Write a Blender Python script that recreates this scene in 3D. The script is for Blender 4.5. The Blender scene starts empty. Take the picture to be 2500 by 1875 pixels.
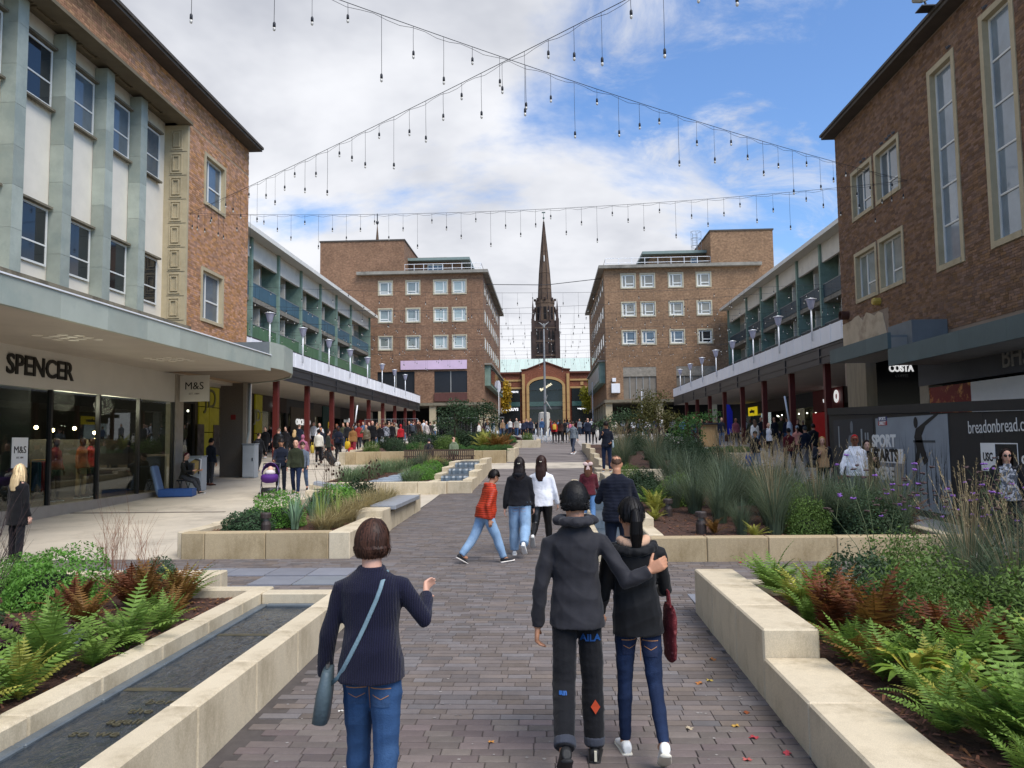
import bpy, bmesh, math, random
import numpy as np
from mathutils import Vector, Matrix
rng = random.Random(7); nr = np.random.default_rng(7)
S = bpy.context.scene; COL = S.collection
R = math.radians
# ---------------------------------------------------------------- camera
CAMZ = 2.1
cd = bpy.data.cameras.new('camera'); cam = bpy.data.objects.new('camera', cd); COL.objects.link(cam)
cd.sensor_width = 36; cd.lens = 1880/2500*36; cd.clip_end = 3000; cd.clip_start = .05
cam.matrix_world = Matrix.Translation((0, 0, CAMZ)) @ (Matrix.Rotation(R(2.68), 4, 'Z') @ Matrix.Rotation(R(90+4.216), 4, 'X') @ Matrix.Rotation(R(-.7), 4, 'Z'))
S.camera = cam
# ---------------------------------------------------------------- sky
OX, OY = 4.93, 9.65
SUN_EL, SUN_AZ = 54, 138           # azimuth of the sun measured clockwise from +Y
W = bpy.data.worlds.new('World'); S.world = W; W.use_nodes = True
wt = W.node_tree; wt.nodes.clear()
def wn(t, **k):
    n = wt.nodes.new(t)
    for a, b in k.items(): setattr(n, a, b)
    return n
def wl(a, b): wt.links.new(a, b)
def wmath(op, a, b=None, clamp=False):
    n = wn('ShaderNodeMath', operation=op, use_clamp=clamp)
    for i, v in enumerate((a, b)):
        if v is None: continue
        if isinstance(v, (int, float)): n.inputs[i].default_value = v
        else: wl(v, n.inputs[i])
    return n.outputs[0]
sky = wn('ShaderNodeTexSky', sky_type='NISHITA', sun_disc=False, sun_elevation=R(SUN_EL), sun_rotation=R(SUN_AZ), air_density=1.2, dust_density=.6, ozone_density=2.5)
tc = wn('ShaderNodeTexCoord'); sp = wn('ShaderNodeSeparateXYZ'); wl(tc.outputs['Generated'], sp.inputs[0])
zz = wmath('MAXIMUM', sp.outputs[2], 0.0); den = wmath('ADD', zz, .22)
px = wmath('DIVIDE', sp.outputs[0], den); py = wmath('DIVIDE', sp.outputs[1], den)
cb = wn('ShaderNodeCombineXYZ'); wl(px, cb.inputs[0]); wl(py, cb.inputs[1])
def wnoise(scale, det, rough, off, dist=0.0):
    m = wn('ShaderNodeMapping'); m.inputs['Location'].default_value = off; wl(cb.outputs[0], m.inputs[0])
    n = wn('ShaderNodeTexNoise'); n.inputs['Scale'].default_value = scale; n.inputs['Detail'].default_value = det
    n.inputs['Roughness'].default_value = rough; n.inputs['Distortion'].default_value = dist; wl(m.outputs[0], n.inputs['Vector'])
    return n.outputs[0]
def wramp(v, a, b):
    n = wn('ShaderNodeMapRange', interpolation_type='SMOOTHSTEP'); n.inputs[1].default_value = a; n.inputs[2].default_value = b; wl(v, n.inputs[0]); return n.outputs[0]
n_big = wnoise(.75, 8, .58, (OX, OY, 0), .25)
# fair weather opens to the right and overhead, cloud banks lie low and ahead
bias = wmath('ADD', wmath('MULTIPLY', px, .075), wmath('MULTIPLY', wmath('SUBTRACT', 1.75, py), .085))
cover = wmath('SUBTRACT', n_big, bias)
m_big = wramp(cover, .37, .475)
m_wisp = wmath('MULTIPLY', wramp(wnoise(2.6, 10, .66, (7.7, .4, 0), .6), .50, .72), .85)
mask = wmath('MAXIMUM', m_big, m_wisp)
shade = wramp(wnoise(.95, 6, .55, (.3, 5.2, 0), .2), .34, .64)
ccol = wn('ShaderNodeMix', data_type='RGBA'); wl(shade, ccol.inputs['Factor'])
ccol.inputs[6].default_value = (2.45, 2.58, 2.95, 1); ccol.inputs[7].default_value = (4.75, 4.82, 5.05, 1)
# blue a little deeper, as a phone picture shows it
sg = wn('ShaderNodeMix', data_type='RGBA', blend_type='MULTIPLY'); sg.inputs['Factor'].default_value = 1; wl(sky.outputs[0], sg.inputs[6]); sg.inputs[7].default_value = (.66, .80, 1.0, 1)
mx = wn('ShaderNodeMix', data_type='RGBA'); wl(mask, mx.inputs['Factor']); wl(sg.outputs[2], mx.inputs[6]); wl(ccol.outputs[2], mx.inputs[7])
bg = wn('ShaderNodeBackground'); bg.inputs[1].default_value = .1; wl(mx.outputs[2], bg.inputs[0])
wo = wn('ShaderNodeOutputWorld'); wl(bg.outputs[0], wo.inputs[0])
W.cycles.sampling_method = 'MANUAL'; W.cycles.sample_map_resolution = 512
# ---------------------------------------------------------------- sun
sl = bpy.data.lights.new('sun', 'SUN'); sl.energy = 2.0; sl.angle = R(40); sl.color = (1, .95, .87)
so = bpy.data.objects.new('sun', sl); COL.objects.link(so)
_a, _e = R(SUN_AZ), R(SUN_EL)
so.rotation_euler = Vector((math.sin(_a)*math.cos(_e), math.cos(_a)*math.cos(_e), math.sin(_e))).to_track_quat('Z', 'Y').to_euler()
so.location = (40, -40, 60)
vs = S.view_settings; vs.view_transform = 'Standard'; vs.look = 'None'; vs.exposure = 1.02; vs.gamma = 1; vs.use_curve_mapping = False
S.cycles.max_bounces = 6; S.cycles.diffuse_bounces = 3; S.cycles.glossy_bounces = 3; S.cycles.transmission_bounces = 4; S.cycles.transparent_max_bounces = 8
S.cycles.caustics_reflective = False; S.cycles.caustics_refractive = False; S.cycles.use_denoising = True
S.cycles.sample_clamp_indirect = 6
# ---------------------------------------------------------------- ground profile
GY = [-20, 0, 5, 13, 22, 30, 40, 50, 57, 70, 85, 130, 400]
GD = [2.3, 2.1, 2.05, 1.9, 1.7, 1.4, .8, .42, .15, -.25, -.6, -.9, -.9]
def g(y): return CAMZ-float(np.interp(y, GY, GD))
# ---------------------------------------------------------------- materials
def hexc(h):
    h = h.lstrip('#'); v = [int(h[i:i+2], 16)/255 for i in (0, 2, 4)]
    return tuple(c/12.92 if c <= .04045 else ((c+.055)/1.055)**2.4 for c in v)
MATS = {}
def mat(name, col, rough=.75, var=.12, scale=3.0, bump=.0, bscale=60, metal=0, rnd=0, spec=.4, attr=None, arnd=.3, emit=0, transl=0, stain=None, coat=0, hue=0, sscale=.6, sheen=0, vscale=(1, 1, 1), wave=None, speck=0):
    if name in MATS: return MATS[name]
    if isinstance(col, str): col = hexc(col)
    m = bpy.data.materials.new(name); m.use_nodes = True; t = m.node_tree; b = t.nodes['Principled BSDF']
    def N(k, **kw):
        n = t.nodes.new(k)
        for a, v in kw.items(): setattr(n, a, v)
        return n
    L = t.links.new
    co = N('ShaderNodeTexCoord').outputs['Object']
    if vscale != (1, 1, 1):
        mp = N('ShaderNodeMapping'); mp.inputs['Scale'].default_value = vscale; L(co, mp.inputs[0]); co = mp.outputs[0]
    cur = None
    def mul(val, lo, hi):
        nonlocal cur
        mr = N('ShaderNodeMapRange'); mr.inputs[3].default_value = lo; mr.inputs[4].default_value = hi; L(val, mr.inputs[0])
        x = N('ShaderNodeMix', data_type='RGBA', blend_type='MULTIPLY'); x.inputs['Factor'].default_value = 1
        if cur is None: x.inputs[6].default_value = (*col, 1)
        else: L(cur, x.inputs[6])
        L(mr.outputs[0], x.inputs[7]); cur = x.outputs[2]
    if var:
        n = N('ShaderNodeTexNoise'); n.inputs['Scale'].default_value = scale; n.inputs['Detail'].default_value = 6; n.inputs['Roughness'].default_value = .65
        L(co, n.inputs['Vector'])
        mr0 = N('ShaderNodeMapRange'); mr0.inputs[1].default_value = .3; mr0.inputs[2].default_value = .7; L(n.outputs[0], mr0.inputs[0])
        mul(mr0.outputs[0], 1-var, 1+var)
    if rnd:
        oi = N('ShaderNodeObjectInfo'); mul(oi.outputs['Random'], 1-rnd, 1+rnd)
        if hue:
            hs = N('ShaderNodeHueSaturation'); L(cur, hs.inputs['Color'])
            mh = N('ShaderNodeMapRange'); mh.inputs[3].default_value = .5-hue; mh.inputs[4].default_value = .5+hue
            w2 = N('ShaderNodeTexWhiteNoise', noise_dimensions='1D'); L(oi.outputs['Random'], w2.inputs['W']); L(w2.outputs[0], mh.inputs[0]); L(mh.outputs[0], hs.inputs['Hue']); cur = hs.outputs[0]
    if attr:
        at = N('ShaderNodeAttribute', attribute_name=attr); mul(at.outputs['Fac'], 1-arnd, 1+arnd)
        if hue:
            hs = N('ShaderNodeHueSaturation'); L(cur, hs.inputs['Color'])
            w2 = N('ShaderNodeTexWhiteNoise', noise_dimensions='1D'); L(at.outputs['Fac'], w2.inputs['W'])
            mh = N('ShaderNodeMapRange'); mh.inputs[3].default_value = .5-hue; mh.inputs[4].default_value = .5+hue
            L(w2.outputs[0], mh.inputs[0]); L(mh.outputs[0], hs.inputs['Hue'])
            ms = N('ShaderNodeMapRange'); ms.inputs[3].default_value = .35 if hue > .02 else .8; ms.inputs[4].default_value = 1.3 if hue > .02 else 1.15; L(w2.outputs[0], ms.inputs[0]); L(ms.outputs[0], hs.inputs['Saturation']); cur = hs.outputs[0]
    if stain:
        scol, lo, hi, amt = stain
        if isinstance(scol, str): scol = hexc(scol)
        n = N('ShaderNodeTexNoise'); n.inputs['Scale'].default_value = sscale; n.inputs['Detail'].default_value = 8; n.inputs['Roughness'].default_value = .7
        L(co, n.inputs['Vector'])
        mr = N('ShaderNodeMapRange', interpolation_type='SMOOTHSTEP'); mr.inputs[1].default_value = lo; mr.inputs[2].default_value = hi; mr.inputs[4].default_value = amt; L(n.outputs[0], mr.inputs[0])
        x = N('ShaderNodeMix', data_type='RGBA'); L(mr.outputs[0], x.inputs['Factor'])
        if cur is None: x.inputs[6].default_value = (*col, 1)
        else: L(cur, x.inputs[6])
        x.inputs[7].default_value = (*scol, 1); cur = x.outputs[2]
    if speck:
        n = N('ShaderNodeTexNoise'); n.inputs['Scale'].default_value = 170; n.inputs['Detail'].default_value = 2; L(co, n.inputs['Vector'])
        mr0 = N('ShaderNodeMapRange'); mr0.inputs[1].default_value = .32; mr0.inputs[2].default_value = .68; L(n.outputs[0], mr0.inputs[0]); mul(mr0.outputs[0], 1-speck, 1+speck*.6)
    if wave:
        wsc, wdir, amt = wave
        w = N('ShaderNodeTexWave', bands_direction=wdir); w.inputs['Scale'].default_value = wsc; w.inputs['Distortion'].default_value = 1.5; w.inputs['Detail'].default_value = 2; L(co, w.inputs['Vector'])
        mul(w.outputs['Fac'], 1-amt, 1+amt*.4)
    if cur is None: b.inputs['Base Color'].default_value = (*col, 1)
    else: L(cur, b.inputs['Base Color'])
    b.inputs['Roughness'].default_value = rough; b.inputs['Metallic'].default_value = metal; b.inputs['Specular IOR Level'].default_value = spec
    if coat: b.inputs['Coat Weight'].default_value = coat; b.inputs['Coat Roughness'].default_value = .05
    if sheen: b.inputs['Sheen Weight'].default_value = sheen
    if emit: b.inputs['Emission Strength'].default_value = emit; b.inputs['Emission Color'].default_value = (*col, 1)
    if bump:
        n = N('ShaderNodeTexNoise'); n.inputs['Scale'].default_value = bscale; n.inputs['Detail'].default_value = 4; L(co, n.inputs['Vector'])
        bp = N('ShaderNodeBump'); bp.inputs['Strength'].default_value = bump; bp.inputs['Distance'].default_value = .02; L(n.outputs[0], bp.inputs['Height'])
        if wave:
            bp2 = N('ShaderNodeBump'); bp2.inputs['Strength'].default_value = .5; bp2.inputs['Distance'].default_value = .004; L(w.outputs['Fac'], bp2.inputs['Height']); L(bp.outputs[0], bp2.inputs['Normal']); L(bp2.outputs[0], b.inputs['Normal'])
        else: L(bp.outputs[0], b.inputs['Normal'])
    if transl:
        tr = N('ShaderNodeBsdfTranslucent'); sh = N('ShaderNodeMixShader'); sh.inputs[0].default_value = transl
        if cur is None: tr.inputs[0].default_value = (*col, 1)
        else: L(cur, tr.inputs[0])
        o = t.nodes['Material Output']; L(b.outputs[0], sh.inputs[1]); L(tr.outputs[0], sh.inputs[2]); L(sh.outputs[0], o.inputs[0])
    MATS[name] = m; return m
def glassmat(name, tint=(.9, .95, .95), refl=1.0, rough=.02, base=.06):
    """thin pane: clear by fresnel, mirror-like at glancing angles"""
    if name in MATS: return MATS[name]
    m = bpy.data.materials.new(name); m.use_nodes = True; t = m.node_tree; t.nodes.remove(t.nodes['Principled BSDF'])
    o = t.nodes['Material Output']; ge = t.nodes.new('ShaderNodeNewGeometry'); vm = t.nodes.new('ShaderNodeVectorMath'); vm.operation = 'DOT_PRODUCT'; t.links.new(ge.outputs['Normal'], vm.inputs[0]); t.links.new(ge.outputs['Incoming'], vm.inputs[1])
    m1 = t.nodes.new('ShaderNodeMath'); m1.operation = 'ABSOLUTE'; t.links.new(vm.outputs['Value'], m1.inputs[0]); m2 = t.nodes.new('ShaderNodeMath'); m2.operation = 'SUBTRACT'; m2.inputs[0].default_value = 1; t.links.new(m1.outputs[0], m2.inputs[1]); fr = t.nodes.new('ShaderNodeMath'); fr.operation = 'POWER'; fr.inputs[1].default_value = 5; t.links.new(m2.outputs[0], fr.inputs[0])
    ma = t.nodes.new('ShaderNodeMath'); ma.operation = 'MULTIPLY_ADD'; ma.inputs[1].default_value = refl; ma.inputs[2].default_value = base; t.links.new(fr.outputs[0], ma.inputs[0])
    a = t.nodes.new('ShaderNodeBsdfTransparent'); a.inputs[0].default_value = (*tint, 1); b = t.nodes.new('ShaderNodeBsdfGlossy'); b.inputs['Roughness'].default_value = rough
    s = t.nodes.new('ShaderNodeMixShader'); t.links.new(ma.outputs[0], s.inputs[0]); t.links.new(a.outputs[0], s.inputs[1]); t.links.new(b.outputs[0], s.inputs[2]); t.links.new(s.outputs[0], o.inputs[0])
    MATS[name] = m; return m
def brickmat(name, c1, c2, cm, bw=.225, bh=.075, stain=None, bump=.4):
    if name in MATS: return MATS[name]
    m = bpy.data.materials.new(name); m.use_nodes = True; t = m.node_tree; b = t.nodes['Principled BSDF']; L = t.links.new
    co = t.nodes.new('ShaderNodeTexCoord'); s = t.nodes.new('ShaderNodeSeparateXYZ'); L(co.outputs['Object'], s.inputs[0])
    ad = t.nodes.new('ShaderNodeMath'); ad.operation = 'ADD'; L(s.outputs[0], ad.inputs[0]); L(s.outputs[1], ad.inputs[1])
    c = t.nodes.new('ShaderNodeCombineXYZ'); L(ad.outputs[0], c.inputs[0]); L(s.outputs[2], c.inputs[1])
    br = t.nodes.new('ShaderNodeTexBrick'); br.inputs['Color1'].default_value = (*hexc(c1), 1); br.inputs['Color2'].default_value = (*hexc(c2), 1); br.inputs['Mortar'].default_value = (*hexc(cm), 1)
    br.inputs['Scale'].default_value = 1; br.inputs['Mortar Size'].default_value = .006; br.inputs['Brick Width'].default_value = bw; br.inputs['Row Height'].default_value = bh; br.inputs['Bias'].default_value = -.1; br.inputs['Mortar Smooth'].default_value = .3
    L(c.outputs[0], br.inputs['Vector'])
    n = t.nodes.new('ShaderNodeTexNoise'); n.inputs['Scale'].default_value = .35; n.inputs['Detail'].default_value = 8; n.inputs['Roughness'].default_value = .7; L(co.outputs['Object'], n.inputs['Vector'])
    mr = t.nodes.new('ShaderNodeMapRange'); mr.inputs[1].default_value = .3; mr.inputs[2].default_value = .7; mr.inputs[3].default_value = .72; mr.inputs[4].default_value = 1.2; L(n.outputs[0], mr.inputs[0])
    n2 = t.nodes.new('ShaderNodeTexNoise'); n2.inputs['Scale'].default_value = 5; n2.inputs['Detail'].default_value = 4; L(c.outputs[0], n2.inputs['Vector'])
    mr2 = t.nodes.new('ShaderNodeMapRange'); mr2.inputs[1].default_value = .3; mr2.inputs[2].default_value = .7; mr2.inputs[3].default_value = .75; mr2.inputs[4].default_value = 1.25; L(n2.outputs[0], mr2.inputs[0])
    mm = t.nodes.new('ShaderNodeMath'); mm.operation = 'MULTIPLY'; L(mr.outputs[0], mm.inputs[0]); L(mr2.outputs[0], mm.inputs[1])
    x = t.nodes.new('ShaderNodeMix'); x.data_type = 'RGBA'; x.blend_type = 'MULTIPLY'; x.inputs['Factor'].default_value = 1; L(br.outputs[0], x.inputs[6]); L(mm.outputs[0], x.inputs[7])
    L(x.outputs[2], b.inputs['Base Color']); b.inputs['Roughness'].default_value = .85; b.inputs['Specular IOR Level'].default_value = .25
    bp = t.nodes.new('ShaderNodeBump'); bp.inputs['Strength'].default_value = bump; bp.inputs['Distance'].default_value = .01; bp.invert = True; L(br.outputs['Fac'], bp.inputs['Height']); L(bp.outputs[0], b.inputs['Normal'])
    MATS[name] = m; return m
# ---------------------------------------------------------------- mesh builder
class MB:
    def __init__(s): s.v = []; s.f = []; s.m = []
    def add(s, vs, fs, mi=0):
        o = len(s.v); s.v.extend(vs); s.f.extend([tuple(i+o for i in f) for f in fs]); s.m.extend([mi]*len(fs))
    def box(s, x0, x1, y0, y1, z0, z1, mi=0):
        if x0 > x1: x0, x1 = x1, x0
        if y0 > y1: y0, y1 = y1, y0
        if z0 > z1: z0, z1 = z1, z0
        s.add([(x0,y0,z0),(x1,y0,z0),(x1,y1,z0),(x0,y1,z0),(x0,y0,z1),(x1,y0,z1),(x1,y1,z1),(x0,y1,z1)],
              [(0,3,2,1),(4,5,6,7),(0,1,5,4),(1,2,6,5),(2,3,7,6),(3,0,4,7)], mi)
    def cbox(s, x0, x1, y0, y1, z0, z1, c=.015, mi=0, dz=None):
        """chamfered box; dz(x,y) lifts every vertex (for sloping ground)"""
        xs, ys, zs = (x0, x1), (y0, y1), (z0, z1); idx = {}; vs = []
        for i in (0, 1):
            for j in (0, 1):
                for k in (0, 1):
                    X, Y, Z = xs[i], ys[j], zs[k]; sx, sy, sz = (c, -c)[i], (c, -c)[j], (c, -c)[k]
                    for a, p in enumerate(((X, Y+sy, Z+sz), (X+sx, Y, Z+sz), (X+sx, Y+sy, Z))):
                        idx[i, j, k, a] = len(vs); vs.append(p)
        I = lambda i, j, k, a: idx[i, j, k, a]; fs = []
        for i in (0, 1): fs.append([I(i,0,0,0), I(i,1,0,0), I(i,1,1,0), I(i,0,1,0)])
        for j in (0, 1): fs.append([I(0,j,0,1), I(1,j,0,1), I(1,j,1,1), I(0,j,1,1)])
        for k in (0, 1): fs.append([I(0,0,k,2), I(1,0,k,2), I(1,1,k,2), I(0,1,k,2)])
        for i in (0, 1):
            for j in (0, 1): fs.append([I(i,j,0,0), I(i,j,1,0), I(i,j,1,1), I(i,j,0,1)])
        for i in (0, 1):
            for k in (0, 1): fs.append([I(i,0,k,0), I(i,1,k,0), I(i,1,k,2), I(i,0,k,2)])
        for j in (0, 1):
            for k in (0, 1): fs.append([I(0,j,k,1), I(1,j,k,1), I(1,j,k,2), I(0,j,k,2)])
        for i in (0, 1):
            for j in (0, 1):
                for k in (0, 1): fs.append([I(i,j,k,0), I(i,j,k,1), I(i,j,k,2)])
        cx, cy, cz = (x0+x1)/2, (y0+y1)/2, (z0+z1)/2; out = []
        for f in fs:
            P = [Vector(vs[i]) for i in f]; n = (P[1]-P[0]).cross(P[2]-P[0]); ctr = sum(P, Vector())/len(P)-Vector((cx, cy, cz))
            out.append(f if n.dot(ctr) > 0 else f[::-1])
        if dz: vs = [(x, y, z+dz(x, y)) for x, y, z in vs]
        s.add(vs, out, mi)
    def tube(s, pts, rad, n=8, cap=True, mi=0, flat=None):
        """tube along pts; rad number, list or list of (rx,ry); flat = up vector to fix frame"""
        P = [Vector(p) for p in pts]; k = len(P)
        if not isinstance(rad, (list, tuple)): rad = [rad]*k
        up = Vector(flat) if flat else None; rings = []; a = None
        for i in range(k):
            d = (P[min(i+1, k-1)]-P[max(i-1, 0)])
            d = d.normalized() if d.length > 1e-9 else Vector((0, 0, 1))
            if up is not None: a = up.cross(d)
            elif a is None: a = d.cross(Vector((0, 0, 1)) if abs(d.z) < .9 else Vector((0, 1, 0)))
            else: a = a-d*a.dot(d)
            if a.length < 1e-6: a = d.orthogonal()
            a.normalize(); b = d.cross(a); r = rad[i]; rx, ry = r if isinstance(r, (tuple, list)) else (r, r)
            rings.append([tuple(P[i]+a*(math.cos(2*math.pi*j/n)*rx)+b*(math.sin(2*math.pi*j/n)*ry)) for j in range(n)])
        s.loft(rings, cap, mi)
    def loft(s, rings, cap=True, mi=0):
        n = len(rings[0]); vs = [p for r in rings for p in r]; fs = []
        for i in range(len(rings)-1):
            for j in range(n): fs.append((i*n+j, i*n+(j+1) % n, (i+1)*n+(j+1) % n, (i+1)*n+j))
        if cap: fs.append(tuple(range(n))[::-1]); fs.append(tuple((len(rings)-1)*n+j for j in range(n)))
        s.add(vs, fs, mi)
    def lathe(s, prof, c=(0, 0, 0), n=16, mi=0):
        s.loft([[(c[0]+r*math.cos(2*math.pi*j/n), c[1]+r*math.sin(2*math.pi*j/n), c[2]+z) for j in range(n)] for r, z in prof], True, mi)
    def ell(s, c, r, n=12, m=8, mi=0):
        s.loft([[(c[0]+r[0]*math.sin(t)*math.cos(2*math.pi*j/n), c[1]+r[1]*math.sin(t)*math.sin(2*math.pi*j/n), c[2]-r[2]*math.cos(t)) for j in range(n)] for t in [math.pi*(i+.5)/m for i in range(m)]], True, mi)
    def prism(s, poly, z0, z1, mi=0):
        n = len(poly); s.add([(x, y, z0) for x, y in poly]+[(x, y, z1) for x, y in poly], [tuple(range(n))[::-1], tuple(range(n, 2*n))]+[(i, (i+1) % n, n+(i+1) % n, n+i) for i in range(n)], mi)
    def extr(s, poly, ax, p0, p1, mi=0):
        """extrude polygon (a,z) along axis 'x' or 'y' from p0 to p1"""
        n = len(poly); mk = (lambda p, a, z: (p, a, z)) if ax == 'x' else (lambda p, a, z: (a, p, z))
        s.add([mk(p0, a, z) for a, z in poly]+[mk(p1, a, z) for a, z in poly], [tuple(range(n))[::-1], tuple(range(n, 2*n))]+[(i, (i+1) % n, n+(i+1) % n, n+i) for i in range(n)], mi)
    def mesh(s, name, mats=None, smooth=False):
        me = bpy.data.meshes.new(name); me.from_pydata([tuple(v) for v in s.v], [], s.f)
        if mats:
            for m in (mats if isinstance(mats, (list, tuple)) else [mats]): me.materials.append(m)
            if any(s.m): me.polygons.foreach_set('material_index', s.m)
        if smooth: me.polygons.foreach_set('use_smooth', [True]*len(me.polygons))
        bm = bmesh.new(); bm.from_mesh(me); bmesh.ops.recalc_face_normals(bm, faces=bm.faces); bm.to_mesh(me); bm.free()
        me.update(); return me
    def build(s, name, mats, parent=None, smooth=False, **kw):
        return obj(name, s.mesh(name, mats, smooth), parent, **kw)
WT = {}
def obj(name, me, parent=None, M=None, label=None, cat=None, group=None, kind=None, mat_=None):
    o = bpy.data.objects.new(name, me); COL.objects.link(o)
    if parent is not None:
        o.parent = parent; o.matrix_parent_inverse = Matrix.Translation(-WT[parent.name])
    if M is not None: o.matrix_basis = M
    WT[o.name] = Vector((0, 0, 0)) if M is None else M.translation.copy()
    if parent is not None and M is None: WT[o.name] = Vector((0, 0, 0))
    tag(o, label, cat, group, kind)
    if mat_ is not None:
        if len(me.materials) == 0: me.materials.append(mat_)
        o.material_slots[0].link = 'OBJECT'; o.material_slots[0].material = mat_
    return o
def tag(o, label=None, cat=None, group=None, kind=None):
    if label: o['label'] = label
    if cat: o['category'] = cat
    if group: o['group'] = group
    if kind: o['kind'] = kind
    return o
def thing(name, label, cat, loc=(0, 0, 0), group=None):
    o = bpy.data.objects.new(name, None); o.empty_display_size = .2; COL.objects.link(o); o.location = loc; WT[o.name] = Vector(loc)
    return tag(o, label, cat, group)
def T(x, y, z, rz=0, s=1, rx=0, ry=0):
    sc = s if isinstance(s, (tuple, list)) else (s, s, s)
    return Matrix.Translation((x, y, z)) @ Matrix.Rotation(rz, 4, 'Z') @ Matrix.Rotation(ry, 4, 'Y') @ Matrix.Rotation(rx, 4, 'X') @ Matrix.Diagonal((*sc, 1))
def fb(mb, ax, n, p, a0, a1, z0, z1, d0, d1, mi=0):
    """box on a facade: plane at p with outward normal n along axis ax; depth d0..d1 outward"""
    if ax == 'x': mb.box(p+n*d0, p+n*d1, a0, a1, z0, z1, mi)
    else: mb.box(a0, a1, p+n*d0, p+n*d1, z0, z1, mi)
def holes_wall(mb, ax, n, p, d0, d1, a0, a1, z0, z1, holes):
    As = sorted({a0, a1, *[min(max(h[i], a0), a1) for h in holes for i in (0, 1)]}); Zs = sorted({z0, z1, *[min(max(h[i], z0), z1) for h in holes for i in (2, 3)]})
    for i in range(len(As)-1):
        run = None
        for k in range(len(Zs)-1):
            ca, cz = (As[i]+As[i+1])/2, (Zs[k]+Zs[k+1])/2
            inside = any(h[0] < ca < h[1] and h[2] < cz < h[3] for h in holes)
            if not inside: run = (Zs[k] if run is None else run[0], Zs[k+1])
            if (inside or k == len(Zs)-2) and run:
                fb(mb, ax, n, p, As[i], As[i+1], run[0], run[1], d0, d1); run = None
def window(parent, ax, n, p, a0, a1, z0, z1, fm, pm, fw=.06, vs=(), hs=(), rec=.1, depth=.06, sur=None, sm=None, name='window', sill=False):
    """frame with mullions (vs, hs fractions) and a pane, set back rec behind the face; optional stone surround of width sur"""
    mb = MB(); r0, r1 = -rec-depth, -rec
    fb(mb, ax, n, p, a0, a0+fw, z0, z1, r0, r1); fb(mb, ax, n, p, a1-fw, a1, z0, z1, r0, r1)
    fb(mb, ax, n, p, a0+fw, a1-fw, z0, z0+fw, r0, r1); fb(mb, ax, n, p, a0+fw, a1-fw, z1-fw, z1, r0, r1)
    for q in vs:
        c = a0+(a1-a0)*q; fb(mb, ax, n, p, c-fw*.45, c+fw*.45, z0+fw, z1-fw, r0+.004, r1-.003)
    for q in hs:
        lo, hi = a0+fw, a1-fw
        if isinstance(q, tuple): q, l2, h2 = q; lo, hi = a0+(a1-a0)*l2, a0+(a1-a0)*h2
        c = z0+(z1-z0)*q; fb(mb, ax, n, p, lo, hi, c-fw*.4, c+fw*.4, r0+.007, r1-.006)
    w = mb.build(name, fm, parent)
    mb = MB(); fb(mb, ax, n, p, a0+fw*.5, a1-fw*.5, z0+fw*.5, z1-fw*.5, r0+.02, r0+.026); mb.build('pane', pm, w)
    if sur:
        mb = MB(); o = .04
        fb(mb, ax, n, p, a0-sur, a0, z0-sur, z1+sur, -rec-depth, o); fb(mb, ax, n, p, a1, a1+sur, z0-sur, z1+sur, -rec-depth, o)
        fb(mb, ax, n, p, a0, a1, z1, z1+sur, -rec-depth, o-.004); fb(mb, ax, n, p, a0, a1, z0-sur, z0, -rec-depth, o+.02)
        mb.build('surround', sm, w)
    return w
def numesh(name, V, F, mats, attr=None):
    """fast mesh from numpy: V (n,3), F (m,4)"""
    me = bpy.data.meshes.new(name); me.vertices.add(len(V)); me.vertices.foreach_set('co', V.astype(np.float32).ravel())
    k = F.shape[1]; me.loops.add(F.size); me.loops.foreach_set('vertex_index', F.astype(np.int32).ravel())
    me.polygons.add(len(F)); me.polygons.foreach_set('loop_start', np.arange(0, F.size, k, dtype=np.int32)); me.polygons.foreach_set('loop_total', np.full(len(F), k, dtype=np.int32))
    me.polygons.foreach_set('use_smooth', [False]*len(F)); me.update(calc_edges=True)
    if attr is not None:
        a = me.attributes.new('rnd', 'FLOAT', 'POINT'); a.data.foreach_set('value', attr.astype(np.float32))
    for m in (mats if isinstance(mats, (list, tuple)) else [mats]): me.materials.append(m)
    return me
BF = np.array([(0,3,2,1),(4,5,6,7),(0,1,5,4),(1,2,6,5),(2,3,7,6),(3,0,4,7)])
def nboxes(name, B, mats, taper=None):
    """many boxes: B (n,6) x0,x1,y0,y1,z0,z1 ; per-box random attribute"""
    B = np.asarray(B, float); n = len(B)
    ix = np.array([(0,2,4),(1,2,4),(1,3,4),(0,3,4),(0,2,5),(1,2,5),(1,3,5),(0,3,5)])
    V = B[:, ix].reshape(-1, 3); F = (BF[None]+8*np.arange(n)[:, None, None]).reshape(-1, 4)
    return numesh(name, V, F, mats, np.repeat(nr.random(n), 8))
TMP = bpy.data.scenes.new('_tmp')
def evalmesh(o):
    """evaluated mesh of a helper object, in a scratch scene so that the big scene is not re-evaluated"""
    TMP.collection.objects.link(o)
    with bpy.context.temp_override(scene=TMP, view_layer=TMP.view_layers[0]):
        dg = bpy.context.evaluated_depsgraph_get(); me = bpy.data.meshes.new_from_object(o.evaluated_get(dg))
    bpy.data.objects.remove(o); return me
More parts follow.
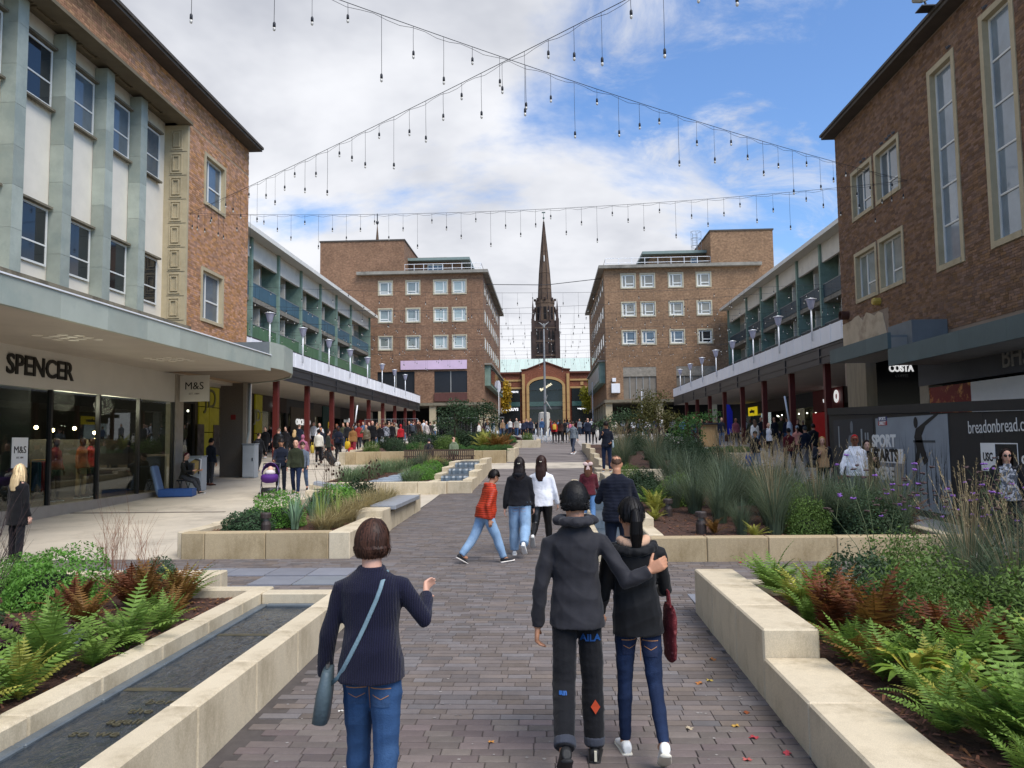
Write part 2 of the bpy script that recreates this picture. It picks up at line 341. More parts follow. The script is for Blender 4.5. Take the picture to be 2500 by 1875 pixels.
def text(name, s, size, ax, n, p, a, z, m, parent=None, depth=.03, align='CENTER', flipdir=1, rot=0, sx=1, bold=0, off=.0, **kw):
    """solid letters on a facade plane; n = outward normal sign"""
    c = bpy.data.curves.new(name, 'FONT'); c.body = s; c.size = size; c.extrude = depth/2; c.align_x = align; c.align_y = 'CENTER'; c.offset = bold; c.resolution_u = 3
    me = evalmesh(bpy.data.objects.new('_t', c)); bpy.data.curves.remove(c)
    me.name = name; me.materials.clear(); me.materials.append(m)
    # letters' local x must run to the viewer's right
    if ax == 'x': B = Matrix(((0, 0, n, 0), (n, 0, 0, 0), (0, 1, 0, 0), (0, 0, 0, 1))); loc = (p+n*(depth/2+off), a, z)
    else: B = Matrix(((-n, 0, 0, 0), (0, 0, n, 0), (0, 1, 0, 0), (0, 0, 0, 1))); loc = (a, p+n*(depth/2+off), z)
    me.transform(Matrix.Translation(loc) @ B @ Matrix.Rotation(rot, 4, 'Z') @ Matrix.Diagonal((sx, 1, 1, 1)))
    return obj(name, me, parent, **kw)
# ================================================================ materials of the setting
m_beige = mat('beige_paving', '#c0b5a3', .8, .1, .9, .15, 90, speck=.1, stain=('#7d7366', .46, .75, .6), sscale=.7)
m_shadepave = mat('shaded_paving', '#a09a94', .8, .1, 1.5, .12, 90, stain=('#77716c', .5, .75, .5), sscale=.4)  # right side paving: the shade there is put into this greyer colour
m_paver = mat('clay_paver', '#6e635e', .75, .14, 6, .25, 120, attr='rnd', arnd=.22, hue=.022, speck=.12, stain=('#4f4a4b', .55, .8, .5), sscale=.5)
m_paver1 = mat('clay_paver_single', '#6e635e', .75, .14, 6, .25, 120, rnd=.22, hue=.022, speck=.12, stain=('#4f4a4b', .55, .8, .5), sscale=.9)
m_pavefar = brickmat('far_paver', '#7e7672', '#6d6562', '#5c5653', .25, .105, bump=.1)
m_joint = mat('sand_joint', '#4f4946', .95, .2, 8)
m_slab = mat('slate_slab', '#76787f', .6, .12, 2, .1, 50, rnd=.12, hue=.03)
m_stone = mat('granite_block', '#cfc0a4', .8, .1, 2.2, .14, 200, rnd=.07, speck=.14, stain=('#86765a', .44, .78, .75), sscale=1.9, vscale=(1, 1, .55))
m_stone2 = mat('granite_block_face', '#b8a482', .85, .1, 3, .2, 200, rnd=.1, speck=.2, stain=('#7c6a48', .42, .7, .75), sscale=1.4, vscale=(1, 1, .55))
m_mulch = mat('bark_mulch', '#4a3328', .95, .35, 14, .8, 60)
m_chip = mat('bark_chip', '#6b4532', .9, .2, 20, rnd=.0, attr='rnd', arnd=.55, hue=.02)
m_slate = mat('dark_slate', '#5b6266', .45, .15, 5, .2, 60, stain=('#2d3336', .45, .7, .6))
m_water = mat('water', '#30353a', .06, .25, 5, .0, spec=.6)
def _water():
    m = MATS['water']; t = m.node_tree; b = t.nodes['Principled BSDF']
    co = t.nodes.new('ShaderNodeTexCoord'); n = t.nodes.new('ShaderNodeTexNoise'); n.inputs['Scale'].default_value = 16; n.inputs['Detail'].default_value = 5; n.inputs['Distortion'].default_value = .8
    mp = t.nodes.new('ShaderNodeMapping'); mp.inputs['Scale'].default_value = (1, .55, 1); t.links.new(co.outputs['Object'], mp.inputs[0]); t.links.new(mp.outputs[0], n.inputs['Vector'])
    bp = t.nodes.new('ShaderNodeBump'); bp.inputs['Strength'].default_value = .6; bp.inputs['Distance'].default_value = .03; t.links.new(n.outputs[0], bp.inputs['Height']); t.links.new(bp.outputs[0], b.inputs['Normal'])
    b.inputs['IOR'].default_value = 1.33
_water()
m_foam = mat('white_water', '#dfe6ea', .4, .1, 20, .5, 60, transl=.3)
# ================================================================ ground
def sheet(name, x0, x1, ys, m, lift, label=None, kind='structure', parent=None):
    mb = MB()
    xs = [x0, x1] if not isinstance(x0, list) else None
    for i in range(len(ys)-1):
        a, b = ys[i], ys[i+1]
        mb.add([(x0, a, g(a)+lift), (x1, a, g(a)+lift), (x1, b, g(b)+lift), (x0, b, g(b)+lift)], [(0, 1, 2, 3)])
    return mb.build(name, m, parent, kind=kind)
def yl(a, b): return [a]+[y for y in GY if a < y < b]+[b]
sheet('ground', -400, 400, [-60]+[y for y in GY if y > -20]+[1500], mat('town_ground', '#8d8a86', .9, .1, .3), -.02)
sheet('left_pavement', -40, -2.2, yl(-10, 130), m_beige, 0)
sheet('right_pavement', 1.6, 40, yl(-10, 130), m_shadepave, 0)
pth = sheet('path', -2.26, 1.66, yl(-10, 27), m_joint, .004)
sheet('cross_path', -8.6, -2.2, yl(8.2, 12.72), m_joint, .004); sheet('cross_path', 1.6, 8.2, yl(8.6, 12.4), m_joint, .004)
sheet('side_path', -3.4, -2.2, yl(12.9, 27), m_joint, .004)
sheet('upper_path', -3.4, 1.9, yl(27, 33.2), m_pavefar, .004); sheet('pavement_band', -9.6, 2.6, yl(33.2, 36), m_beige, .008)
sheet('upper_path', -2.2, 2.1, yl(36, 62), m_pavefar, .004)
sheet('square', -60, 60, yl(62, 200), mat('square_paving', '#9a948f', .85, .12, .8, .1, 20), .004)
# drain slots across the left pavement
for y in (19.75, 33.9):
    mb = MB(); mb.box(-12.5, -8.4 if y < 25 else -9.7, y-.06, y+.06, g(y)-.05, g(y)+.012); mb.build('drain_channel', mat('drain_grey', '#6d655c', .8, .2, 8), kind='structure')
# clay pavers, laid in rows, each one solid
def pavers():
    rows = []
    regs = [(-2.235, 1.635, 2.6, 9.0), (-8.6, 8.2, 9.0, 12.72), (-3.35, 1.62, 12.72, 27)]
    for (x0, x1, y0, y1) in regs:
        y = y0; k = 0
        while y < y1-.02:
            d = .102 if y < 16 else .11; x = x0-(k % 2)*.12-rng.random()*.08
            while x < x1:
                w = rng.choice((.2, .21, .245, .3)) if y < 16 else rng.choice((.24, .3, .36))
                a, b = max(x, x0), min(x+w-.006, x1)
                if b-a > .05 and y+d < y1+.05: rows.append((a, b, y, y+d-.005, 0))
                x += w
            y += d; k += 1
    B = []
    for a, b, y0, y1, _ in rows:
        if (a < -4.3 and y0 < 10.1) or (a < -2.2 and y0 < 8.95): continue
        z = g((y0+y1)/2); t = .012+rng.random()*.002; B.append((a, b, y0, y1, z-.03, z+t))
    B.sort(key=lambda q: q[2])
    near = [q for q in B if -2.25 < q[0] < 1.7 and 3.75 < q[2]]
    near = sorted(near, key=lambda q: q[2])[:300]; ns = set(near)
    rest = [q for q in B if q not in ns]
    me = nboxes('pavers', rest, m_paver)
    # follow the slope
    obj('paver_field', me, pth, kind='stuff')
    cache = {}
    for a, b, y0, y1, z0, z1 in near:
        key = (round(b-a, 2), round(y1-y0, 3))
        if key not in cache:
            mb = MB(); w, d = b-a, y1-y0; mb.cbox(-w/2, w/2, -d/2, d/2, -.03, .013, .004); cache[key] = mb.mesh('paver', m_paver1)
        obj('paver', cache[key], pth, M=T((a+b)/2, (y0+y1)/2, z0+.03+rng.random()*.0015, rng.uniform(-.006, .006)))
pavers()
# large slate flags in the cross path
for x in np.arange(-8.4, -3.0, .62):
    for y in (9.55, 10.2, 10.85, 11.5):
        if rng.random() < .5 and not (x > -4.4 and y < 9.6):
            mb = MB(); mb.cbox(-.3, .3, -.31, .31, -.02, .006, .004); obj('flagstone', mb.mesh('flagstone', m_slab), None, M=T(x+(.2 if y > 10.3 else 0), y, g(y)+.018), kind='structure')
for x in np.arange(2.0, 4.0, .62):
    mb = MB(); mb.cbox(-.3, .3, -.31, .31, -.02, .006, .004); obj('flagstone', mb.mesh('flagstone', m_slab), None, M=T(x, 9.6, g(9.6)+.018), kind='structure')
# ================================================================ planters of granite blocks
def block(P, x0, x1, y0, y1, z0, z1, m=None, c=.014, name='block'):
    mb = MB(); w, d, h = x1-x0, y1-y0, z1-z0
    mb.cbox(-w/2+.003, w/2-.003, -d/2+.003, d/2-.003, -h/2, h/2, c); return obj(name, mb.mesh(name, m or m_stone), P, M=T((x0+x1)/2, (y0+y1)/2, (z0+z1)/2))
def row(P, ax, f0, f1, cuts, top, m=None):
    """a row of blocks: fixed span f0..f1 on the other axis, cuts along ax, top height (number or list)"""
    for i in range(len(cuts)-1):
        t = top[i] if isinstance(top, (list, tuple)) else top; a, b = cuts[i], cuts[i+1]; zb = g(b if ax == 'y' else f0)-.25
        if ax == 'y': block(P, f0, f1, a, b, zb, t, m)
        else: block(P, a, b, f0, f1, zb, t, m)
def soil(P, poly, z, nchip=0, zf=None):
    mb = MB(); n = len(poly); zz_ = [(x, y, (zf(y) if zf else z)) for x, y in poly]; mb.add(zz_, [tuple(range(n))]); s_ = mb.build('soil', m_mulch, P)
    if nchip:
        xs = [p[0] for p in poly]; ys = [p[1] for p in poly]; B = []
        cx, cy = nr.uniform(min(xs), max(xs), nchip), nr.uniform(min(ys), max(ys), nchip)
        from mathutils.geometry import intersect_point_tri_2d
        V = []; A = []
        for x, y in zip(cx, cy):
            ins = False; j = n-1
            for i in range(n):
                if (poly[i][1] > y) != (poly[j][1] > y) and x < (poly[j][0]-poly[i][0])*(y-poly[i][1])/(poly[j][1]-poly[i][1])+poly[i][0]: ins = not ins
                j = i
            if not ins: continue
            zz2 = (zf(y) if zf else z)+.004+rng.random()*.014; l, w, a, tl = rng.uniform(.014, .04), rng.uniform(.006, .013), rng.uniform(0, 6.28), rng.uniform(-.4, .4)
            ca, sa = math.cos(a), math.sin(a)
            for u, v in ((-l, -w), (l, -w*.4), (l, w*.6), (-l, w)): V.append((x+u*ca-v*sa, y+u*sa+v*ca, zz2+u*tl+.003*(v > 0)))
        V = np.array(V); F = np.arange(len(V)).reshape(-1, 4); me = numesh('chips', V, F, m_chip, np.repeat(nr.random(len(F)), 4)); obj('mulch_chips', me, P, kind='stuff')
    return s_
# P1: near left planter and its rill
P1 = thing('stone_planter', 'pale granite planter of ferns left of the nearest water channel', 'planter', (-4.5, 7, .1))
row(P1, 'y', -3.41, -3.2, [2.2, 3.0, 3.85, 4.70, 5.48, 6.34, 7.2, 8.0, 8.72], .462)
row(P1, 'x', 8.72, 8.93, [-4.25, -3.2], .455); row(P1, 'y', -4.45, -4.25, [8.72, 9.9], .45); row(P1, 'x', 9.9, 10.12, [-9, -7.6, -6.3, -5.2, -4.25], .45)
soil(P1, [(-9, 2), (-3.41, 2), (-3.41, 8.72), (-4.45, 8.72), (-4.45, 9.9), (-9, 9.9)], .36, 9000)
R1 = thing('water_channel', 'long straight water channel running beside the woman in navy', 'water channel', (-2.8, 5.5, .1))
row(R1, 'y', -2.44, -2.23, [2.2, 3.0, 3.95, 4.89, 5.87, 6.83, 7.8, 8.72], .46); row(R1, 'x', 8.5, 8.72, [-3.2, -2.44], .456)
for a, b in ((2.2, 3.1), (3.1, 4.0), (4.0, 4.55), (4.55, 5.35), (5.35, 6.2), (6.2, 7.1), (7.1, 7.9), (7.9, 8.5)):
    mb = MB(); mb.cbox(-3.2, -3.115, a+.004, b-.004, .1, .345, .01); mb.build('slate_edging', m_slate, R1)
mb = MB(); mb.cbox(-3.115, -2.44, 8.42, 8.5, .1, .35, .01); mb.build('slate_edging', m_slate, R1)
mb = MB(); mb.box(-3.12, -2.44, 2.2, 8.45, .05, .24); mb.build('channel_bed', m_slate, R1)
def wsheet(name, x0, x1, y0, y1, z, P, nx=10, ny=40, amp=.004):
    V = []; F = []
    for j in range(ny+1):
        for i in range(nx+1):
            x, y = x0+(x1-x0)*i/nx, y0+(y1-y0)*j/ny; V.append((x, y, z+amp*(math.sin(9*x+7.3*y)+math.sin(21*x-13*y+2)+math.sin(33*y+11*x)*.7)*.5))
    for j in range(ny):
        for i in range(nx): k = j*(nx+1)+i; F.append((k, k+1, k+nx+2, k+nx+1))
    me = numesh(name, np.array(V), np.array(F), m_water); me.polygons.foreach_set('use_smooth', [True]*len(F)); return obj(name, me, P)
wsheet('water_surface', -3.115, -2.44, 2.2, 8.43, .325, R1, 12, 90)
m_let = mat('bronze_letter', '#4f4a38', .5, .2, 20)
for (s_, x, y) in (('so we', -2.66, 4.72), ('again', -2.60, 4.93), ('the', -2.66, 5.12), ('born', -2.55, 5.30)):
    c = bpy.data.curves.new('t', 'FONT'); c.body = s_; c.size = .13; c.extrude = .004; c.align_x = 'RIGHT'; me = evalmesh(bpy.data.objects.new('_t', c)); me.materials.clear(); me.materials.append(m_let); me.transform(T(x, y, .331)); obj('carved_words', me, R1)
for y in (3.95, 5.62, 7.2):
    mb = MB(); mb.box(-3.11, -2.44, y-.035, y+.035, .24, .329); mb.build('channel_bar', mat('channel_bar_stone', '#4c4633', .6, .3, 10), R1)
# PR: near right planter wall
PR = thing('stone_planter', 'pale granite planter of ferns along the right edge of the path', 'planter', (1.9, 6, .1))
row(PR, 'y', 1.63, 2.11, [1.6, 2.8, 4.1, 5.15, 6.18], .405); row(PR, 'y', 1.63, 2.07, [6.18, 7.06, 8.06, 9.0], .62)
row(PR, 'x', 8.78, 9.0, [2.07, 3.2, 4.4, 5.6, 6.8], .5); row(PR, 'y', 6.6, 6.8, [1.6, 3, 4.4, 5.8, 7.2, 8.78], .5)
soil(PR, [(2.07, 1.6), (6.6, 1.6), (6.6, 8.78), (2.07, 8.78)], .36, 9000)
# P2: planter left of the path with a slate-topped seat
P2 = thing('stone_planter', 'granite planter with slate seat and green mounds left of the path', 'planter', (-4.7, 15, .2))
row(P2, 'x', 12.7, 12.98, [-6.15, -5.75, -4.72, -3.66], .635, m_stone2); row(P2, 'y', -3.66, -3.3, [12.7, 13.9, 15.2], .635)
block(P2, -3.85, -3.3, 15.2, 16.0, .0, .76); block(P2, -3.66, -3.32, 16.0, 19.0, 0, .66); block(P2, -3.66, -3.3, 19.0, 19.75, .0, .79)
for i in range(4):
    mb = MB(); mb.cbox(-3.74, -3.2, 16.02+i*.745, 16.02+i*.745+.735, .70, .80, .012); mb.build('seat_slab', mat('seat_slate', '#8d9095', .5, .1, 4, .15, 60), P2)
row(P2, 'y', -6.35, -6.12, [12.98, 14.3, 15.7, 17.1, 18.5, 19.75], [.62, .64, .66, .68, .72]); row(P2, 'x', 19.5, 19.75, [-6.12, -4.9, -3.66], .76)
soil(P2, [(-6.12, 12.98), (-3.66, 12.98), (-3.66, 19.5), (-6.12, 19.5)], .53, 3000)
# P3: planter with the left cascade
P3 = thing('stone_planter', 'granite planter with blue slate flags around the left cascade', 'planter', (-4, 29, .5))
row(P3, 'x', 23.9, 24.2, [-7.4, -6.2, -5.1, -4.1, -3.2], .86); block(P3, -3.2, -2.42, 24.05, 24.45, .3, .86)
row(P3, 'y', -2.75, -2.45, [24.45, 26.3, 28.3, 30.3, 33.0], [.90, 1.08, 1.24, 1.4]); row(P3, 'y', -3.95, -3.68, [24.4, 26.3, 28.3, 30.3, 33.0], [.82, 1.0, 1.16, 1.3])
row(P3, 'x', 32.9, 33.15, [-7.2, -6, -4.9, -3.8], 1.12); row(P3, 'y', -7.6, -7.35, [24.2, 26.5, 29, 31, 33], [.8, .84, .94, 1.06])
soil(P3, [(-7.4, 24.2), (-3.9, 24.2), (-3.9, 32.9), (-7.4, 32.9)], .8, 1500, zf=lambda y: .78+(y-24.2)*.03)
for i in range(7):
    mb = MB(); y = 24.9+i*1.05; mb.cbox(-5.9+i*.12, -4.7+i*.1, y, y+1.02, .7, .83+(y-24.2)*.03, .01); mb.build('slate_flag', mat('blue_slate', '#8f9aa6', .5, .1, 3, .1, 40) if i < 4 else mat('pink_slate', '#a58a86', .55, .1, 3), P3)
mb = MB(); mb.cbox(-.9, .9, -.32, .32, -.05, .05, .01); obj('slate_ramp', mb.mesh('slate_ramp', mat('seat_slate', '#8d9095')), P3, M=T(-6.1, 22.9, .74, R(8), 1, 0, R(12)))
mb = MB(); mb.cbox(-1.1, .7, -.4, .4, -.4, -.06, .01); obj('ramp_block', mb.mesh('ramp_block', m_stone), P3, M=T(-6.1, 22.9, .78, R(8)))
C1 = thing('cascade', 'stepped water cascade in the left granite planter', 'cascade', (-3.2, 28, .6))
for i, (y0, y1, z) in enumerate(((24.5, 26.3, .76), (26.3, 28.3, .93), (28.3, 30.3, 1.10), (30.3, 33, 1.26))):
    wsheet('water_surface', -3.68, -2.75, y0, y1, z, C1, 6, 12).data.materials[0] = mat('cascade_water', '#414b53', .3, .3, 8, .4, 12, spec=.3)
    mb = MB(); mb.box(-3.68, -2.75, y0-.06, y1, .3, z-.02); mb.build('basin', m_slate, C1)
    if i:
        V = []; F = []
        for k in range(13):
            x = -3.68+.93*k/12; w = .02*math.sin(k*2.3); V += [(x, y0-.08+w, z+.003), (x, y0-.12+w, z-.06), (x, y0-.13+w, z-.17)]
        for k in range(12): a = 3*k; F += [(a, a+3, a+4, a+1), (a+1, a+4, a+5, a+2)]
        obj('waterfall', numesh('waterfall', np.array(V), np.array(F), mat('falling_water', '#626d76', .3, .25, 30, .3, 40, vscale=(1, 1, .1))), C1)
mb = MB(); mb.box(-3.68, -2.75, 32.9, 33.1, .9, 1.32); mb.build('end_stone', m_stone, C1)
# P4, P5 behind the bench
P4 = thing('stone_planter', 'long granite planter behind the slatted bench', 'planter', (-5.5, 40, 1.2))
row(P4, 'x', 36.0, 36.3, [-9.6, -9.1, -7.9, -6.7, -5.5, -4.3, -3.1, -2.0], 1.665, m_stone2); row(P4, 'y', -2.0, -1.62, [36.6, 39, 42], 1.74); row(P4, 'y', -9.9, -9.6, [36.0, 38, 40, 42.5, 45], [1.66, 1.74, 1.84, 1.94])
soil(P4, [(-9.6, 36.3), (-2.0, 36.3), (-1.9, 48.4), (-9.6, 48.4)], 1.6, 0, zf=lambda y: 1.6+(y-36.3)*.035)
P5 = thing('stone_planter', 'small granite planter nearest the fountain jets', 'planter', (-1.2, 49.5, 1.7))
row(P5, 'x', 49.0, 49.25, [-3.2, -1.75, -.55], 2.13); row(P5, 'y', -.8, -.55, [49.25, 51.5, 54], 2.2); soil(P5, [(-6, 49.25), (-.8, 49.25), (-.8, 54), (-6, 54)], 2.1)
# P6, P7, P8 on the right
P6 = thing('stone_planter', 'granite planter of tall grasses right of the path behind the couple', 'planter', (4, 16, .2))
row(P6, 'x', 12.2, 12.45, [1.55, 2.42, 3.36, 4.4, 5.4, 6.4], .57, m_stone2); row(P6, 'y', 1.55, 1.8, [12.45, 13.6], .59); row(P6, 'y', 1.55, 1.8, [13.6, 14.9, 16.2, 17.6, 19, 20.5, 22, 24], [.74, .78, .8, .86, .9, 1.0, 1.1])
row(P6, 'y', 6.2, 6.4, [12.45, 14, 16, 18, 20, 22, 24], [.55, .58, .62, .68, .74, .8]); row(P6, 'x', 24, 24.3, [1.55, 2.8, 4, 5.2, 6.4], .95)
soil(P6, [(1.8, 12.45), (6.2, 12.45), (6.2, 24), (1.8, 24)], .47, 5000, zf=lambda y: .47+(y-12.45)*.03)
P7 = thing('stone_planter', 'granite planter of dense shrubs between path and right arcade', 'planter', (5, 34, .8))
row(P7, 'x', 27.2, 27.5, [1.9, 2.5, 3.8, 5.0, 6.2, 6.85], 1.05); row(P7, 'y', 1.9, 2.15, [27.5, 30, 33, 36, 40, 45], [1.15, 1.35, 1.5, 1.7, 1.9]); row(P7, 'y', 6.6, 6.85, [27.5, 30, 33, 36], [1.0, 1.1, 1.3])
block(P7, 1.5, 2.0, 24.6, 25.6, .4, 1.06); block(P7, 1.55, 2.05, 25.6, 27.1, .4, 1.14)
soil(P7, [(2.15, 27.5), (6.6, 27.5), (7.5, 45), (2.15, 45)], .95, 0, zf=lambda y: .95+(y-27.5)*.05)
P8 = thing('stone_planter', 'low granite planter of ground cover beside the right arcade', 'planter', (9, 37, 1.1))
row(P8, 'x', 36.2, 36.5, [7.4, 8.6, 9.6, 10.1], 1.42); row(P8, 'y', 9.85, 10.1, [36.5, 39, 42], [1.5, 1.62]); soil(P8, [(7.4, 36.5), (9.85, 36.5), (9.85, 42), (7.4, 42)], 1.38)
# right rill behind the couple
R2 = thing('water_channel', 'stepped water channel right of the path beyond the couple', 'water channel', (1.2, 18, .3))
for i, (y0, y1, z) in enumerate(((12.5, 15.2, .40), (15.2, 17.8, .54), (17.8, 20.6, .68), (20.6, 23.8, .84))):
    wsheet('water_surface', .86, 1.55, y0, y1, z, R2, 6, 16).data.materials[0] = MATS['cascade_water']; mb = MB(); mb.box(.86, 1.55, y0-.05, y1, .0, z-.02); mb.build('basin', m_slate, R2)
    if i:
        mb = MB(); mb.box(.86, 1.55, y0-.09, y0-.055, z-.15, z+.003); mb.build('waterfall', MATS['falling_water'], R2)
row(R2, 'y', .66, .86, [12.5, 14, 15.2, 16.6, 17.8, 19.2, 20.6, 22.2, 23.8], [.46, .46, .6, .6, .74, .74, .9, .9]); row(R2, 'x', 12.25, 12.5, [.66, 1.55], .46)

# trodden gum and specks on the paving
V = []; A = []
for _ in range(420):
    y = 3.8+22*rng.random()**1.8; x = rng.uniform(-2.1, 1.5); r_ = rng.uniform(.006, .016); a0 = rng.uniform(0, 6.28)
    for k in range(4): V.append((x+r_*math.cos(a0+k*1.571), y+r_*rng.uniform(.7, 1.2)*math.sin(a0+k*1.571), g(y)+.0172))
obj('gum_marks', numesh('gum_marks', np.array(V), np.arange(len(V)).reshape(-1, 4), mat('old_gum', '#8f8a85', .9, 0, attr='rnd', arnd=.4), np.repeat(nr.random(420), 4)), pth, kind='stuff')
# ================================================================ buildings: shared materials
m_wood_dark = mat('weathered_slat', '#4a3c33', .8, .3, 6, .3, 40, vscale=(6, 6, 1))
m_brickL = mat('orange_brick', '#b78a68', .9, .12, 6, .5, 70, attr='rnd', arnd=.3, hue=.008, stain=('#7d5f4c', .55, .78, .5), sscale=.5, spec=.2)
m_brickL1 = mat('orange_brick_single', '#b78a68', .9, .12, 6, .5, 70, rnd=.3, hue=.008, spec=.2)
m_brickR = mat('brown_brick', '#7f634f', .9, .12, 6, .5, 70, attr='rnd', arnd=.32, hue=.008, stain=('#a39080', .58, .8, .55), sscale=.45, spec=.2)
m_brickR1 = mat('brown_brick_single', '#7f634f', .9, .12, 6, .5, 70, rnd=.32, hue=.008, spec=.2)
m_mortarL = mat('mortar_warm', '#a38a70', .95, .12, 4); m_mortarR = mat('mortar_grey', '#8d7c6c', .95, .2, .8, stain=('#b9a58c', .6, .75, .7), sscale=.5)
m_port = mat('yellow_stone', '#b3a587', .85, .1, 3, .2, 60, stain=('#8c7f64', .5, .75, .6), sscale=.8)
m_green = mat('green_slate_cladding', '#7f988a', .55, .14, 2.2, .1, 40, stain=('#5d776b', .45, .65, .7), sscale=.9)
m_greendk = mat('green_slate_side', '#6f857a', .6, .16, 2.2, .1, 40, stain=('#52685e', .45, .65, .7), sscale=.9)
m_copper = mat('copper_fascia', '#a9afa3', .5, .08, 1.2, .05, 30, rnd=.09, stain=('#929d95', .5, .62, .6), sscale=.35)
m_cream = mat('cream_panel', '#e4dccb', .6, .05, 2, .05, 30)
m_white = mat('white_paint', '#e9eaec', .5, .04, 3)
m_frame = mat('window_frame_white', '#dcdcd6', .5, .05, 5)
m_soffit = mat('soffit_paint', '#b9b0a4', .7, .08, .8)
m_conc = mat('weathered_concrete', '#7e7664', .9, .2, 2, .4, 50, stain=('#453f35', .45, .65, .7), sscale=1.4)
m_leadblk = mat('black_metal_band', '#2b2c2f', .35, .15, 1, .1, 10)
m_red = mat('oxide_red_paint', '#5d231e', .5, .15, 3)
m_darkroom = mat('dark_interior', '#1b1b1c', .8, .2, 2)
m_gdark = mat('dark_window_glass', '#171c22', .05, .3, .7, spec=.8)
m_gsky = mat('sky_reflection_glass', '#5b666e', .06, .25, .8, spec=.8)  # blue-grey of the mirrored sky put into the base colour
m_gblind = mat('blind_window_glass', '#a9b5b0', .12, .12, 1.5, spec=.7)
m_ggrey = mat('office_window_glass', '#848b86', .08, .25, 1.2, spec=.8)
m_shopglass = glassmat('shop_glass', (.72, .78, .76), 1.0, .01, .05)
m_sidepanel = mat('grey_board', '#c9c5bd', .6, .05, 2)
def bricks(P, ax, n, p, rects, holes, m, m1, nind, proud=.012, key=None, bw=.215, bh=.065, gap=.011, name='brick'):
    B = []
    for (a0, a1, z0, z1) in rects:
        k = 0; z = z0
        while z+bh <= z1+1e-6:
            a = a0-(k % 2)*(bw+gap)/2
            while a < a1:
                hdr = rng.random() < .18; w = (bw-gap)/2 if hdr else bw
                lo, hi = max(a, a0), min(a+w, a1)
                # cut back to the opening's edge
                for h in holes:
                    if z+bh > h[2] and z < h[3]:
                        if lo < h[0] < hi: hi = h[0]
                        elif lo < h[1] < hi: lo = h[1]
                        elif h[0] <= lo and hi <= h[1]: hi = lo
                if hi-lo > .03: B.append((lo, hi, z, z+bh))
                a += w+gap
            z += bh+gap; k += 1
    B.sort(key=key or (lambda q: q[0])); ind, rest = B[:nind], B[nind:]
    d0, d1 = sorted((p-n*.02, p+n*proud))
    if rest:
        A = np.array(rest); m_ = len(A); o = np.ones(m_)
        jit = nr.uniform(-.003, .003, m_)
        lo_, hi_ = (o*d0, o*d1+(jit if n > 0 else 0)) if n > 0 else (o*d0+jit, o*d1)
        Q = np.stack([lo_, hi_, A[:, 0], A[:, 1], A[:, 2], A[:, 3]], 1) if ax == 'x' else np.stack([A[:, 0], A[:, 1], lo_, hi_, A[:, 2], A[:, 3]], 1)
        obj('brickwork', nboxes('brickwork', Q, m), P, kind='stuff')
    cache = {}
    for lo, hi, z0, z1 in ind:
        w = round(hi-lo, 2)
        if w not in cache:
            mb = MB(); fb(mb, ax, n, 0, -w/2, w/2, -bh/2, bh/2, -.02, proud); cache[w] = mb.mesh(name, m1)
        c, zc = (lo+hi)/2, (z0+z1)/2; j = n*rng.uniform(-.002, .002)
        obj(name, cache[w], P, M=T(p+j, c, zc) if ax == 'x' else T(c, p+j, zc))
# ================================================================ left store with green stone fins
XL = -12.6
LB = thing('department_store', 'orange brick store with green stone fins above a pale shop sign', 'building', (-14, 22, .3))
Y0, Y1, ZT = 6.0, 31.5, 14.6
wins = [(27.42, 29.05, 11.1, 12.84), (27.3, 29.0, 6.72, 8.5)]
rec = (Y0-1, 26.0, 6.2, 13.5)
mb = MB(); holes_wall(mb, 'x', 1, XL, -.35, -.002, Y0, Y1, 4.6, ZT, [(w[0]-.06, w[1]+.06, w[2]-.06, w[3]+.06) for w in wins]+[rec]); mb.box(-26, XL-.35, Y1-.3, Y1, 4.6, ZT); mb.box(-26, XL-.352, Y0, Y0+.3, 4.6, ZT); mb.build('wall', m_mortarL, LB)
bricks(LB, 'x', 1, XL, [(9, Y1, 13.52, ZT), (26.02, Y1, 5.0, 13.5)], wins_s := [(w[0]-.13, w[1]+.13, w[2]-.13, w[3]+.13) for w in wins], m_brickL, m_brickL1, 300, key=lambda q: q[0] if q[3] > 13.5 and q[0] > 17.6 else q[0]+100)
mb = MB(); mb.box(-26, XL+.5, Y0, Y1+.22, ZT+.003, ZT+.10); mb.box(-26, XL+.55, Y0, Y1+.27, ZT+.10, ZT+.2); mb.build('roof', mat('eave_dark', '#4b443c', .8, .2, 2), LB)
for w in wins: window(LB, 'x', 1, XL, *w, m_frame, m_gsky, .07, (.32,), ((.42, .32, 1.0),), .12, .06, .12, m_port)
# recess: back wall, soffit with coffers, reveal with panels
XB = -13.36
mb = MB(); mb.box(XB-.3, XB-.08, Y0, 26.0, 6.2, 13.5); mb.build('recess_wall', m_cream, LB)
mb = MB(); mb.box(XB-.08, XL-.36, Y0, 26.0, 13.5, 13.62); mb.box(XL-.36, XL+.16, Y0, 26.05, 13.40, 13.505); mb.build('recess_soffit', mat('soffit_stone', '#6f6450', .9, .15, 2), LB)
for k in range(7):
    yc = 24.7-k*1.92; mb = MB()
    for q, (hw, z) in enumerate(((.52, .03), (.40, .055))):
        for (xa, xb, ya, yb) in ((-13.25, -12.75, yc-hw, yc-hw+.05), (-13.25, -12.75, yc+hw-.05, yc+hw), (-13.25+q*.08, -13.2+q*.08, yc-hw+.05, yc+hw-.05), (-12.8-q*.08, -12.75-q*.08, yc-hw+.05, yc+hw-.05)): mb.box(xa, xb, ya, yb, 13.5-z, 13.499)
    mb.build('coffer', mat('coffer_stone', '#7d7058', .9, .15, 3), LB)
mb = MB(); mb.box(XB-.12, XL+.02, 25.98, 26.1, 6.1, 13.4); mb.build('reveal', m_port, LB)
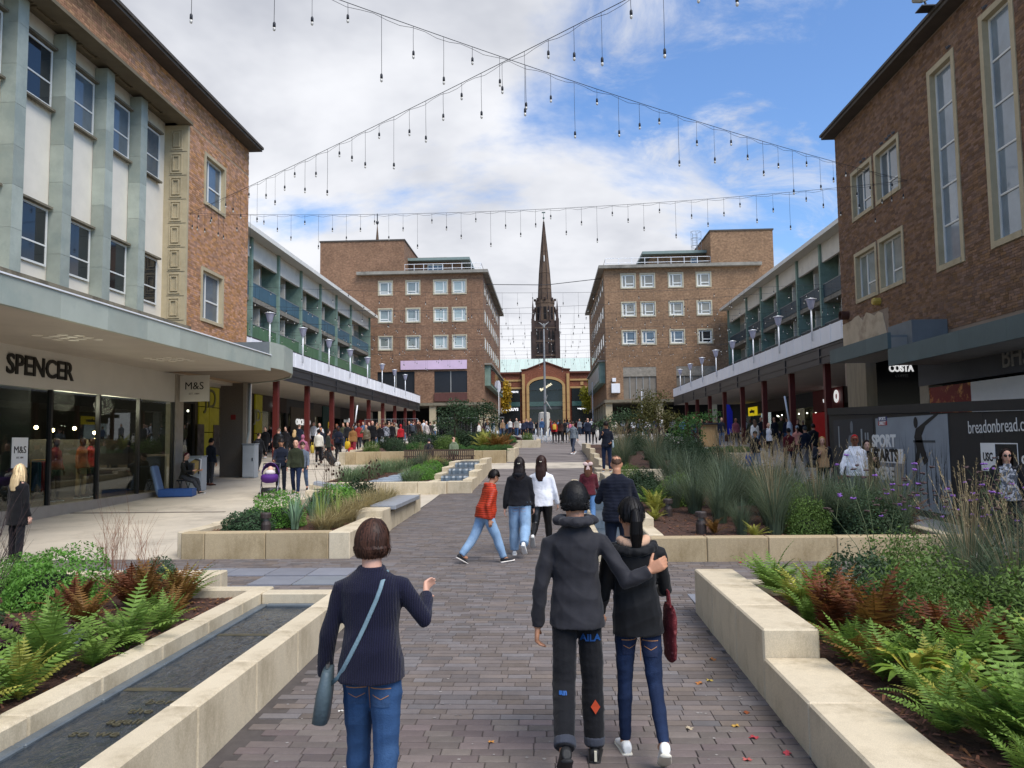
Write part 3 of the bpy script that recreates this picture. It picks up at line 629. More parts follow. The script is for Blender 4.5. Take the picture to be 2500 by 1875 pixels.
for k in range(8):
    z = 6.5+k*.86; mb = MB(); xa, xb = -13.2, -12.78; yf = 25.98
    for (o, t, d) in ((0, .04, .03), (.09, .035, .05)):
        mb.box(xa+o, xb-o, yf-d, yf, z+o, z+o+t); mb.box(xa+o, xb-o, yf-d, yf, z+.72-o-t, z+.72-o); mb.box(xa+o, xa+o+t, yf-d, yf, z+o+t, z+.72-o-t); mb.box(xb-o-t, xb-o, yf-d, yf, z+o+t, z+.72-o-t)
    mb.build('stone_panel', m_port, LB)
    mb = MB(); mb.box(xa-.05, xb+.16, yf-.012, yf, z-.075, z-.06); mb.build('stone_joint', m_conc, LB)
for k in range(8):
    yf = 23.68-k*1.94; mb = MB()
    zs_ = [6.25]+[6.25+1.05*i+rng.uniform(-.2, .2) for i in range(1, 7)]+[13.4]
    for i in range(7): mbx = MB(); mbx.box(XB-.06, -13.04+rng.uniform(0, .004), yf, yf+.40, zs_[i]+.003, zs_[i+1]-.003); mbx.build('fin', mat('green_fin', '#9ea498', .5, .14, 1.6, .08, 40, rnd=.18, stain=('#838e86', .45, .65, .6), sscale=.9), LB)
    a0, a1 = yf+.46, yf+1.87
    if k == 0: a0, a1 = yf+.46, yf+1.87
    window(LB, 'x', 1, XB, a0, a1, 11.27, 12.87, m_frame, m_gsky if k < 3 else m_gdark, .055, (.03,), (.42,), .02, .05)
    window(LB, 'x', 1, XB, a0, a1, 6.89, 8.45, m_frame, m_gdark, .055, (.03,), (.36,), .02, .05)
    for zl, dl in ((8.47, .10), (12.9, .10), (11.17, .08)): mb = MB(); mb.box(XB-.05, XB+dl, a0-.05, a1+.04, zl, zl+.06); mb.build('lintel' if dl > .09 else 'sill', m_conc, LB)
mb = MB(); mb.box(XB-.05, XL+.2, Y0, 26.1, 6.02, 6.2); mb.box(XB-.05, XL+.38, Y0, 26.15, 5.88, 6.02); mb.box(XB-.05, XL+.25, Y0, 26.12, 5.72, 5.88); mb.build('stone_ledge', m_conc, LB)
mb = MB()
for i in range(120): y = 12+i*.115; mb.tube([(XL+.34, y, 5.7), (XL+.34+rng.uniform(0, .14), y+rng.uniform(-.1, .1), 5.98)], .004, 3)
mb.build('bird_spike', mat('spike_steel', '#55504a', .6, .1), LB, kind='stuff')
# canopy
mb = MB(); mb.box(XL, -9.12, Y0, 24.6, 4.5, 4.85); mb.build('canopy_soffit', m_soffit, LB)
ys_ = list(np.arange(6.0, 24.7, 1.55)); ys_[-1] = 24.6
for i in range(len(ys_)-1):
    mb = MB(); mb.box(-9.12, -9.02, ys_[i]+.002, ys_[i+1]-.002, 4.47, 4.97); mb.build('canopy_fascia', m_copper, LB)
mb = MB(); mb.box(-9.16, -8.99, Y0, 24.62, 4.972, 5.0); mb.build('canopy_trim', m_white, LB)
mb = MB(); mb.box(XL, -9.13, Y0, 24.6, 4.853, 4.9); mb.build('canopy_roof', mat('roof_felt', '#6f6f6d', .9, .2, 2), LB)
for (yc, xs2) in ((20.6, 3), (16.0, 3)):
    for a in range(4):
        for b in range(3): mb = MB(); mb.lathe([(.11, 0), (.11, .012), (.09, .014)], (-11.0+a*.28, yc+b*.34+(a % 2)*.15, 4.487), 12); mb.build('downlight', mat('lamp_glass', '#e6e0d4', .4, .02), LB)
# curved end of the canopy
cpts = [(-9.07, 24.6), (-8.98, 25.6), (-9.15, 27.0), (-9.75, 28.6), (-10.9, 30.2), (-12.4, 31.3), (-13.3, 31.9)]
mb = MB(); n_ = len(cpts)
mb.prism([(p[0], p[1]) for p in cpts]+[(-13.3, 24.6)], 4.62, 4.7); mb.build('curved_soffit', mat('curved_soffit_paint', '#8b7f70', .8, .1, 1), LB)
for i in range(n_-1):
    (xa, ya), (xb, yb) = cpts[i], cpts[i+1]; mb = MB(); d = Vector((yb-ya, -(xb-xa), 0)).normalized()*.05
    mb.prism([(xa, ya), (xb, yb), (xb+d.x, yb+d.y), (xa+d.x, ya+d.y)], 4.58, 5.42); mb.build('curved_fascia', m_copper, LB)
mb = MB(); mb.box(-12.55, -9.07, 24.55, 24.65, 4.9, 5.42); mb.build('canopy_return', mat('lead_grey', '#6d7274', .6, .1, 2), LB)
# shop front
mb = MB(); mb.box(XL-.25, XL, Y0, 25.7, 3.54, 4.5); mb.build('shop_fascia', mat('putty_fascia', '#c6c1b8', .6, .06, .8), LB)
mb = MB(); mb.box(XL-.2, XL+.06, Y0, 25.4, .0, .62); mb.build('stall_riser', mat('riser_stone', '#9b9184', .85, .1, 3, .2, 60), LB)
ml = [Y0, 8.9, 11.2, 13.5, 16.2, 18.98, 21.08, 23.2, 25.37]
for i in range(len(ml)-1):
    mb = MB(); mb.box(XL-.06, XL-.05, ml[i]+.03, ml[i+1]-.03, .62, 3.54); mb.build('shop_window', m_shopglass, LB)
for y in ml: mb = MB(); mb.box(XL-.1, XL+.01, y-.035, y+.035, .622, 3.538); mb.build('mullion', mat('dark_mullion', '#2a2826', .4, .05), LB)
mb = MB(); mb.box(XL-.35, XL+.05, 25.41, 25.95, .1, 4.49); mb.build('pier', mat('pier_stone', '#9d9486', .85, .12, 5, .3, 120), LB)
mb = MB(); mb.box(-13.45, -12.5, 31.0, 31.5, .4, 4.6); mb.build('pier', mat('aggregate_column', '#6b6258', .95, .2, 25, .5, 160), LB)
mb = MB(); mb.box(-12.498, -12.35, 30.98, 31.52, .4, 4.6); mb.build('pier_facing', mat('pier_stone', '#9d9486'), LB)
mb = MB(); mb.tube([(-12.28, 31.1, 4.6), (-12.28, 31.1, 2.6), (-12.36, 31.05, 2.2), (-12.36, 31.05, 1.6)], .055, 8); mb.build('downpipe', mat('pipe_grey', '#8e938f', .5, .1), LB, True)
mb = MB(); mb.box(-13.0, -12.8, 30.97, 31.0, 3.1, 3.3); mb.build('alarm_box', mat('alarm_red', '#7a2220', .5, .05), LB)
# interior of the shop
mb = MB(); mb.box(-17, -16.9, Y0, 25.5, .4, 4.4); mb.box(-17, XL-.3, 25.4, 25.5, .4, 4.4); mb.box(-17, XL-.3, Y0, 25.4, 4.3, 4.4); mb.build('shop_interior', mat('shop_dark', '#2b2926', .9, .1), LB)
mb = MB(); mb.box(-17, XL-.2, Y0, 25.5, .42, .6); mb.build('shop_floor', mat('shop_floor_wood', '#5a4c3d', .6, .1), LB)
mb = MB(); mb.box(-14.2, -14.1, 18.9, 25.3, .6, 2.3); mb.build('display_board', mat('display_grey', '#55524c', .8, .1), LB)
mb = MB(); mb.box(-13.2, -13.1, Y0, 18.9, .6, 3.6); mb.build('display_screen', mat('screen_black', '#0d0d0e', .5, .05), LB)
mb = MB(); mb.box(-26, -25.7, Y0, Y1, 0, ZT); mb.box(-26, -17.01, Y0, 25.5, .3, 4.6); mb.build('rear_wall', mat('rear_render', '#8a8378', .9, .1), LB)
mb = MB(); mb.box(-26, XL-.355, 25.5, Y1, 4.5, 4.62); mb.build('passage_soffit', m_soffit, LB)
def lampglow(name, x, y, z, r, P, e=6, col='#ffd9a0'):
    mb = MB(); mb.ell((x, y, z), (r, r, r), 8, 6); return mb.build(name, mat('glow_'+col, col, .5, 0, emit=e), P)
for (y, z) in ((20.3, 2.62), (21.0, 2.55), (22.0, 2.62), (23.0, 2.5), (23.1, 2.3)): lampglow('shop_lamp', -13.9, y, z, .05, LB, 25)
for y in (20.4, 22.3): pl_ = bpy.data.lights.new('shop_light', 'POINT'); pl_.energy = 45; pl_.color = (1, .86, .66); pl_.shadow_soft_size = .3; po_ = bpy.data.objects.new('shop_light', pl_); COL.objects.link(po_); po_.location = (-13.2, y, 3.3)
# signs on the store
sg_ = thing('shop_sign', 'large black capital letters on the putty shop fascia', 'sign', (XL, 18.5, 4))
text('letters', 'SPENCER', .66, 'x', 1, XL, 18.52, 4.03, mat('black_letter', '#17140f', .4, .03), sg_, .035, sx=.94, bold=.012, off=.0)
hs_ = thing('hanging_sign', 'square putty hanging sign with black lettering beside the shop window', 'sign', (-12, 25.6, 4))
mb = MB(); mb.box(-12.5, -11.5, 25.55, 25.63, 3.56, 4.45); mb.build('panel', mat('putty_fascia', '#a49a8e'), hs_); text('lettering', 'M&S', .36, 'y', -1, 25.55, -12.0, 4.08, MATS['black_letter'], hs_, .01); text('small_lettering', 'EST. 1884', .09, 'y', -1, 25.55, -12.0, 3.82, mat('grey_letter', '#6e675f', .5, .03), hs_, .01)
ps_ = thing('window_poster', 'small white poster with black lettering in the dark shop window', 'poster', (XL, 17.9, 2.1))
mb = MB(); mb.box(XL-.045, XL-.035, 17.62, 18.18, 1.6, 2.32); mb.build('sheet', mat('poster_white', '#efefec', .5, .02), ps_); text('lettering', 'M&S', .24, 'x', 1, XL-.035, 17.9, 2.02, MATS['black_letter'], ps_, .006); text('small_lettering', 'EST. 1884', .06, 'x', 1, XL-.035, 17.9, 1.84, MATS['grey_letter'], ps_, .006)
# ================================================================ right store (brown brick, tall windows)
XR = 11.2
RB = thing('brick_store', 'brown brick store with tall stone framed windows on the right', 'building', (13, 22, .3))
ZR = 13.6; YA, YB = 9.0, 29.5
wr = [(26.42, 27.98, 9.98, 11.55), (24.38, 25.96, 9.98, 11.55), (26.36, 27.98, 7.0, 8.56), (24.38, 25.96, 7.0, 8.56)]
tall = [(20.98, 22.14, 6.9, 12.5), (18.3, 19.42, 6.9, 12.62), (15.6, 16.75, 6.9, 12.62), (12.9, 14.05, 6.9, 12.62)]
mb = MB(); holes_wall(mb, 'x', -1, XR, -.35, -.002, YA, YB, 4.0, ZR, [(w[0]-.07, w[1]+.07, w[2]-.07, w[3]+.07) for w in wr+tall]+[(23.75, 29.3, 3.9, 5.03)]); mb.box(XR+.35, 26, YB-.3, YB, 4.6, ZR); mb.box(25.7, 26, YA, YB-.3, 0, ZR); mb.box(XR+.352, 26, YA, YA+.3, 4, ZR); mb.build('wall', m_mortarR, RB)
hol = [(w[0]-.13, w[1]+.13, w[2]-.13, w[3]+.13) for w in wr]+[(w[0]-.15, w[1]+.15, w[2]-.15, w[3]+.15) for w in tall]
bricks(RB, 'x', -1, XR, [(14.5, YB, 5.05, ZR)], hol+[(25.6, 29.6, 5.0, 6.28)], m_brickR, m_brickR1, 300, key=lambda q: abs(q[0]-17.6)+abs(q[2]-8)*.35)
mb = MB(); V = [(25.62, 5.04), (YB, 5.04), (YB, 6.3)]+[(29.3-i*.33, 6.3+rng.uniform(-.12, .16)) for i in range(1, 11)]; mb.extr(V, 'x', XR-.016, XR+.01); mb.build('render_patch', mat('old_render', '#b9a88f', .9, .12, 2, .3, 30, stain=('#8b7763', .5, .7, .7), sscale=1.2), RB)
mb = MB(); mb.box(XR-.45, 26, YA, YB+.2, ZR+.003, ZR+.11); mb.box(XR-.5, 26, YA, YB+.25, ZR+.11, ZR+.2); mb.build('roof', mat('eave_dark', '#4b443c'), RB)
for i, w in enumerate(wr): window(RB, 'x', -1, XR, *w, m_frame, m_gsky if i < 2 else m_ggrey, .06, (.62,), ((.3, .0, .62),), .12, .06, .13, m_port)
for i, w in enumerate(tall): window(RB, 'x', -1, XR, *w, m_frame, mat('tall_glass', '#7d8a93', .06, .3, .6, spec=.8), .06, (), (.2, .4, .6, .8), .12, .06, .16, m_port, name='tall_window')
for (y0_, y1_, z0_, z1_) in ((22.2, 26.7, 4.6, 5.04), (YA, 22.22, 4.1, 4.56)):
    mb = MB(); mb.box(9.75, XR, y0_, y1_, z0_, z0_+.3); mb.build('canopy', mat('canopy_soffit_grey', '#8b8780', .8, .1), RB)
    c_ = list(np.linspace(y0_, y1_, 4 if y0_ > 20 else 8))
    for i in range(len(c_)-1): mb = MB(); mb.box(9.65, 9.75, c_[i]+.002, c_[i+1]-.002, z0_-.02, z1_); mb.build('canopy_fascia', mat('dark_green_fascia', '#4f5f60', .5, .12, 1.5, .05, 20, rnd=.06), RB)
    mb = MB(); mb.box(9.76, XR, y0_, y1_, z0_+.301, z0_+.36); mb.build('canopy_roof', mat('lead_grey', '#6d7274'), RB)
mb = MB(); mb.box(10.2, XR-.02, 21.9, 23.4, 4.66, 5.35); mb.build('plant_box', mat('lead_grey', '#6d7274'), RB)
mb = MB(); mb.box(XR-.02, XR+.35, YA, 23.75, 3.58, 4.32); mb.build('shop_fascia', mat('blue_grey_fascia', '#4d5058', .6, .12, 1, stain=('#77797e', .6, .75, .5)), RB)
mb = MB(); mb.box(XR, XR+.4, 23.2, 23.75, .3, 3.58); mb.build('pier', mat('pier_stone', '#9d9486'), RB)
mb = MB(); mb.box(XR-.05, XR+.32, 27.5, 29.2, .4, 4.9); mb.build('pier', mat('worn_column', '#877b66', .9, .2, 2, .3, 40, vscale=(3, 3, .5)), RB)
mb = MB(); mb.box(XR+.02, XR+.08, 20.9, 23.2, 1, 3.5); mb.build('window_graphic', mat('apple_print', '#7c1a1c', .5, 0, stain=('#e8a25c', .5, .62, 1), sscale=2.6), RB)
mb = MB(); mb.box(XR-.02, XR+.1, YA, 20.9, 1, 3.5); mb.build('white_board', m_white, RB)
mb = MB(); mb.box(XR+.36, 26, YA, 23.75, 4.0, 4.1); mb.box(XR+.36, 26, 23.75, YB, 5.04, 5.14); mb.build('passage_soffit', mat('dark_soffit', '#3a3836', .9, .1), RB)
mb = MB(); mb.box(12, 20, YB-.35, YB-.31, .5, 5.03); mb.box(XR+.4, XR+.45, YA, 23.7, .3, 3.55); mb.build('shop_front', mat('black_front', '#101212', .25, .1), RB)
mb = MB(); mb.box(13.0, 15.5, YB-.45, YB-.36, 1.2, 2.35); mb.build('counter', mat('counter_wood', '#5b3f27', .6, .15), RB)
bs_ = thing('shop_sign', 'worn grey serif letters on the blue grey fascia', 'sign', (XR, 19.3, 4))
text('letters', 'BHS', .72, 'x', -1, XR-.02, 18.85, 3.96, mat('worn_letter', '#8f8c88', .6, .2, 8), bs_, .03, sx=.9, bold=.004)
cs_ = thing('shop_sign', 'white lit capital letters in the dark passage by the brick column', 'sign', (13.2, 29, 3.9))
text('letters', 'COSTA', .36, 'y', -1, YB-.36, 13.1, 4.6, mat('lit_white', '#ffffff', .5, 0, emit=.3), cs_, .04, sx=.75, bold=.012); text('small_letters', 'COFFEE', .14, 'y', -1, YB-.36, 13.12, 4.32, mat('dim_white', '#9a9a98', .5, 0), cs_, .02)
fl = thing('floodlight', 'grey metal floodlight on the right roof edge', 'floodlight', (10.6, 20.2, 13.9))
mb = MB(); mb.cbox(-.22, .22, -.16, .16, -.2, .2, .04); o_ = mb.mesh('housing', mat('flood_grey', '#9c978a', .5, .1)); obj('housing', o_, fl, M=T(10.45, 20.9, 14.25, .5, 1, .5, -.5)); mb = MB(); mb.tube([(10.6, 20.9, 13.8), (10.5, 20.9, 14.1)], .03, 6); mb.box(10.35, 10.8, 20.7, 21.1, 13.801, 13.83); mb.build('bracket', m_leadblk, fl)
al = thing('alarm_bell', 'yellow alarm box on the brown brick wall below a window', 'alarm box', (XR, 25.2, 6.6))
mb = MB(); mb.lathe([(.13, 0), (.13, .2), (.1, .26)], (0, 0, 0), 8); obj('case', mb.mesh('case', mat('alarm_yellow', '#b89b45', .5, .1)), al, M=T(XR, 26.18, 6.62, 0, 1, 0, R(-90)))
vn = thing('wall_vent', 'round rusty vent on the brown brick wall', 'vent', (XR, 29, 6.5)); mb = MB(); mb.lathe([(.16, 0), (.17, .3), (.14, .3), (.13, .1)], (0, 0, 0), 14); obj('duct', mb.mesh('duct', mat('vent_rust', '#4a2c22', .7, .2)), vn, M=T(XR, 28.95, 6.6, 0, 1, 0, R(-90)))
# ================================================================ hoarding in front of the right store
HB = thing('hoarding', 'black painted site hoarding with sports posters in front of the right store', 'hoarding', (8.5, 18, .3))
m_hblk = mat('hoarding_black', '#1c1d20', .55, .15, 1.5, .05, 10); XH = 8.3
cuts = list(np.arange(11.5, 23.3, 1.22)); cuts[-1] = 23.2
for i in range(len(cuts)-1):
    a, b = cuts[i], cuts[i+1]; mb = MB(); za, zb = g(a), g(b); e = .003
    mb.add([(XH, a+e, za-.05), (XH, b-e, zb-.05), (XH, b-e, zb+2.3), (XH, a+e, za+2.3), (XH+.05, a+e, za-.05), (XH+.05, b-e, zb-.05), (XH+.05, b-e, zb+2.3), (XH+.05, a+e, za+2.3)], [(0, 1, 2, 3), (7, 6, 5, 4), (0, 4, 5, 1), (1, 5, 6, 2), (2, 6, 7, 3), (3, 7, 4, 0)]); mb.build('panel', m_hblk, HB)
mb = MB(); mb.add([(XH-.04, 11.5, g(11.5)+2.302), (XH-.04, 23.24, g(23.2)+2.302), (XH-.04, 23.24, g(23.2)+2.5), (XH-.04, 11.5, g(11.5)+2.5), (XH+.12, 11.5, g(11.5)+2.302), (XH+.12, 23.24, g(23.2)+2.302), (XH+.12, 23.24, g(23.2)+2.5), (XH+.12, 11.5, g(11.5)+2.5)], [(0, 1, 2, 3), (7, 6, 5, 4), (0, 4, 5, 1), (1, 5, 6, 2), (2, 6, 7, 3), (3, 7, 4, 0)]); mb.build('capping', m_hblk, HB)
mb = MB(); mb.box(XH, XR, 23.2, 23.26, .3, 2.85); mb.build('return_panel', m_hblk, HB)
def poster(name, a0, a1, z0, z1, m, off=.006, label=None, P=None): mb = MB(); mb.box(XH-off, XH-.001, a0, a1, z0, z1); return mb.build(name, m, P)
p1 = thing('poster', 'grey poster of an athlete stretching among bare trees on the black hoarding', 'poster', (XH, 18.2, 1.5))
poster('print', 16.45, 20.0, .45, 2.55, mat('poster_grey', '#8a929b', .6, .12, 1.2), P=p1)
mb = MB()   # bare trees printed on the poster
for i in range(26):
    a = 16.55+rng.random()*3.2; z = .5+rng.random()*.2; h = rng.uniform(.7, 1.7); mb.add([(XH-.008, a, z), (XH-.008, a+.05, z), (XH-.008, a+.02+rng.uniform(-.12, .12), z+h)], [(0, 1, 2)])
    for k in range(3): b = a+rng.uniform(-.05, .05); zz2 = z+h*rng.uniform(.3, .7); mb.add([(XH-.008, b, zz2), (XH-.008, b+.02, zz2), (XH-.008, b+rng.uniform(-.25, .25), zz2+.4)], [(0, 1, 2)])
mb.build('tree_print', mat('print_dark', '#3a4046', .6, .1), p1)
sil = [(18.35, .6), (18.2, 1.15), (18.3, 1.6), (18.2, 1.9), (17.6, 2.25), (17.2, 2.45), (17.15, 2.38), (17.75, 2.0), (17.95, 1.65), (17.85, 1.2), (17.7, .75), (17.9, .6), (18.05, 1.05), (18.15, .6)]
mb = MB(); mb.add([(XH-.011, a-.35, 1.45+(z-.6)*.62) for a, z in sil], [tuple(range(len(sil)))]); mb.ell((XH-.011, 17.85, 2.4), (.003, .1, .13), 12, 8); mb.build('figure_print', mat('print_black', '#141518', .6, .05), p1)
mb = MB(); mb.add([(XH-.011, a, z) for a, z in ((17.0, 1.95), (18.0, 1.95), (18.0, 2.0), (17.0, 2.0))], [(0, 1, 2, 3)]); mb.add([(XH-.011, a, z) for a, z in ((17.9, .6), (17.95, .6), (17.95, 1.95), (17.9, 1.95))], [(0, 1, 2, 3)]); mb.build('goal_print', mat('print_dark', '#3a4046'), p1)
p2 = thing('poster', 'dark poster of a standing gym athlete at the far end of the hoarding', 'poster', (XH, 21.6, 1.5)); poster('print', 20.15, 22.9, .6, 2.58, mat('poster_dark', '#2c2f35', .6, .2, .8), P=p2)
for (a, z, w, h) in ((22.5, 2.1, .04, .6), (20.9, 2.0, .05, .6), (20.65, 1.95, .04, .5), (20.5, 1.95, .04, .5)): poster('light_print', a-w, a+w, z-h/2, z+h/2, mat('print_light', '#8f959b', .6, .05), .009, P=p2)
mb = MB(); mb.add([(XH-.010, a, 1.3+(z-.7)*.72) for a, z in ((21.95, .9), (21.9, 1.5), (21.75, 1.85), (21.5, 1.9), (21.3, 1.85), (21.15, 1.5), (21.1, .9), (21.3, .7), (21.75, .7))], [tuple(range(9))]); mb.ell((XH-.010, 21.55, 2.36), (.003, .11, .17), 10, 8); mb.build('figure_print', mat('print_mid', '#6d747b', .6, .1), p2)
ss = thing('hoarding_lettering', 'big white block words on the hoarding behind the man in red cap', 'lettering', (XH, 20, 1)); wl_ = mat('print_white', '#e9e9e8', .6, .02)
text('words', 'SPORT', .40, 'x', -1, XH-.008, 19.57, 1.97, wl_, ss, .006, bold=.02, sx=1.12); poster('block', 18.55, 20.5, 1.45, 1.79, wl_, .010, P=ss); text('words', 'STARTS', .40, 'x', -1, XH-.012, 19.53, 1.62, mat('print_black', '#141518'), ss, .006, bold=.018, sx=1.08); text('words', 'HERE', .42, 'x', -1, XH-.008, 19.6, 1.17, wl_, ss, .006, bold=.02, sx=1.1)
sd = thing('poster', 'small blue and red logo plate on the hoarding', 'poster', (XH, 20, 2.1)); poster('blue_plate', 19.33, 19.83, 2.48, 2.58, mat('logo_blue', '#2a2f6b', .5, .02), .012, P=sd); poster('red_plate', 19.33, 19.83, 2.37, 2.47, mat('logo_red', '#a8242c', .5, .02), .012, P=sd); text('words', 'SPORTS', .11, 'x', -1, XH-.013, 19.58, 2.53, wl_, sd, .004, bold=.004); text('words', 'DIRECT', .11, 'x', -1, XH-.013, 19.58, 2.42, wl_, sd, .004, bold=.004)
gf = thing('hoarding_lettering', 'white hand painted web address on the black hoarding', 'lettering', (XH, 14.8, 2)); text('words', 'breadonbread.com/', .36, 'x', -1, XH-.003, 14.55, 2.26, mat('chalk_white', '#d8d8d6', .8, .1), gf, .004, sx=.80, rot=R(1.0))
us = thing('poster', 'white square logo poster on the black hoarding', 'poster', (XH, 15.4, 1.3)); poster('sheet', 14.8, 15.28, 1.42, 1.95, wl_, .008, P=us); poster('frame_line', 14.1, 14.8, 1.93, 1.95, wl_, .007, P=us); poster('frame_line', 14.1, 14.12, 1.5, 1.93, wl_, .007, P=us); text('words', 'USC', .22, 'x', -1, XH-.009, 15.04, 1.68, mat('print_black', '#141518'), us, .004, bold=.006, sx=.8); text('words', 'EST', .07, 'x', -1, XH-.003, 14.67, 1.68, wl_, us, .004)
cm = thing('hoarding_lettering', 'white capital letters low at the near end of the hoarding', 'lettering', (XH, 13.6, 1)); text('words', 'COMING', .19, 'x', -1, XH-.003, 13.62, 1.65, wl_, cm, .004, bold=.012)
# ================================================================ terraces with balconies over arcades
m_tgreen = mat('terrace_green_fin', '#7c9183', .6, .14, 1.5, .08, 20, stain=('#5c7468', .45, .65, .7), sscale=.7)
m_tcream = mat('terrace_cream', '#cfc8ba', .75, .08, 1.2, stain=('#8f887b', .55, .75, .5), sscale=.5)
m_troof = mat('terrace_soffit', '#c5bfb2', .75, .06, 1)
m_slabc = mat('balcony_slab', '#7f796d', .9, .15, 2, stain=('#4c463c', .5, .7, .6))
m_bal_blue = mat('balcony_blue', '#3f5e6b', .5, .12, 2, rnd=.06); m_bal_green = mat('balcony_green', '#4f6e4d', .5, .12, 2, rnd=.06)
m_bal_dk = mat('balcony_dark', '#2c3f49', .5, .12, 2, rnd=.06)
m_wpanel = mat('white_parapet', '#f2f2f4', .45, .03, 2, rnd=.03)
def terrace(sgn, XC, YS, YE, fins, yend, label, fin0):
    X = sgn*19.0; n = -sgn
    TB = thing('terrace_building', label, 'building', (sgn*20, 55, 1))
    # canopy over the arcade
    mb = MB(); mb.box(XC+sgn*.12, X, YS, YE, 5.35, 5.6); mb.build('arcade_soffit', m_soffit, TB)
    mb = MB(); mb.box(XC+sgn*.12, X, YS, YE, 5.602, 5.75); mb.build('walkway_deck', mat('roof_felt', '#6f6f6d'), TB)
    mb = MB(); mb.box(XC+sgn*.04, XC+sgn*.14, YS, YE, 5.32, 6.08)
    for z in (5.30, 5.62, 6.0): mb.box(XC, XC+sgn*.06, YS, YE, z, z+.06)
    mb.build('fascia_band', m_leadblk, TB)
    k = 0; y = YS
    while y < YE-.2:
        b = min(y+1.24, YE); mb = MB(); mb.box(XC+sgn*.01, XC+sgn*.05, y+.012, b-.012, 6.14, 6.9); mb.box(XC-sgn*.005, XC+sgn*.02, b-.03, b+.03, 6.16, 6.92); mb.build('parapet_panel', m_wpanel, TB); y += 1.24
    mb = MB(); mb.box(XC, XC+sgn*.12, YS, YE, 6.925, 6.96); mb.box(XC+sgn*.052, XC+sgn*.09, YS, YE, 6.1, 6.924); mb.build('parapet_cap', mat('cap_dark', '#3b3a38', .6, .1), TB)
    # steel columns of the arcade
    ys = [fin0+5.02*i for i in range(int((YE-fin0)/5.02)+1)]
    for y in ys:
        mb = MB(); xx = XC+sgn*.35; mb.box(xx-.13, xx+.13, y-.13, y+.13, g(y)-.05, 5.35); mb.build('column', m_red, TB)
        mb = MB(); mb.box(XC-sgn*.004, XC+sgn*.04, y-.14, y+.14, 5.3, 6.1); mb.build('band_post', m_leadblk, TB)
    # shop fronts under the arcade
    y = YS+1; k = 0
    while y < YE:
        b = min(y+rng.choice((5, 6.5, 8)), YE+3)
        mb = MB(); mb.box(X-sgn*.0, X+sgn*.2, y, b, 4.3, 5.35); mb.box(X, X+sgn*.2, y, y+.35, .3, 4.3); mb.box(X, X+sgn*.2, y+.35, b, .3, g(y)+.45)
        sf = mb.build('shop_front', mat('front_%d' % (k % 5), ('#2c2b2a', '#4a443d', '#33261f', '#3c3f42', '#57504a')[k % 5], .6, .1), TB)
        mb = MB(); mb.box(X+sgn*.12, X+sgn*.13, y+.35, b, g(y)+.45, 4.3); mb.build('pane', m_shopglass, sf)
        mb = MB(); mb.box(X+sgn*2.5, X+sgn*2.6, y, b, 0, 5); mb.build('shop_back', mat('shopback_%d' % (k % 4), ('#8d8370', '#4c4238', '#7a6a55', '#5e5a55')[k % 4], .8, .35, .9), sf)
        for q in range(int((b-y)/2)):
            if rng.random() < .7: lampglow('shop_lamp', X+sgn*(1.2+rng.random()), y+.8+q*2+rng.random(), 4.05, .06, sf, 7, '#fff2dc')
        y = b; k += 1
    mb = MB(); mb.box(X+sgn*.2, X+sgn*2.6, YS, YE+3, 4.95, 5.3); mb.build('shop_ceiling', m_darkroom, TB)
    # upper floors: fins, balconies, back wall
    ZRF = 15.45; XW = X+sgn*1.2
    mb = MB(); mb.box(XW, XW+sgn*.3, YS, yend, 5.75, ZRF-.3); mb.build('back_wall', m_tcream, TB)
    mb = MB(); mb.box(X-sgn*.75, X+sgn*10, YS, yend+.4, ZRF, ZRF+.22); mb.build('roof', m_troof, TB)
    mb = MB(); mb.box(X-sgn*.80, X-sgn*.75, YS, yend+.45, ZRF-.03, ZRF+.26); mb.build('roof_edge', mat('roof_edge_white', '#d6d2c8', .6, .08, 1), TB)
    allf = [fins[0]-5.02*i for i in range(4, 0, -1)]+fins+[yend]
    for i, y in enumerate(allf):
        if y < YS: continue
        mb = MB(); mb.box(X-sgn*.05, XW, y, y+.28, 5.75, ZRF-.005); mb.build('fin', m_tgreen, TB)
        if i == 0 or allf[i-1] < YS-4.9: continue
        a, b = max(allf[i-1]+.28, YS), y
        mb = MB(); mb.box(X+sgn*.1, X+sgn*.3, a, b, 14.15, ZRF-.005); mb.build('beam', m_tcream, TB)
        for fl, (z, mm) in enumerate(((8.95, m_bal_green), (11.68, m_bal_blue))):
            mb = MB(); mb.box(X+sgn*.1, XW, a, b, z-.35, z-.05); mb.build('balcony_slab', m_slabc, TB)
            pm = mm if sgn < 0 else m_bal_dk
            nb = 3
            for q in range(nb):
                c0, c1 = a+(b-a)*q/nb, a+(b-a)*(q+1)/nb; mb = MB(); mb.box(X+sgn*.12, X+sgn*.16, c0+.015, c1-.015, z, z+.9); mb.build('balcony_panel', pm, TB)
            mb = MB(); mb.box(X+sgn*.1, X+sgn*.18, a, b, z+.905, z+.95); mb.build('handrail', mat('rail_grey', '#8b8d88', .5, .1), TB)
            w0 = a+.3; window(TB, 'x', n, XW, a+.25, a+2.2, z+.25, z+2.1, m_frame, m_ggrey if (i+fl) % 2 else m_gdark, .07, (.33, .66), (.35,), -.06, .05)
            mb = MB(); mb.box(XW-sgn*.06, XW-sgn*.0, b-1.7, b-.3, z, z+2.15); mb.build('door', mat('balcony_door', '#8d8f88', .5, .15), TB)
            mb = MB(); mb.box(X+sgn*.5, XW, a+2.5, a+2.62, z-.04, z+2.3); mb.build('partition', m_tcream, TB)
    return TB
terrace(-1, -13.4, 31.6, 80.0, [53.1, 58.1, 63.2, 68.1, 73.2], 81.0, 'left terrace with green and blue balconies over a shop arcade', 38.3)
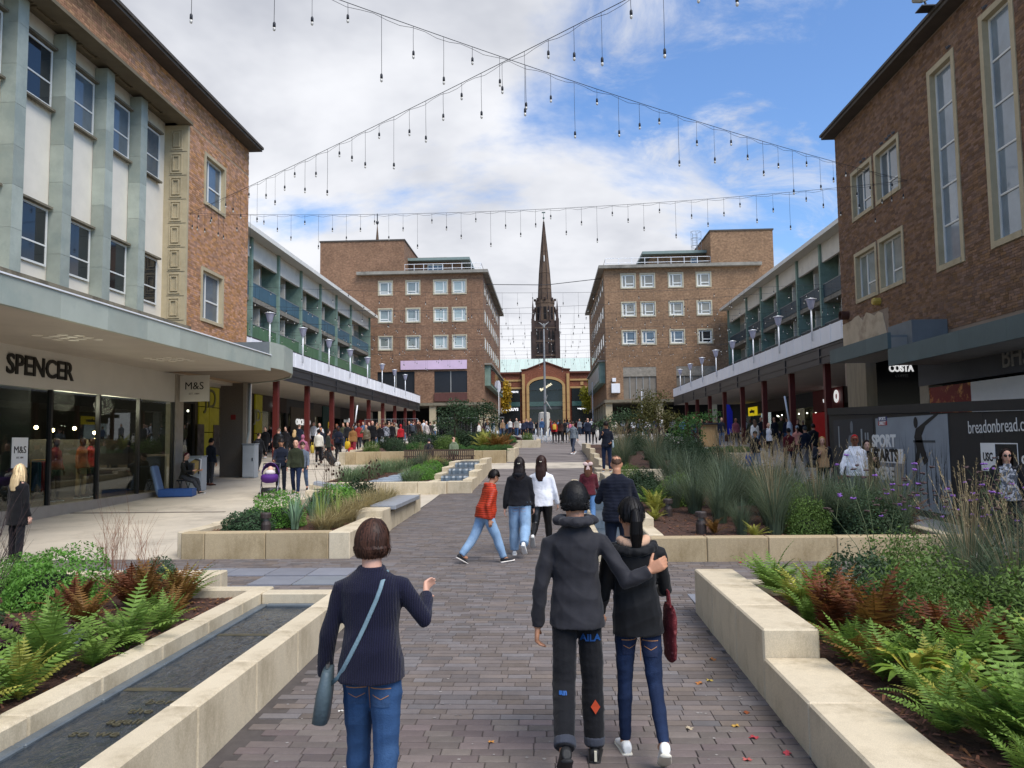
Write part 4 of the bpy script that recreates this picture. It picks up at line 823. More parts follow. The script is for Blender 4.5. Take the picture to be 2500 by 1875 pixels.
terrace(1, 12.1, 29.6, 75.0, [53.6, 58.6, 63.6, 68.6, 73.6], 81.0, 'right terrace with dark balconies over a shop arcade', 34.9)
# lamps on the parapets
mb = MB(); mb.tube([(0, 0, -.8), (0, 0, 1.35)], .055, 8); mb.lathe([(.09, 1.3), (.09, 1.36), (.05, 1.38)], n=10); L_post = mb.mesh('post', m_white, True)
mb = MB(); mb.lathe([(.14, 1.38), (.16, 1.4), (.30, 1.98), (.31, 2.0)], n=16); L_shade = mb.mesh('lamp_shade', mat('lamp_acrylic', '#e2e2f2', .35, .03, transl=.5), True)
mb = MB(); mb.lathe([(.38, 2.0), (.38, 2.03), (.1, 2.1), (.02, 2.13)], n=16); L_cap = mb.mesh('lamp_cap', m_white, True)
for sgn, XC, y0, nn in ((-1, -13.4, 36.2, 8), (1, 12.1, 35.4, 8)):
    for i in range(nn):
        y = y0+5.02*i; o3 = ('first', 'second', 'third', 'fourth', 'fifth', 'sixth', 'seventh', 'last')[i]
        t_ = thing('parapet_lamp', '%s white lamp counted from the near end of the %s parapet' % (o3, 'left' if sgn < 0 else 'right'), 'lamp', (XC-sgn*.06, y, 6.2), 'lamps along the white parapets')
        for nm, me in (('post', L_post), ('lamp_shade', L_shade), ('lamp_cap', L_cap)): obj(nm, me, t_, M=T(XC-sgn*.06, y, 7.0, 0, .68))
# shop signs under the arcades
def shopsign(lbl, sgn, y, z, s_, size, m, panel=None, pw=3, ph=.8, sx=1, pmat=None):
    X = sgn*19.0; n = -sgn; t_ = thing('shop_sign', lbl, 'sign', (X, y, z))
    if pmat: mb = MB(); fb(mb, 'x', n, X, y-pw/2, y+pw/2, z-ph/2, z+ph/2, .01, .08); mb.build('panel', pmat, t_)
    if s_: text('letters', s_, size, 'x', n, X+n*.085, y, z, m, t_, .05, sx=sx, bold=.012)
    return t_
lit = mat('lit_white', '#ffffff')
m_yel = mat('yellow_lit_panel', '#8a8216', .5, .3, 1.2, emit=.07)
t_ = thing('shop_sign', 'yellow lit sports shop front seen through the passage', 'sign', (-18.9, 45, 3))
for (a, b) in ((40.9, 42.1), (42.15, 43.4), (48.9, 50.1)):
    for (z0, z1) in ((1.4, 2.75), (2.8, 4.15), (4.2, 5.3)): mb = MB(); mb.box(-18.98, -18.9, a, b, z0, z1); mb.build('panel', m_yel, t_)
text('letters', 'JD', 1.5, 'x', 1, -18.9, 42.2, 4.6, mat('sign_grey', '#5d5c38', .5, 0), t_, .04); text('letters', 'JD', 1.1, 'x', 1, -18.9, 49.2, 3.9, mat('dim_white', '#9a9a98'), t_, .04)
for y in (41.0, 43.0): mb = MB(); mb.box(-18.88, -18.84, y-.4, y+.4, 1.5, 3.2); mb.build('poster', mat('poster_photo', '#5a5046', .6, .6, 3), t_)
shopsign('lit white capitals on the grey shop front of the left arcade', -1, 58.6, 3.7, 'ORCHARD', .62, lit, pw=5.5, ph=2.2, pmat=mat('taupe_board', '#5c554c', .7, .06), sx=1.15)
shopsign('small white lettering high on a dark shop of the left arcade', -1, 52.6, 4.75, 'FOOTASYLUM'[:0]+'DR. PARK'[:0]+'SHOES', .4, lit)
shopsign('dark teal shop panel with yellow emblem in the left arcade', -1, 65.5, 3.6, '8', .8, mat('emblem_yellow', '#c8a52e', .5, 0, emit=.15), pw=3.2, ph=3.2, pmat=mat('teal_board', '#0f4a47', .5, .08))
shopsign('white lit letters over a bright shop far along the left arcade', -1, 73, 4.2, 'NEXT'[:0]+'ROCKS', .5, lit)
shopsign('red lit shop front at the far end of the left arcade', -1, 79, 3.2, '', .5, lit, pw=5, ph=2.4, pmat=mat('red_lit', '#7a1518', .5, .2, emit=.15))
shopsign('red shop front with white lettering in the right arcade', 1, 53.2, 4.6, 'vodafone', .46, lit, pw=5.6, ph=1.5, pmat=mat('vred', '#6e0f14', .5, .05), sx=.8)
t_ = thing('shop_sign', 'white ring emblem on the red shop front in the right arcade', 'sign', (18.8, 51, 4.7)); mb = MB(); rg = [[(18.86-.04*k, 51.3+r*math.cos(a*math.pi/8), 4.75+r*math.sin(a*math.pi/8)) for a in range(16)] for r, k in ((.42, 0), (.42, 1), (.2, 1), (.2, 0))]; mb.loft(rg, False); mb.build('ring', lit, t_)
mb = MB(); mb.box(18.85, 18.93, 50.5, 56, 1.7, 3.8); mb.build('red_wall', mat('vred2', '#8a1015', .5, .2, .8, emit=.12), t_)
shopsign('yellow lit sign with dark lettering far along the right arcade', 1, 72.5, 4.55, 'cardfactory', .42, mat('sign_blue', '#1d2a66', .5, 0), pw=3, ph=.8, pmat=mat('yellow_sign', '#d9c21c', .5, .05, emit=.3), sx=.8)
shopsign('thin white letter at the shop nearest the right brick corner', 1, 45.5, 5.0, 'T', .8, lit)
# ================================================================ tower blocks
m_tbrick = brickmat('tower_brick', '#8f6d54', '#775642', '#8c7a67', .225, .075); m_tbrickR = brickmat('tower_brick_right', '#957558', '#7c5e47', '#917f6a', .225, .075)
def tower(sgn, X0, X1, YF, YBk, mb_, label, zt, ztall, xtall, wx, gx):
    """X0 = inner side (towards the axis), X1 = outer side"""
    TW = thing('tower_block', label, 'building', ((X0+X1)/2, YF+12, 1)); n = -sgn
    rows_ = [(18.3, 19.72), (15.25, 16.65), (12.22, 13.6)]
    hol = [(a, a+1.4, z0, z1) for a in wx for z0, z1 in rows_]
    big = [(b0, b1, 6.35 if sgn > 0 else 7.4, 9.75) for b0, b1 in gx]; BZ = 6.35 if sgn > 0 else 7.4
    a0, a1 = min(X0, X1), max(X0, X1)
    mb = MB(); holes_wall(mb, 'y', -1, YF, -.4, 0, a0, a1, 6.3, zt, [(h[0]-.06, h[1]+.06, h[2]-.06, h[3]+.06) for h in hol]+big)
    mb.box(X0+sgn*.001, X0+sgn*.4, YF+.4, YBk, 6.3, zt); mb.box(X1-sgn*.4, X1, YF+.4, YBk, 6.3, zt); mb.box(a0, a1, YBk, YBk+.4, 6.3, zt)
    t0, t1 = sorted((xtall, X1)); mb.box(t0, t1, YF+.001, YF+14, zt+.001, ztall)
    mb.build('wall', mb_, TW)
    mb = MB(); t2 = xtall+sgn*.6; e0, e1 = sorted((X0-sgn*.6, xtall+sgn*5.2)); mb.box(e0, e1, YF-.6, YF, zt-.15, zt+.18); e2, e3 = sorted((X0-sgn*.6, X0)); mb.box(e2, e3, YF, YBk+.6, zt-.15, zt+.18); mb.build('eave', mat('tower_eave', '#8c877d', .85, .2, 1.5, stain=('#4d4942', .5, .7, .6)), TW)
    mb = MB(); r0, r1 = sorted((X0, xtall)); mb.box(r0+.4, r1-.01, YF+.4, YBk, zt-.3, zt-.05); mb.build('roof', mat('roof_felt', '#6f6f6d'), TW)
    mb = MB(); mb.box(t0-.08, t1+.08, YF-.08, YF+14.1, ztall, ztall+.16); mb.build('coping', mat('coping_dark', '#4a443e', .8, .1), TW)
    # penthouse
    q0, q1 = sorted((xtall-sgn*.01, xtall-sgn*6)); mb = MB(); mb.box(q0, q1, YF+3, YF+15, zt, zt+1.9); mb.build('penthouse', mb_, TW)
    q0, q1 = sorted((xtall-sgn*.01, xtall-sgn*7)); mb = MB(); mb.box(q0, q1, YF+2, YF+16, zt+1.901, zt+2.2); mb.build('penthouse_roof', mat('pent_green', '#7d8c86', .6, .1), TW)
    q0, q1 = sorted((xtall-sgn*.01, xtall-sgn*4.2)); mb = MB(); mb.box(q0, q1, YF+4, YF+14, zt+2.201, zt+2.7); mb.build('lift_house', mb_, TW)
    c = xtall-sgn*(3.0 if sgn < 0 else 1.2); window(TW, 'y', -1, YF+3, c-.9 if sgn < 0 else c-.4, c+.9 if sgn < 0 else c+.4, zt+.35, zt+1.6, m_frame, m_gsky, .12, (.33, .66) if sgn < 0 else (), (), -.05, .05)
    # roof railing
    mb = MB(); q0, q1 = sorted((X0+sgn*.2, xtall))
    for z in (zt+.55, zt+1.05): mb.tube([(q0, YF+.2, z), (q1, YF+.2, z)], .03, 5)
    xr = X0+sgn*.2
    mb.tube([(xr, YF+.2, zt+1.05), (xr, YF+12, zt+1.05)], .03, 5)
    for i in range(9): x = q0+(q1-q0)*i/8; mb.tube([(x, YF+.2, zt+.15), (x, YF+.2, zt+1.05)], .03, 5)
    mb.build('railing', m_white, TW)
    # windows
    for i, a in enumerate(wx):
        for k, (z0, z1) in enumerate(rows_):
            pm = (m_gblind if i >= 2 else m_ggrey) if sgn < 0 else ((m_gdark if i == 3 else m_gsky) if k == 2 else mat('warm_blind', '#8d8676', .12, .15, 1.5, spec=.6))
            window(TW, 'y', -1, YF, a, a+1.4, z0, z1, m_frame, pm, .15, (.72,) if sgn < 0 else (.3,), (((.22, 0, .72),) if sgn < 0 else ((.3, .3, 1),)), .1, .08, .13, mat('tower_stone', '#b5ab93', .85, .1, 2))
    for (b0, b1) in gx:
        mb = MB(); mb.box(b0, b1, YF+.15, YF+.3, BZ, 9.75); w = mb.build('tall_panel', mat('plinth_dark', '#2b2c2f', .3, .1) if sgn < 0 else mat('grey_stone_panel', '#7f776b', .85, .15, 1.5, .4, 8), TW)
        for k in range(1, 2 if sgn < 0 else 5): x = b0+(b1-b0)*k/(2 if sgn < 0 else 5); mb = MB(); mb.box(x-.05, x+.05, YF+.09, YF+.149, BZ, 9.75); mb.build('panel_bar', mat('bar_grey', '#8d8d88', .6, .1), w)
        if sgn > 0: mb = MB(); mb.box(b0+.002, b1-.002, YF+.02, YF+.148, 8.75, 9.75); mb.build('stone_tablet', mat('tablet_stone', '#8d867a', .9, .3, 3, .5, 12), w)
        else: mb = MB(); mb.box(b0, b1, YF-.18, YF-.02, 6.45, 7.35); mb.build('balcony_front', mat('rust_slat', '#5a3730', .7, .3, 3, vscale=(12, 1, .3)), w)
    # side windows
    for k, (z0, z1) in enumerate(rows_):
        for j in range(8):
            y = YF+1.6+j*3.1; mb = MB(); xs2 = sorted((X0-sgn*.03, X0+sgn*.002)); mb.box(xs2[0], xs2[1], y, y+1.5, z0, z1); f_ = mb.build('window', mat('tower_stone', '#b5ab93'), TW); mb = MB(); xs2 = sorted((X0-sgn*.05, X0-sgn*.035)); mb.box(xs2[0], xs2[1], y+.14, y+1.36, z0+.14, z1-.14); mb.build('pane', m_gsky, f_)
    # oriel box on the side
    xs2 = sorted((X0-sgn*.6, X0)); mb = MB(); mb.box(xs2[0], xs2[1], YF+1.5, YF+25, 8.2, 10.5); mb.build('oriel', m_tgreen, TW); xs2 = sorted((X0-sgn*.66, X0-sgn*.602))
    for j in range(8): mb = MB(); mb.box(xs2[0], xs2[1], YF+2.2+j*2.8, YF+4.6+j*2.8, 8.5, 10.2); mb.build('oriel_pane', m_gdark if sgn < 0 else mat('pale_panel', '#aab0ae', .4, .1), TW)
    xs2 = sorted((X0-sgn*.8, X0)); mb = MB(); mb.box(xs2[0], xs2[1], YF+1.2, YF+25.3, 10.5, 10.68); mb.build('oriel_roof', mat('tower_eave', '#8c877d'), TW)
    # ground colonnade
    mb = MB(); s0, s1 = sorted((X0-sgn*.25, X1)); mb.box(s0, s1, YF-.25, YBk, 6.0, 6.3); mb.build('colonnade_slab', m_conc, TW)
    for j in range(7): mb = MB(); y = YF+.1+j*4; xs2 = sorted((X0-sgn*.1, X0+sgn*.6)); mb.box(xs2[0], xs2[1], y, y+.7, 1.8, 6.0); mb.build('column', m_port, TW)
    for j in range(1, 3): mb = MB(); x = X0+sgn*j*5.6; mb.box(x-.35, x+.35, YF, YF+.7, 1.8, 6.0); mb.build('column', m_port, TW)
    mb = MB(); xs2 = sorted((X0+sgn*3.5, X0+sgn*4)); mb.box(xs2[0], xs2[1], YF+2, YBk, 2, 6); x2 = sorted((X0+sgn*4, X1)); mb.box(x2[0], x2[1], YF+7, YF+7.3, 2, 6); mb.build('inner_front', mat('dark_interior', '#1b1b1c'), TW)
    return TW
TL = tower(-1, -6.95, -25, 83, 112, m_tbrick, 'left brown brick tower block with pink banner', 20.6, 24.3, -15.6, [-18.4, -15.35, -12.3, -10.25], [(-18.6, -14.5), (-12.35, -8.75)])
TR = tower(1, 6.2, 24.2, 82, 112, m_tbrickR, 'right brown brick tower block with rooftop ladder', 20.5, 24.2, 17.6, [8.05, 10.1, 13.1, 16.05], [(8.0, 11.5), (13.6, 17.8)])
bn = thing('banner', 'pale pink banner across the left tower block', 'banner', (-12, 82.8, 9.5)); mb = MB(); mb.box(-16.0, -8.75, 82.8, 82.86, 9.95, 10.93); mb.build('cloth', mat('banner_pink', '#d3b9cf', .7, .1, .5), bn)
ld = thing('roof_ladder', 'caged steel roof ladder on the right tower block', 'ladder', (16.9, 82, 22)); mb = MB()
for x in (16.4, 16.9): mb.tube([(x, 85.5, 20.6), (x, 85.5, 25.0)], .03, 5)
for i in range(14): mb.tube([(16.4, 85.5, 20.9+i*.3), (16.9, 85.5, 20.9+i*.3)], .02, 4)
mb.build('rail', mat('ladder_steel', '#8d949a', .5, .1), ld); mb = MB()
for z in (22.6, 23.4, 24.2, 25.0): mb.tube([(16.3, 85.5, z), (16.1, 85, z), (16.3, 84.6, z), (17.0, 84.6, z), (17.2, 85, z), (17.0, 85.5, z)], .025, 4)
for x in (16.1, 16.65, 17.2): mb.tube([(x, 84.8, 22.6), (x, 84.8, 25.0)], .02, 4)
mb.build('cage', mat('ladder_steel', '#8d949a'), ld)
for nm, x, z in (('wall_cabinet', 6.65, 6.6), ):
    wc = thing('wall_cabinet', 'white electrical cabinet on the right tower corner', 'cabinet', (7.1, 81.8, 6.6)); mb = MB(); mb.cbox(6.7, 7.6, 81.6, 82, 7.0, 8.0, .03); mb.build('case', m_white, wc); mb = MB(); mb.cbox(6.8, 7.2, 81.7, 82, 8.2, 8.6, .03); mb.build('upper_case', m_white, wc)
# ================================================================ shopping mall at the end of the axis
YM = 128.0
MM = thing('shopping_mall', 'red brick mall with arched entrance and pale green metal roof', 'building', (0, 130, 3)); m_mred = brickmat('mall_brick', '#86503b', '#744332', '#7d5f4c', .225, .075); m_mstone = mat('mall_stone', '#b0905f', .8, .08, 1)
GZ = 3.0
XA, AR, SZ, AK = -.37, 2.78, 11.0, .46      # arch centre, half width, springing height, rise ratio
mb = MB()
arc = [(XA-AR*math.cos(i*math.pi/20), SZ+AK*AR*math.sin(i*math.pi/20)) for i in range(21)]
mb.extr([(XA-4.0, GZ), (XA-AR, GZ)]+arc+[(XA+AR, GZ), (XA+4.0, GZ), (XA+4.0, 13.75), (XA+3.2, 13.8), (XA, 15.0), (XA-3.2, 13.8), (XA-4.0, 13.75)], 'y', YM-.6, YM); mb.build('gable', m_mred, MM)
for s_ in (-1, 1):
    mb = MB(); xs2 = sorted((XA+s_*4.0, XA+s_*30)); mb.box(xs2[0], xs2[1], YM, YM+.5, GZ, 13.35); mb.build('wall', m_mred, MM)
f_ = lambda x, z, k: (XA+(x-XA)*k, SZ+(z-SZ)*(1+(k-1)*2.2))
for i in range(20):
    (xa, za), (xb, zb) = arc[i], arc[i+1]
    mb = MB(); mb.extr([f_(xa, za, .995), f_(xb, zb, .995), f_(xb, zb, 1.15), f_(xa, za, 1.15)], 'y', YM-.8, YM-.601); mb.build('arch_stone', m_mstone, MM)
for s_ in (-1, 1):
    for k, (x0, x1) in enumerate(((2.75, 3.2), (3.45, 3.9))):
        for j in range(6): mb = MB(); xs2 = sorted((XA+s_*x0, XA+s_*x1)); z0 = GZ+j*1.335; mb.box(xs2[0], xs2[1], YM-.85, YM-.602, z0, z0+1.3 if k == 0 or j < 5 else 13.1); mb.build('pilaster_stone', m_mstone, MM)
    xs2 = sorted((XA+s_*4.02, XA+s_*30))
    for (z0, z1) in ((11.95, 12.25), (10.68, 10.98)): mb = MB(); mb.box(xs2[0], xs2[1], YM-.15, YM-.002, z0, z1); mb.build('stone_band', m_mstone, MM)
    mb = MB(); xc = XA+s_*6; mb.box(xc-.25, xc+.25, YM-.1, YM-.003, 11.2, 11.75); mb.build('stone_tile', m_mstone, MM)
    mb = MB(); xs2 = sorted((XA+s_*4.3, XA+s_*12)); mb.box(xs2[0], xs2[1], YM-.3, YM-.004, GZ, 10.62); mb.build('shop_front', mat('black_front', '#101212'), MM)
    mb = MB(); mb.box(xs2[0], xs2[1], YM-.5, YM-.45, 7.75, 8.5); mb.build('glass_balustrade', mat('teal_glass', '#2d4a48', .1, .2, .6, spec=.7), MM)
mb = MB(); mb.box(XA-AR, XA+AR, YM+.1, YM+.2, GZ, 12.4); mb.build('entrance_glass', mat('entrance_glass', '#141b24', .06, .6, .8, spec=.5), MM)
mb = MB(); mb.box(XA-AR, XA+AR, YM-.35, YM+.09, 7.2, 7.74); mb.build('entrance_canopy', mat('canopy_charcoal', '#3d4244', .5, .1), MM); mb = MB(); mb.box(XA-AR, XA+AR, YM-.2, YM+.09, 10.4, 10.48); mb.build('transom', MATS['canopy_charcoal'], MM)
mb = MB(); mb.box(XA-AR, XA+AR, YM-.4, YM-.36, 7.745, 8.5); mb.build('glass_balustrade', mat('teal_glass', '#2d4a48'), MM)
mb = MB(); mb.extr([(XA-4.1, 13.76), (XA-3.2, 13.82), (XA, 15.02), (XA+3.2, 13.82), (XA+4.1, 13.76), (XA+4.1, 13.92), (XA+3.2, 13.98), (XA, 15.2), (XA-3.2, 13.98), (XA-4.1, 13.92)], 'y', YM-.8, YM+.2); mb.build('gable_coping', mat('mall_coping', '#5e3527', .8, .1), MM)
m_mroof = mat('mall_roof_green', '#b7c6bb', .55, .1, .6, rnd=.05, stain=('#98ada2', .5, .7, .5))
for i in range(60):
    x = -24+i*.8; mb = MB(); mb.add([(x+.02, YM-.3, 13.45), (x+.78, YM-.3, 13.45), (x+.78, YM+9, 16.65), (x+.02, YM+9, 16.65), (x+.02, YM-.3, 13.37), (x+.78, YM-.3, 13.37), (x+.78, YM+9, 16.55), (x+.02, YM+9, 16.55)], [(0, 1, 2, 3), (7, 6, 5, 4), (0, 4, 5, 1), (1, 5, 6, 2), (2, 6, 7, 3), (3, 7, 4, 0)]); mb.build('roof_sheet', m_mroof, MM)
mb = MB(); mb.box(-24, 24, YM-.4, YM-.301, 13.2, 13.5); mb.build('gutter', mat('mall_coping', '#5e3527'), MM)
def msign(lbl, s_, x, z, size, m, rot=0, sx=1, bold=.02): t_ = thing('shop_sign', lbl, 'sign', (x, YM-.6, z)); text('letters', s_, size, 'y', -1, YM-.55 if abs(x) > 2 else YM-.95, x, z, m, t_, .1, rot=rot, sx=sx, bold=bold)
msign('bold white lit letters over the ground floor left of the mall arch', 'FIVE GUYS', -6.4, 7.25, .62, lit, bold=.02); msign('white capitals over the upper restaurant window left of the arch', 'BISTROT PIERRE', -6.35, 10.15, .40, lit, bold=.008); msign('small lit letters over the ground floor right of the mall arch', 'wagamama', 5.7, 7.3, .42, lit, bold=.01)
msign('cream script lettering tilted across the mall arch', 'Botanist', -.35, 10.9, .66, mat('cream_lit', '#f1e7c4', .5, 0, emit=.4), R(30), bold=.014)
# ================================================================ cathedral spire far behind
SP = thing('cathedral_spire', 'tall sandstone church spire rising above the mall roof', 'spire', (-.6, 300, 3)); m_sand = mat('dark_sandstone', '#443630', .95, .3, .35, .6, 3, stain=('#2c211d', .42, .62, .75), sscale=.22); SX, SY = -.7, 300.0
m_sand2 = mat('pale_sandstone', '#5b4a3c', .95, .25, .4, .5, 3, stain=('#3b2d26', .5, .7, .7), sscale=.25)
def octr(r, z, n=8, o=math.pi/8): return [(SX+r*math.cos(o+2*math.pi*i/n), SY+r*math.sin(o+2*math.pi*i/n), z) for i in range(n)]
mb = MB(); mb.box(SX-4.7, SX+4.7, SY-4.7, SY+4.7, 3, 48.3); mb.build('tower', m_sand, SP)
for sx_ in (-1, 1):
    for sy_ in (-1, 1):
        cx, cy = SX+sx_*4.7, SY+sy_*4.7; mb = MB(); mb.box(cx-.9, cx+.9, cy-.9, cy+.9, 3, 44); mb.box(cx-.65, cx+.65, cy-.65, cy+.65, 44, 49); mb.build('buttress', m_sand, SP); mb = MB(); mb.loft([[(cx+r*math.cos(a*math.pi/2+.785), cy+r*math.sin(a*math.pi/2+.785), z) for a in range(4)] for r, z in ((.7, 49), (.45, 52), (.55, 52.2), (.05, 56.8))]); mb.build('pinnacle', m_sand, SP)
for z in (14, 23, 34.5, 40, 45.2): mb = MB(); mb.box(SX-4.95, SX+4.95, SY-4.95, SY+4.95, z, z+.5); mb.build('string_course', m_sand2, SP)
for (z0, z1) in ((35.6, 39.6), (26, 31), (41, 44.6)):
    for x in (-2.2, 2.2):
        for k in (-.65, .65): mb = MB(); mb.extr([(SX+x+k-.45, z0), (SX+x+k+.45, z0), (SX+x+k+.45, z1-.8), (SX+x+k, z1), (SX+x+k-.45, z1-.8)], 'y', SY-4.76, SY-4.702); mb.build('belfry_opening', mat('opening_dark', '#120e0d', .9, 0), SP)
mb = MB(); mb.loft([octr(4.0, 48), octr(3.9, 55.4), octr(4.1, 55.5), octr(4.1, 56.7)]); mb.build('lantern', m_sand2, SP)
for i in range(8):
    a = math.pi/8+math.pi/8+2*math.pi*i/8; r = 3.66; mb = MB(); mb.box(-.55, .55, -.1, .1, 0, 5); obj('lantern_window', mb.mesh('lantern_window', mat('opening_dark', '#120e0d')), SP, M=T(SX+r*math.cos(a), SY+r*math.sin(a), 49, a-math.pi/2))
    b_ = math.pi/8+2*math.pi*i/8; mb = MB(); mb.tube([(SX+5.6*math.cos(b_), SY+5.6*math.sin(b_), 48), (SX+4.1*math.cos(b_), SY+4.1*math.sin(b_), 54)], .35, 5); mb.build('flying_buttress', m_sand, SP)
    mb = MB(); q = 3.9; mb.box(SX+q*math.cos(a)-.5, SX+q*math.cos(a)+.5, SY+q*math.sin(a)-.5, SY+q*math.sin(a)+.5, 56.7, 57.5); mb.build('battlement', m_sand, SP)
prof = [(3.05, 56.5), (2.85, 61.3), (3.0, 61.4), (2.9, 62), (2.75, 62.2), (2.35, 67.6), (2.5, 67.7), (2.35, 68.3), (1.45, 76.5), (1.58, 76.6), (1.45, 77.2), (.2, 88.5), (.08, 89.4)]
mb = MB(); mb.loft([octr(r*.93, z) for r, z in prof]); mb.build('spire', m_sand2, SP)
for i in range(8):
    b_ = math.pi/8+2*math.pi*i/8; mb = MB(); mb.tube([(SX+r*.95*math.cos(b_), SY+r*.95*math.sin(b_), z) for r, z in ((3.05, 56.5), (2.75, 62.2), (2.35, 68), (1.45, 77), (.2, 88.5))], .13, 4); mb.build('rib', m_sand, SP)
mb = MB(); mb.box(SX-.2, SX+.2, SY-1.95, SY-1.7, 72.2, 74.6); mb.build('lucarne', mat('lucarne_pale', '#cfcac2', .8, 0), SP)
mb = MB(); mb.tube([(SX, SY, 89), (SX, SY, 92.2)], .1, 5); mb.ell((SX, SY, 90), (.4, .4, .5), 8, 6); mb.box(SX-.7, SX+.7, SY-.05, SY+.05, 92, 92.5); mb.build('weather_vane', mat('vane_green', '#4f5f58', .5, .1), SP)
S2 = thing('church_spire', 'small thin spire tip behind the left tower block', 'spire', (-65, 290, 3)); mb = MB(); mb.loft([[(-65+r*math.cos(i*math.pi/4), 290+r*math.sin(i*math.pi/4), z) for i in range(8)] for r, z in ((3.2, 45), (1.6, 68), (.7, 79), (.1, 86))]); mb.build('spire', m_sand2, S2); mb = MB(); mb.tube([(-65, 290, 86), (-65, 290, 90.5)], .2, 5); mb.ell((-65, 290, 87), (.6, .6, .8), 8, 6); mb.build('weather_vane', m_leadblk, S2)
import zlib
def hsh(s): return zlib.crc32(s.encode())
def remesh(mb, voxel, it=3, name='body', fac=.5):
    me = mb.mesh(name); o = bpy.data.objects.new('_r', me)
    m = o.modifiers.new('r', 'REMESH'); m.mode = 'VOXEL'; m.voxel_size = voxel; m.adaptivity = 0
    if it: s = o.modifiers.new('s', 'SMOOTH'); s.factor = fac; s.iterations = it
    out = evalmesh(o); bpy.data.meshes.remove(me)
    out.name = name; out.polygons.foreach_set('use_smooth', [True]*len(out.polygons)); return out
def fold(me, amp, f=(9, 9, 16), seed=0, zr=None):
    """cloth folds: displace along normals by a sum of slanted waves"""
    n = len(me.vertices)
    if not n: return
    co = np.empty(n*3, np.float32); me.vertices.foreach_get('co', co); co = co.reshape(-1, 3)
    no = np.empty(n*3, np.float32); me.vertices.foreach_get('normal', no); no = no.reshape(-1, 3)
    r = np.random.default_rng(seed); d = np.zeros(n)
    for k in range(6):
        w = r.normal(size=3)*np.array(f); ph = r.uniform(0, 6.28); ww = r.normal(size=3)*3
        s_ = np.sin(co@w*(1 if k < 3 else 1.7)+ph+1.8*np.sin(co@ww)); d += (s_ if k % 2 else 1-2*np.abs(s_)**.7)*(.85**k)
    d = amp*d/2.2
    if zr is not None: d *= np.clip((zr[1]-co[:, 2])/(zr[1]-zr[0]), .25, 1)
    co += no*d[:, None]; me.vertices.foreach_set('co', co.ravel().astype(np.float32)); me.update()
def lerp(a, b, t): return tuple(a[i]+(b[i]-a[i])*t for i in range(len(a)))
def skel(H, lean=0, side=0, LL=(0, 0), RL=(0, 0), LA=(0, 8, 12), RA=(0, 8, 12), lf=None, rf=None, sw=1.0, hw=1.0, twist=0, headpitch=0, headyaw=0, JT=None, sit=False):
    """joints in local space: +y forward, +x right. legs (swing, knee[, abduct]); arms (swing, abduct, elbow[, inward])"""
    J = {}; hz = 0.0
    up = Vector((math.sin(R(side)), math.sin(R(lean)), math.cos(R(lean))*math.cos(R(side)))).normalized()
    for s, L, nm in ((-1, LL, 'L'), (1, RL, 'R')):
        sw_, kn = R(L[0]), R(L[1]); ab = R(L[2]) if len(L) > 2 else R(2)
        hip = Vector((s*.052*H*hw, 0, 0)); d1 = Vector((s*math.sin(ab), math.sin(sw_)*math.cos(ab), -math.cos(sw_)*math.cos(ab))); k = hip+d1*(.245*H)
        a2 = sw_-kn; d2 = Vector((s*math.sin(ab)*.4, math.sin(a2), -math.cos(a2))); an = k+d2*(.235*H)
        fp = (lf if s < 0 else rf); fp = R(fp) if fp is not None else min(0, a2*.8) if a2 < R(-8) else max(0, a2*.3)
        J['hip'+nm], J['knee'+nm], J['ank'+nm], J['fp'+nm] = hip, k, an, fp
    def low(nm):
        a, f = J['ank'+nm], J['fp'+nm]; h = .045*H; heel = a+Vector((0, -.035*H*math.cos(f)+h*math.sin(f), -.035*H*math.sin(f)-h*math.cos(f))); toe = a+Vector((0, .10*H*math.cos(f)+h*math.sin(f), .10*H*math.sin(f)-h*math.cos(f))); return min(heel.z, toe.z)
    dz = -min(low('L'), low('R'))
    if sit: dz = sit
    for k in list(J):
        if not k.startswith('fp'): J[k] = J[k]+Vector((0, 0, dz))
    pel = Vector((0, 0, dz)); J['pel'] = pel; J['up'] = up
    J['neck'] = pel+up*(.315*H); J['chest'] = pel+up*(.2*H); J['head'] = J['neck']+up*(.088*H)+Vector((0, .012*H, 0)); J['hp'], J['hy'] = headpitch, headyaw
    rt = Vector((math.cos(R(twist)), math.sin(R(twist)), 0)); rt = (rt-up*rt.dot(up)).normalized(); fw = up.cross(rt); J['rt'], J['fw'] = rt, fw
    for s, A, nm in ((-1, LA, 'L'), (1, RA, 'R')):
        sh = pel+up*(.262*H)+rt*(s*.097*H*sw); sw_, ab, el = R(A[0]), R(A[1]), R(A[2]); inw = R(A[3]) if len(A) > 3 else R(8)
        d1 = (rt*(s*math.sin(ab))+fw*(math.sin(sw_)*math.cos(ab))-up*(math.cos(sw_)*math.cos(ab))).normalized(); e = sh+d1*(.172*H)
        a2 = sw_+el; d2 = (rt*(s*(math.sin(ab)*.5)-s*math.sin(inw)*math.sin(el))+fw*(math.sin(a2))-up*(math.cos(a2))).normalized(); w = e+d2*(.148*H)
        J['sh'+nm], J['el'+nm], J['wr'+nm], J['hd'+nm] = sh, e, w, d2
    if JT:
        for k, v in JT.items(): J[k] = Vector(v)*H if k[:2] in ('el', 'wr') else Vector(v)
        for nm in 'LR':
            if 'wr'+nm in JT: J['hd'+nm] = (J['wr'+nm]-J['el'+nm]).normalized()
    return J
def ring(c, ax, ay, rx, ry, n=16, p=2.0, back=1.0):
    out = []
    for i in range(n):
        t = 2*math.pi*i/n; ct, st = math.cos(t), math.sin(t); cx = math.copysign(abs(ct)**(2/p), ct); cy = math.copysign(abs(st)**(2/p), st)
        out.append(tuple(c+ax*(rx*cx)+ay*(ry*cy*(back if st < 0 else 1))))
    return out
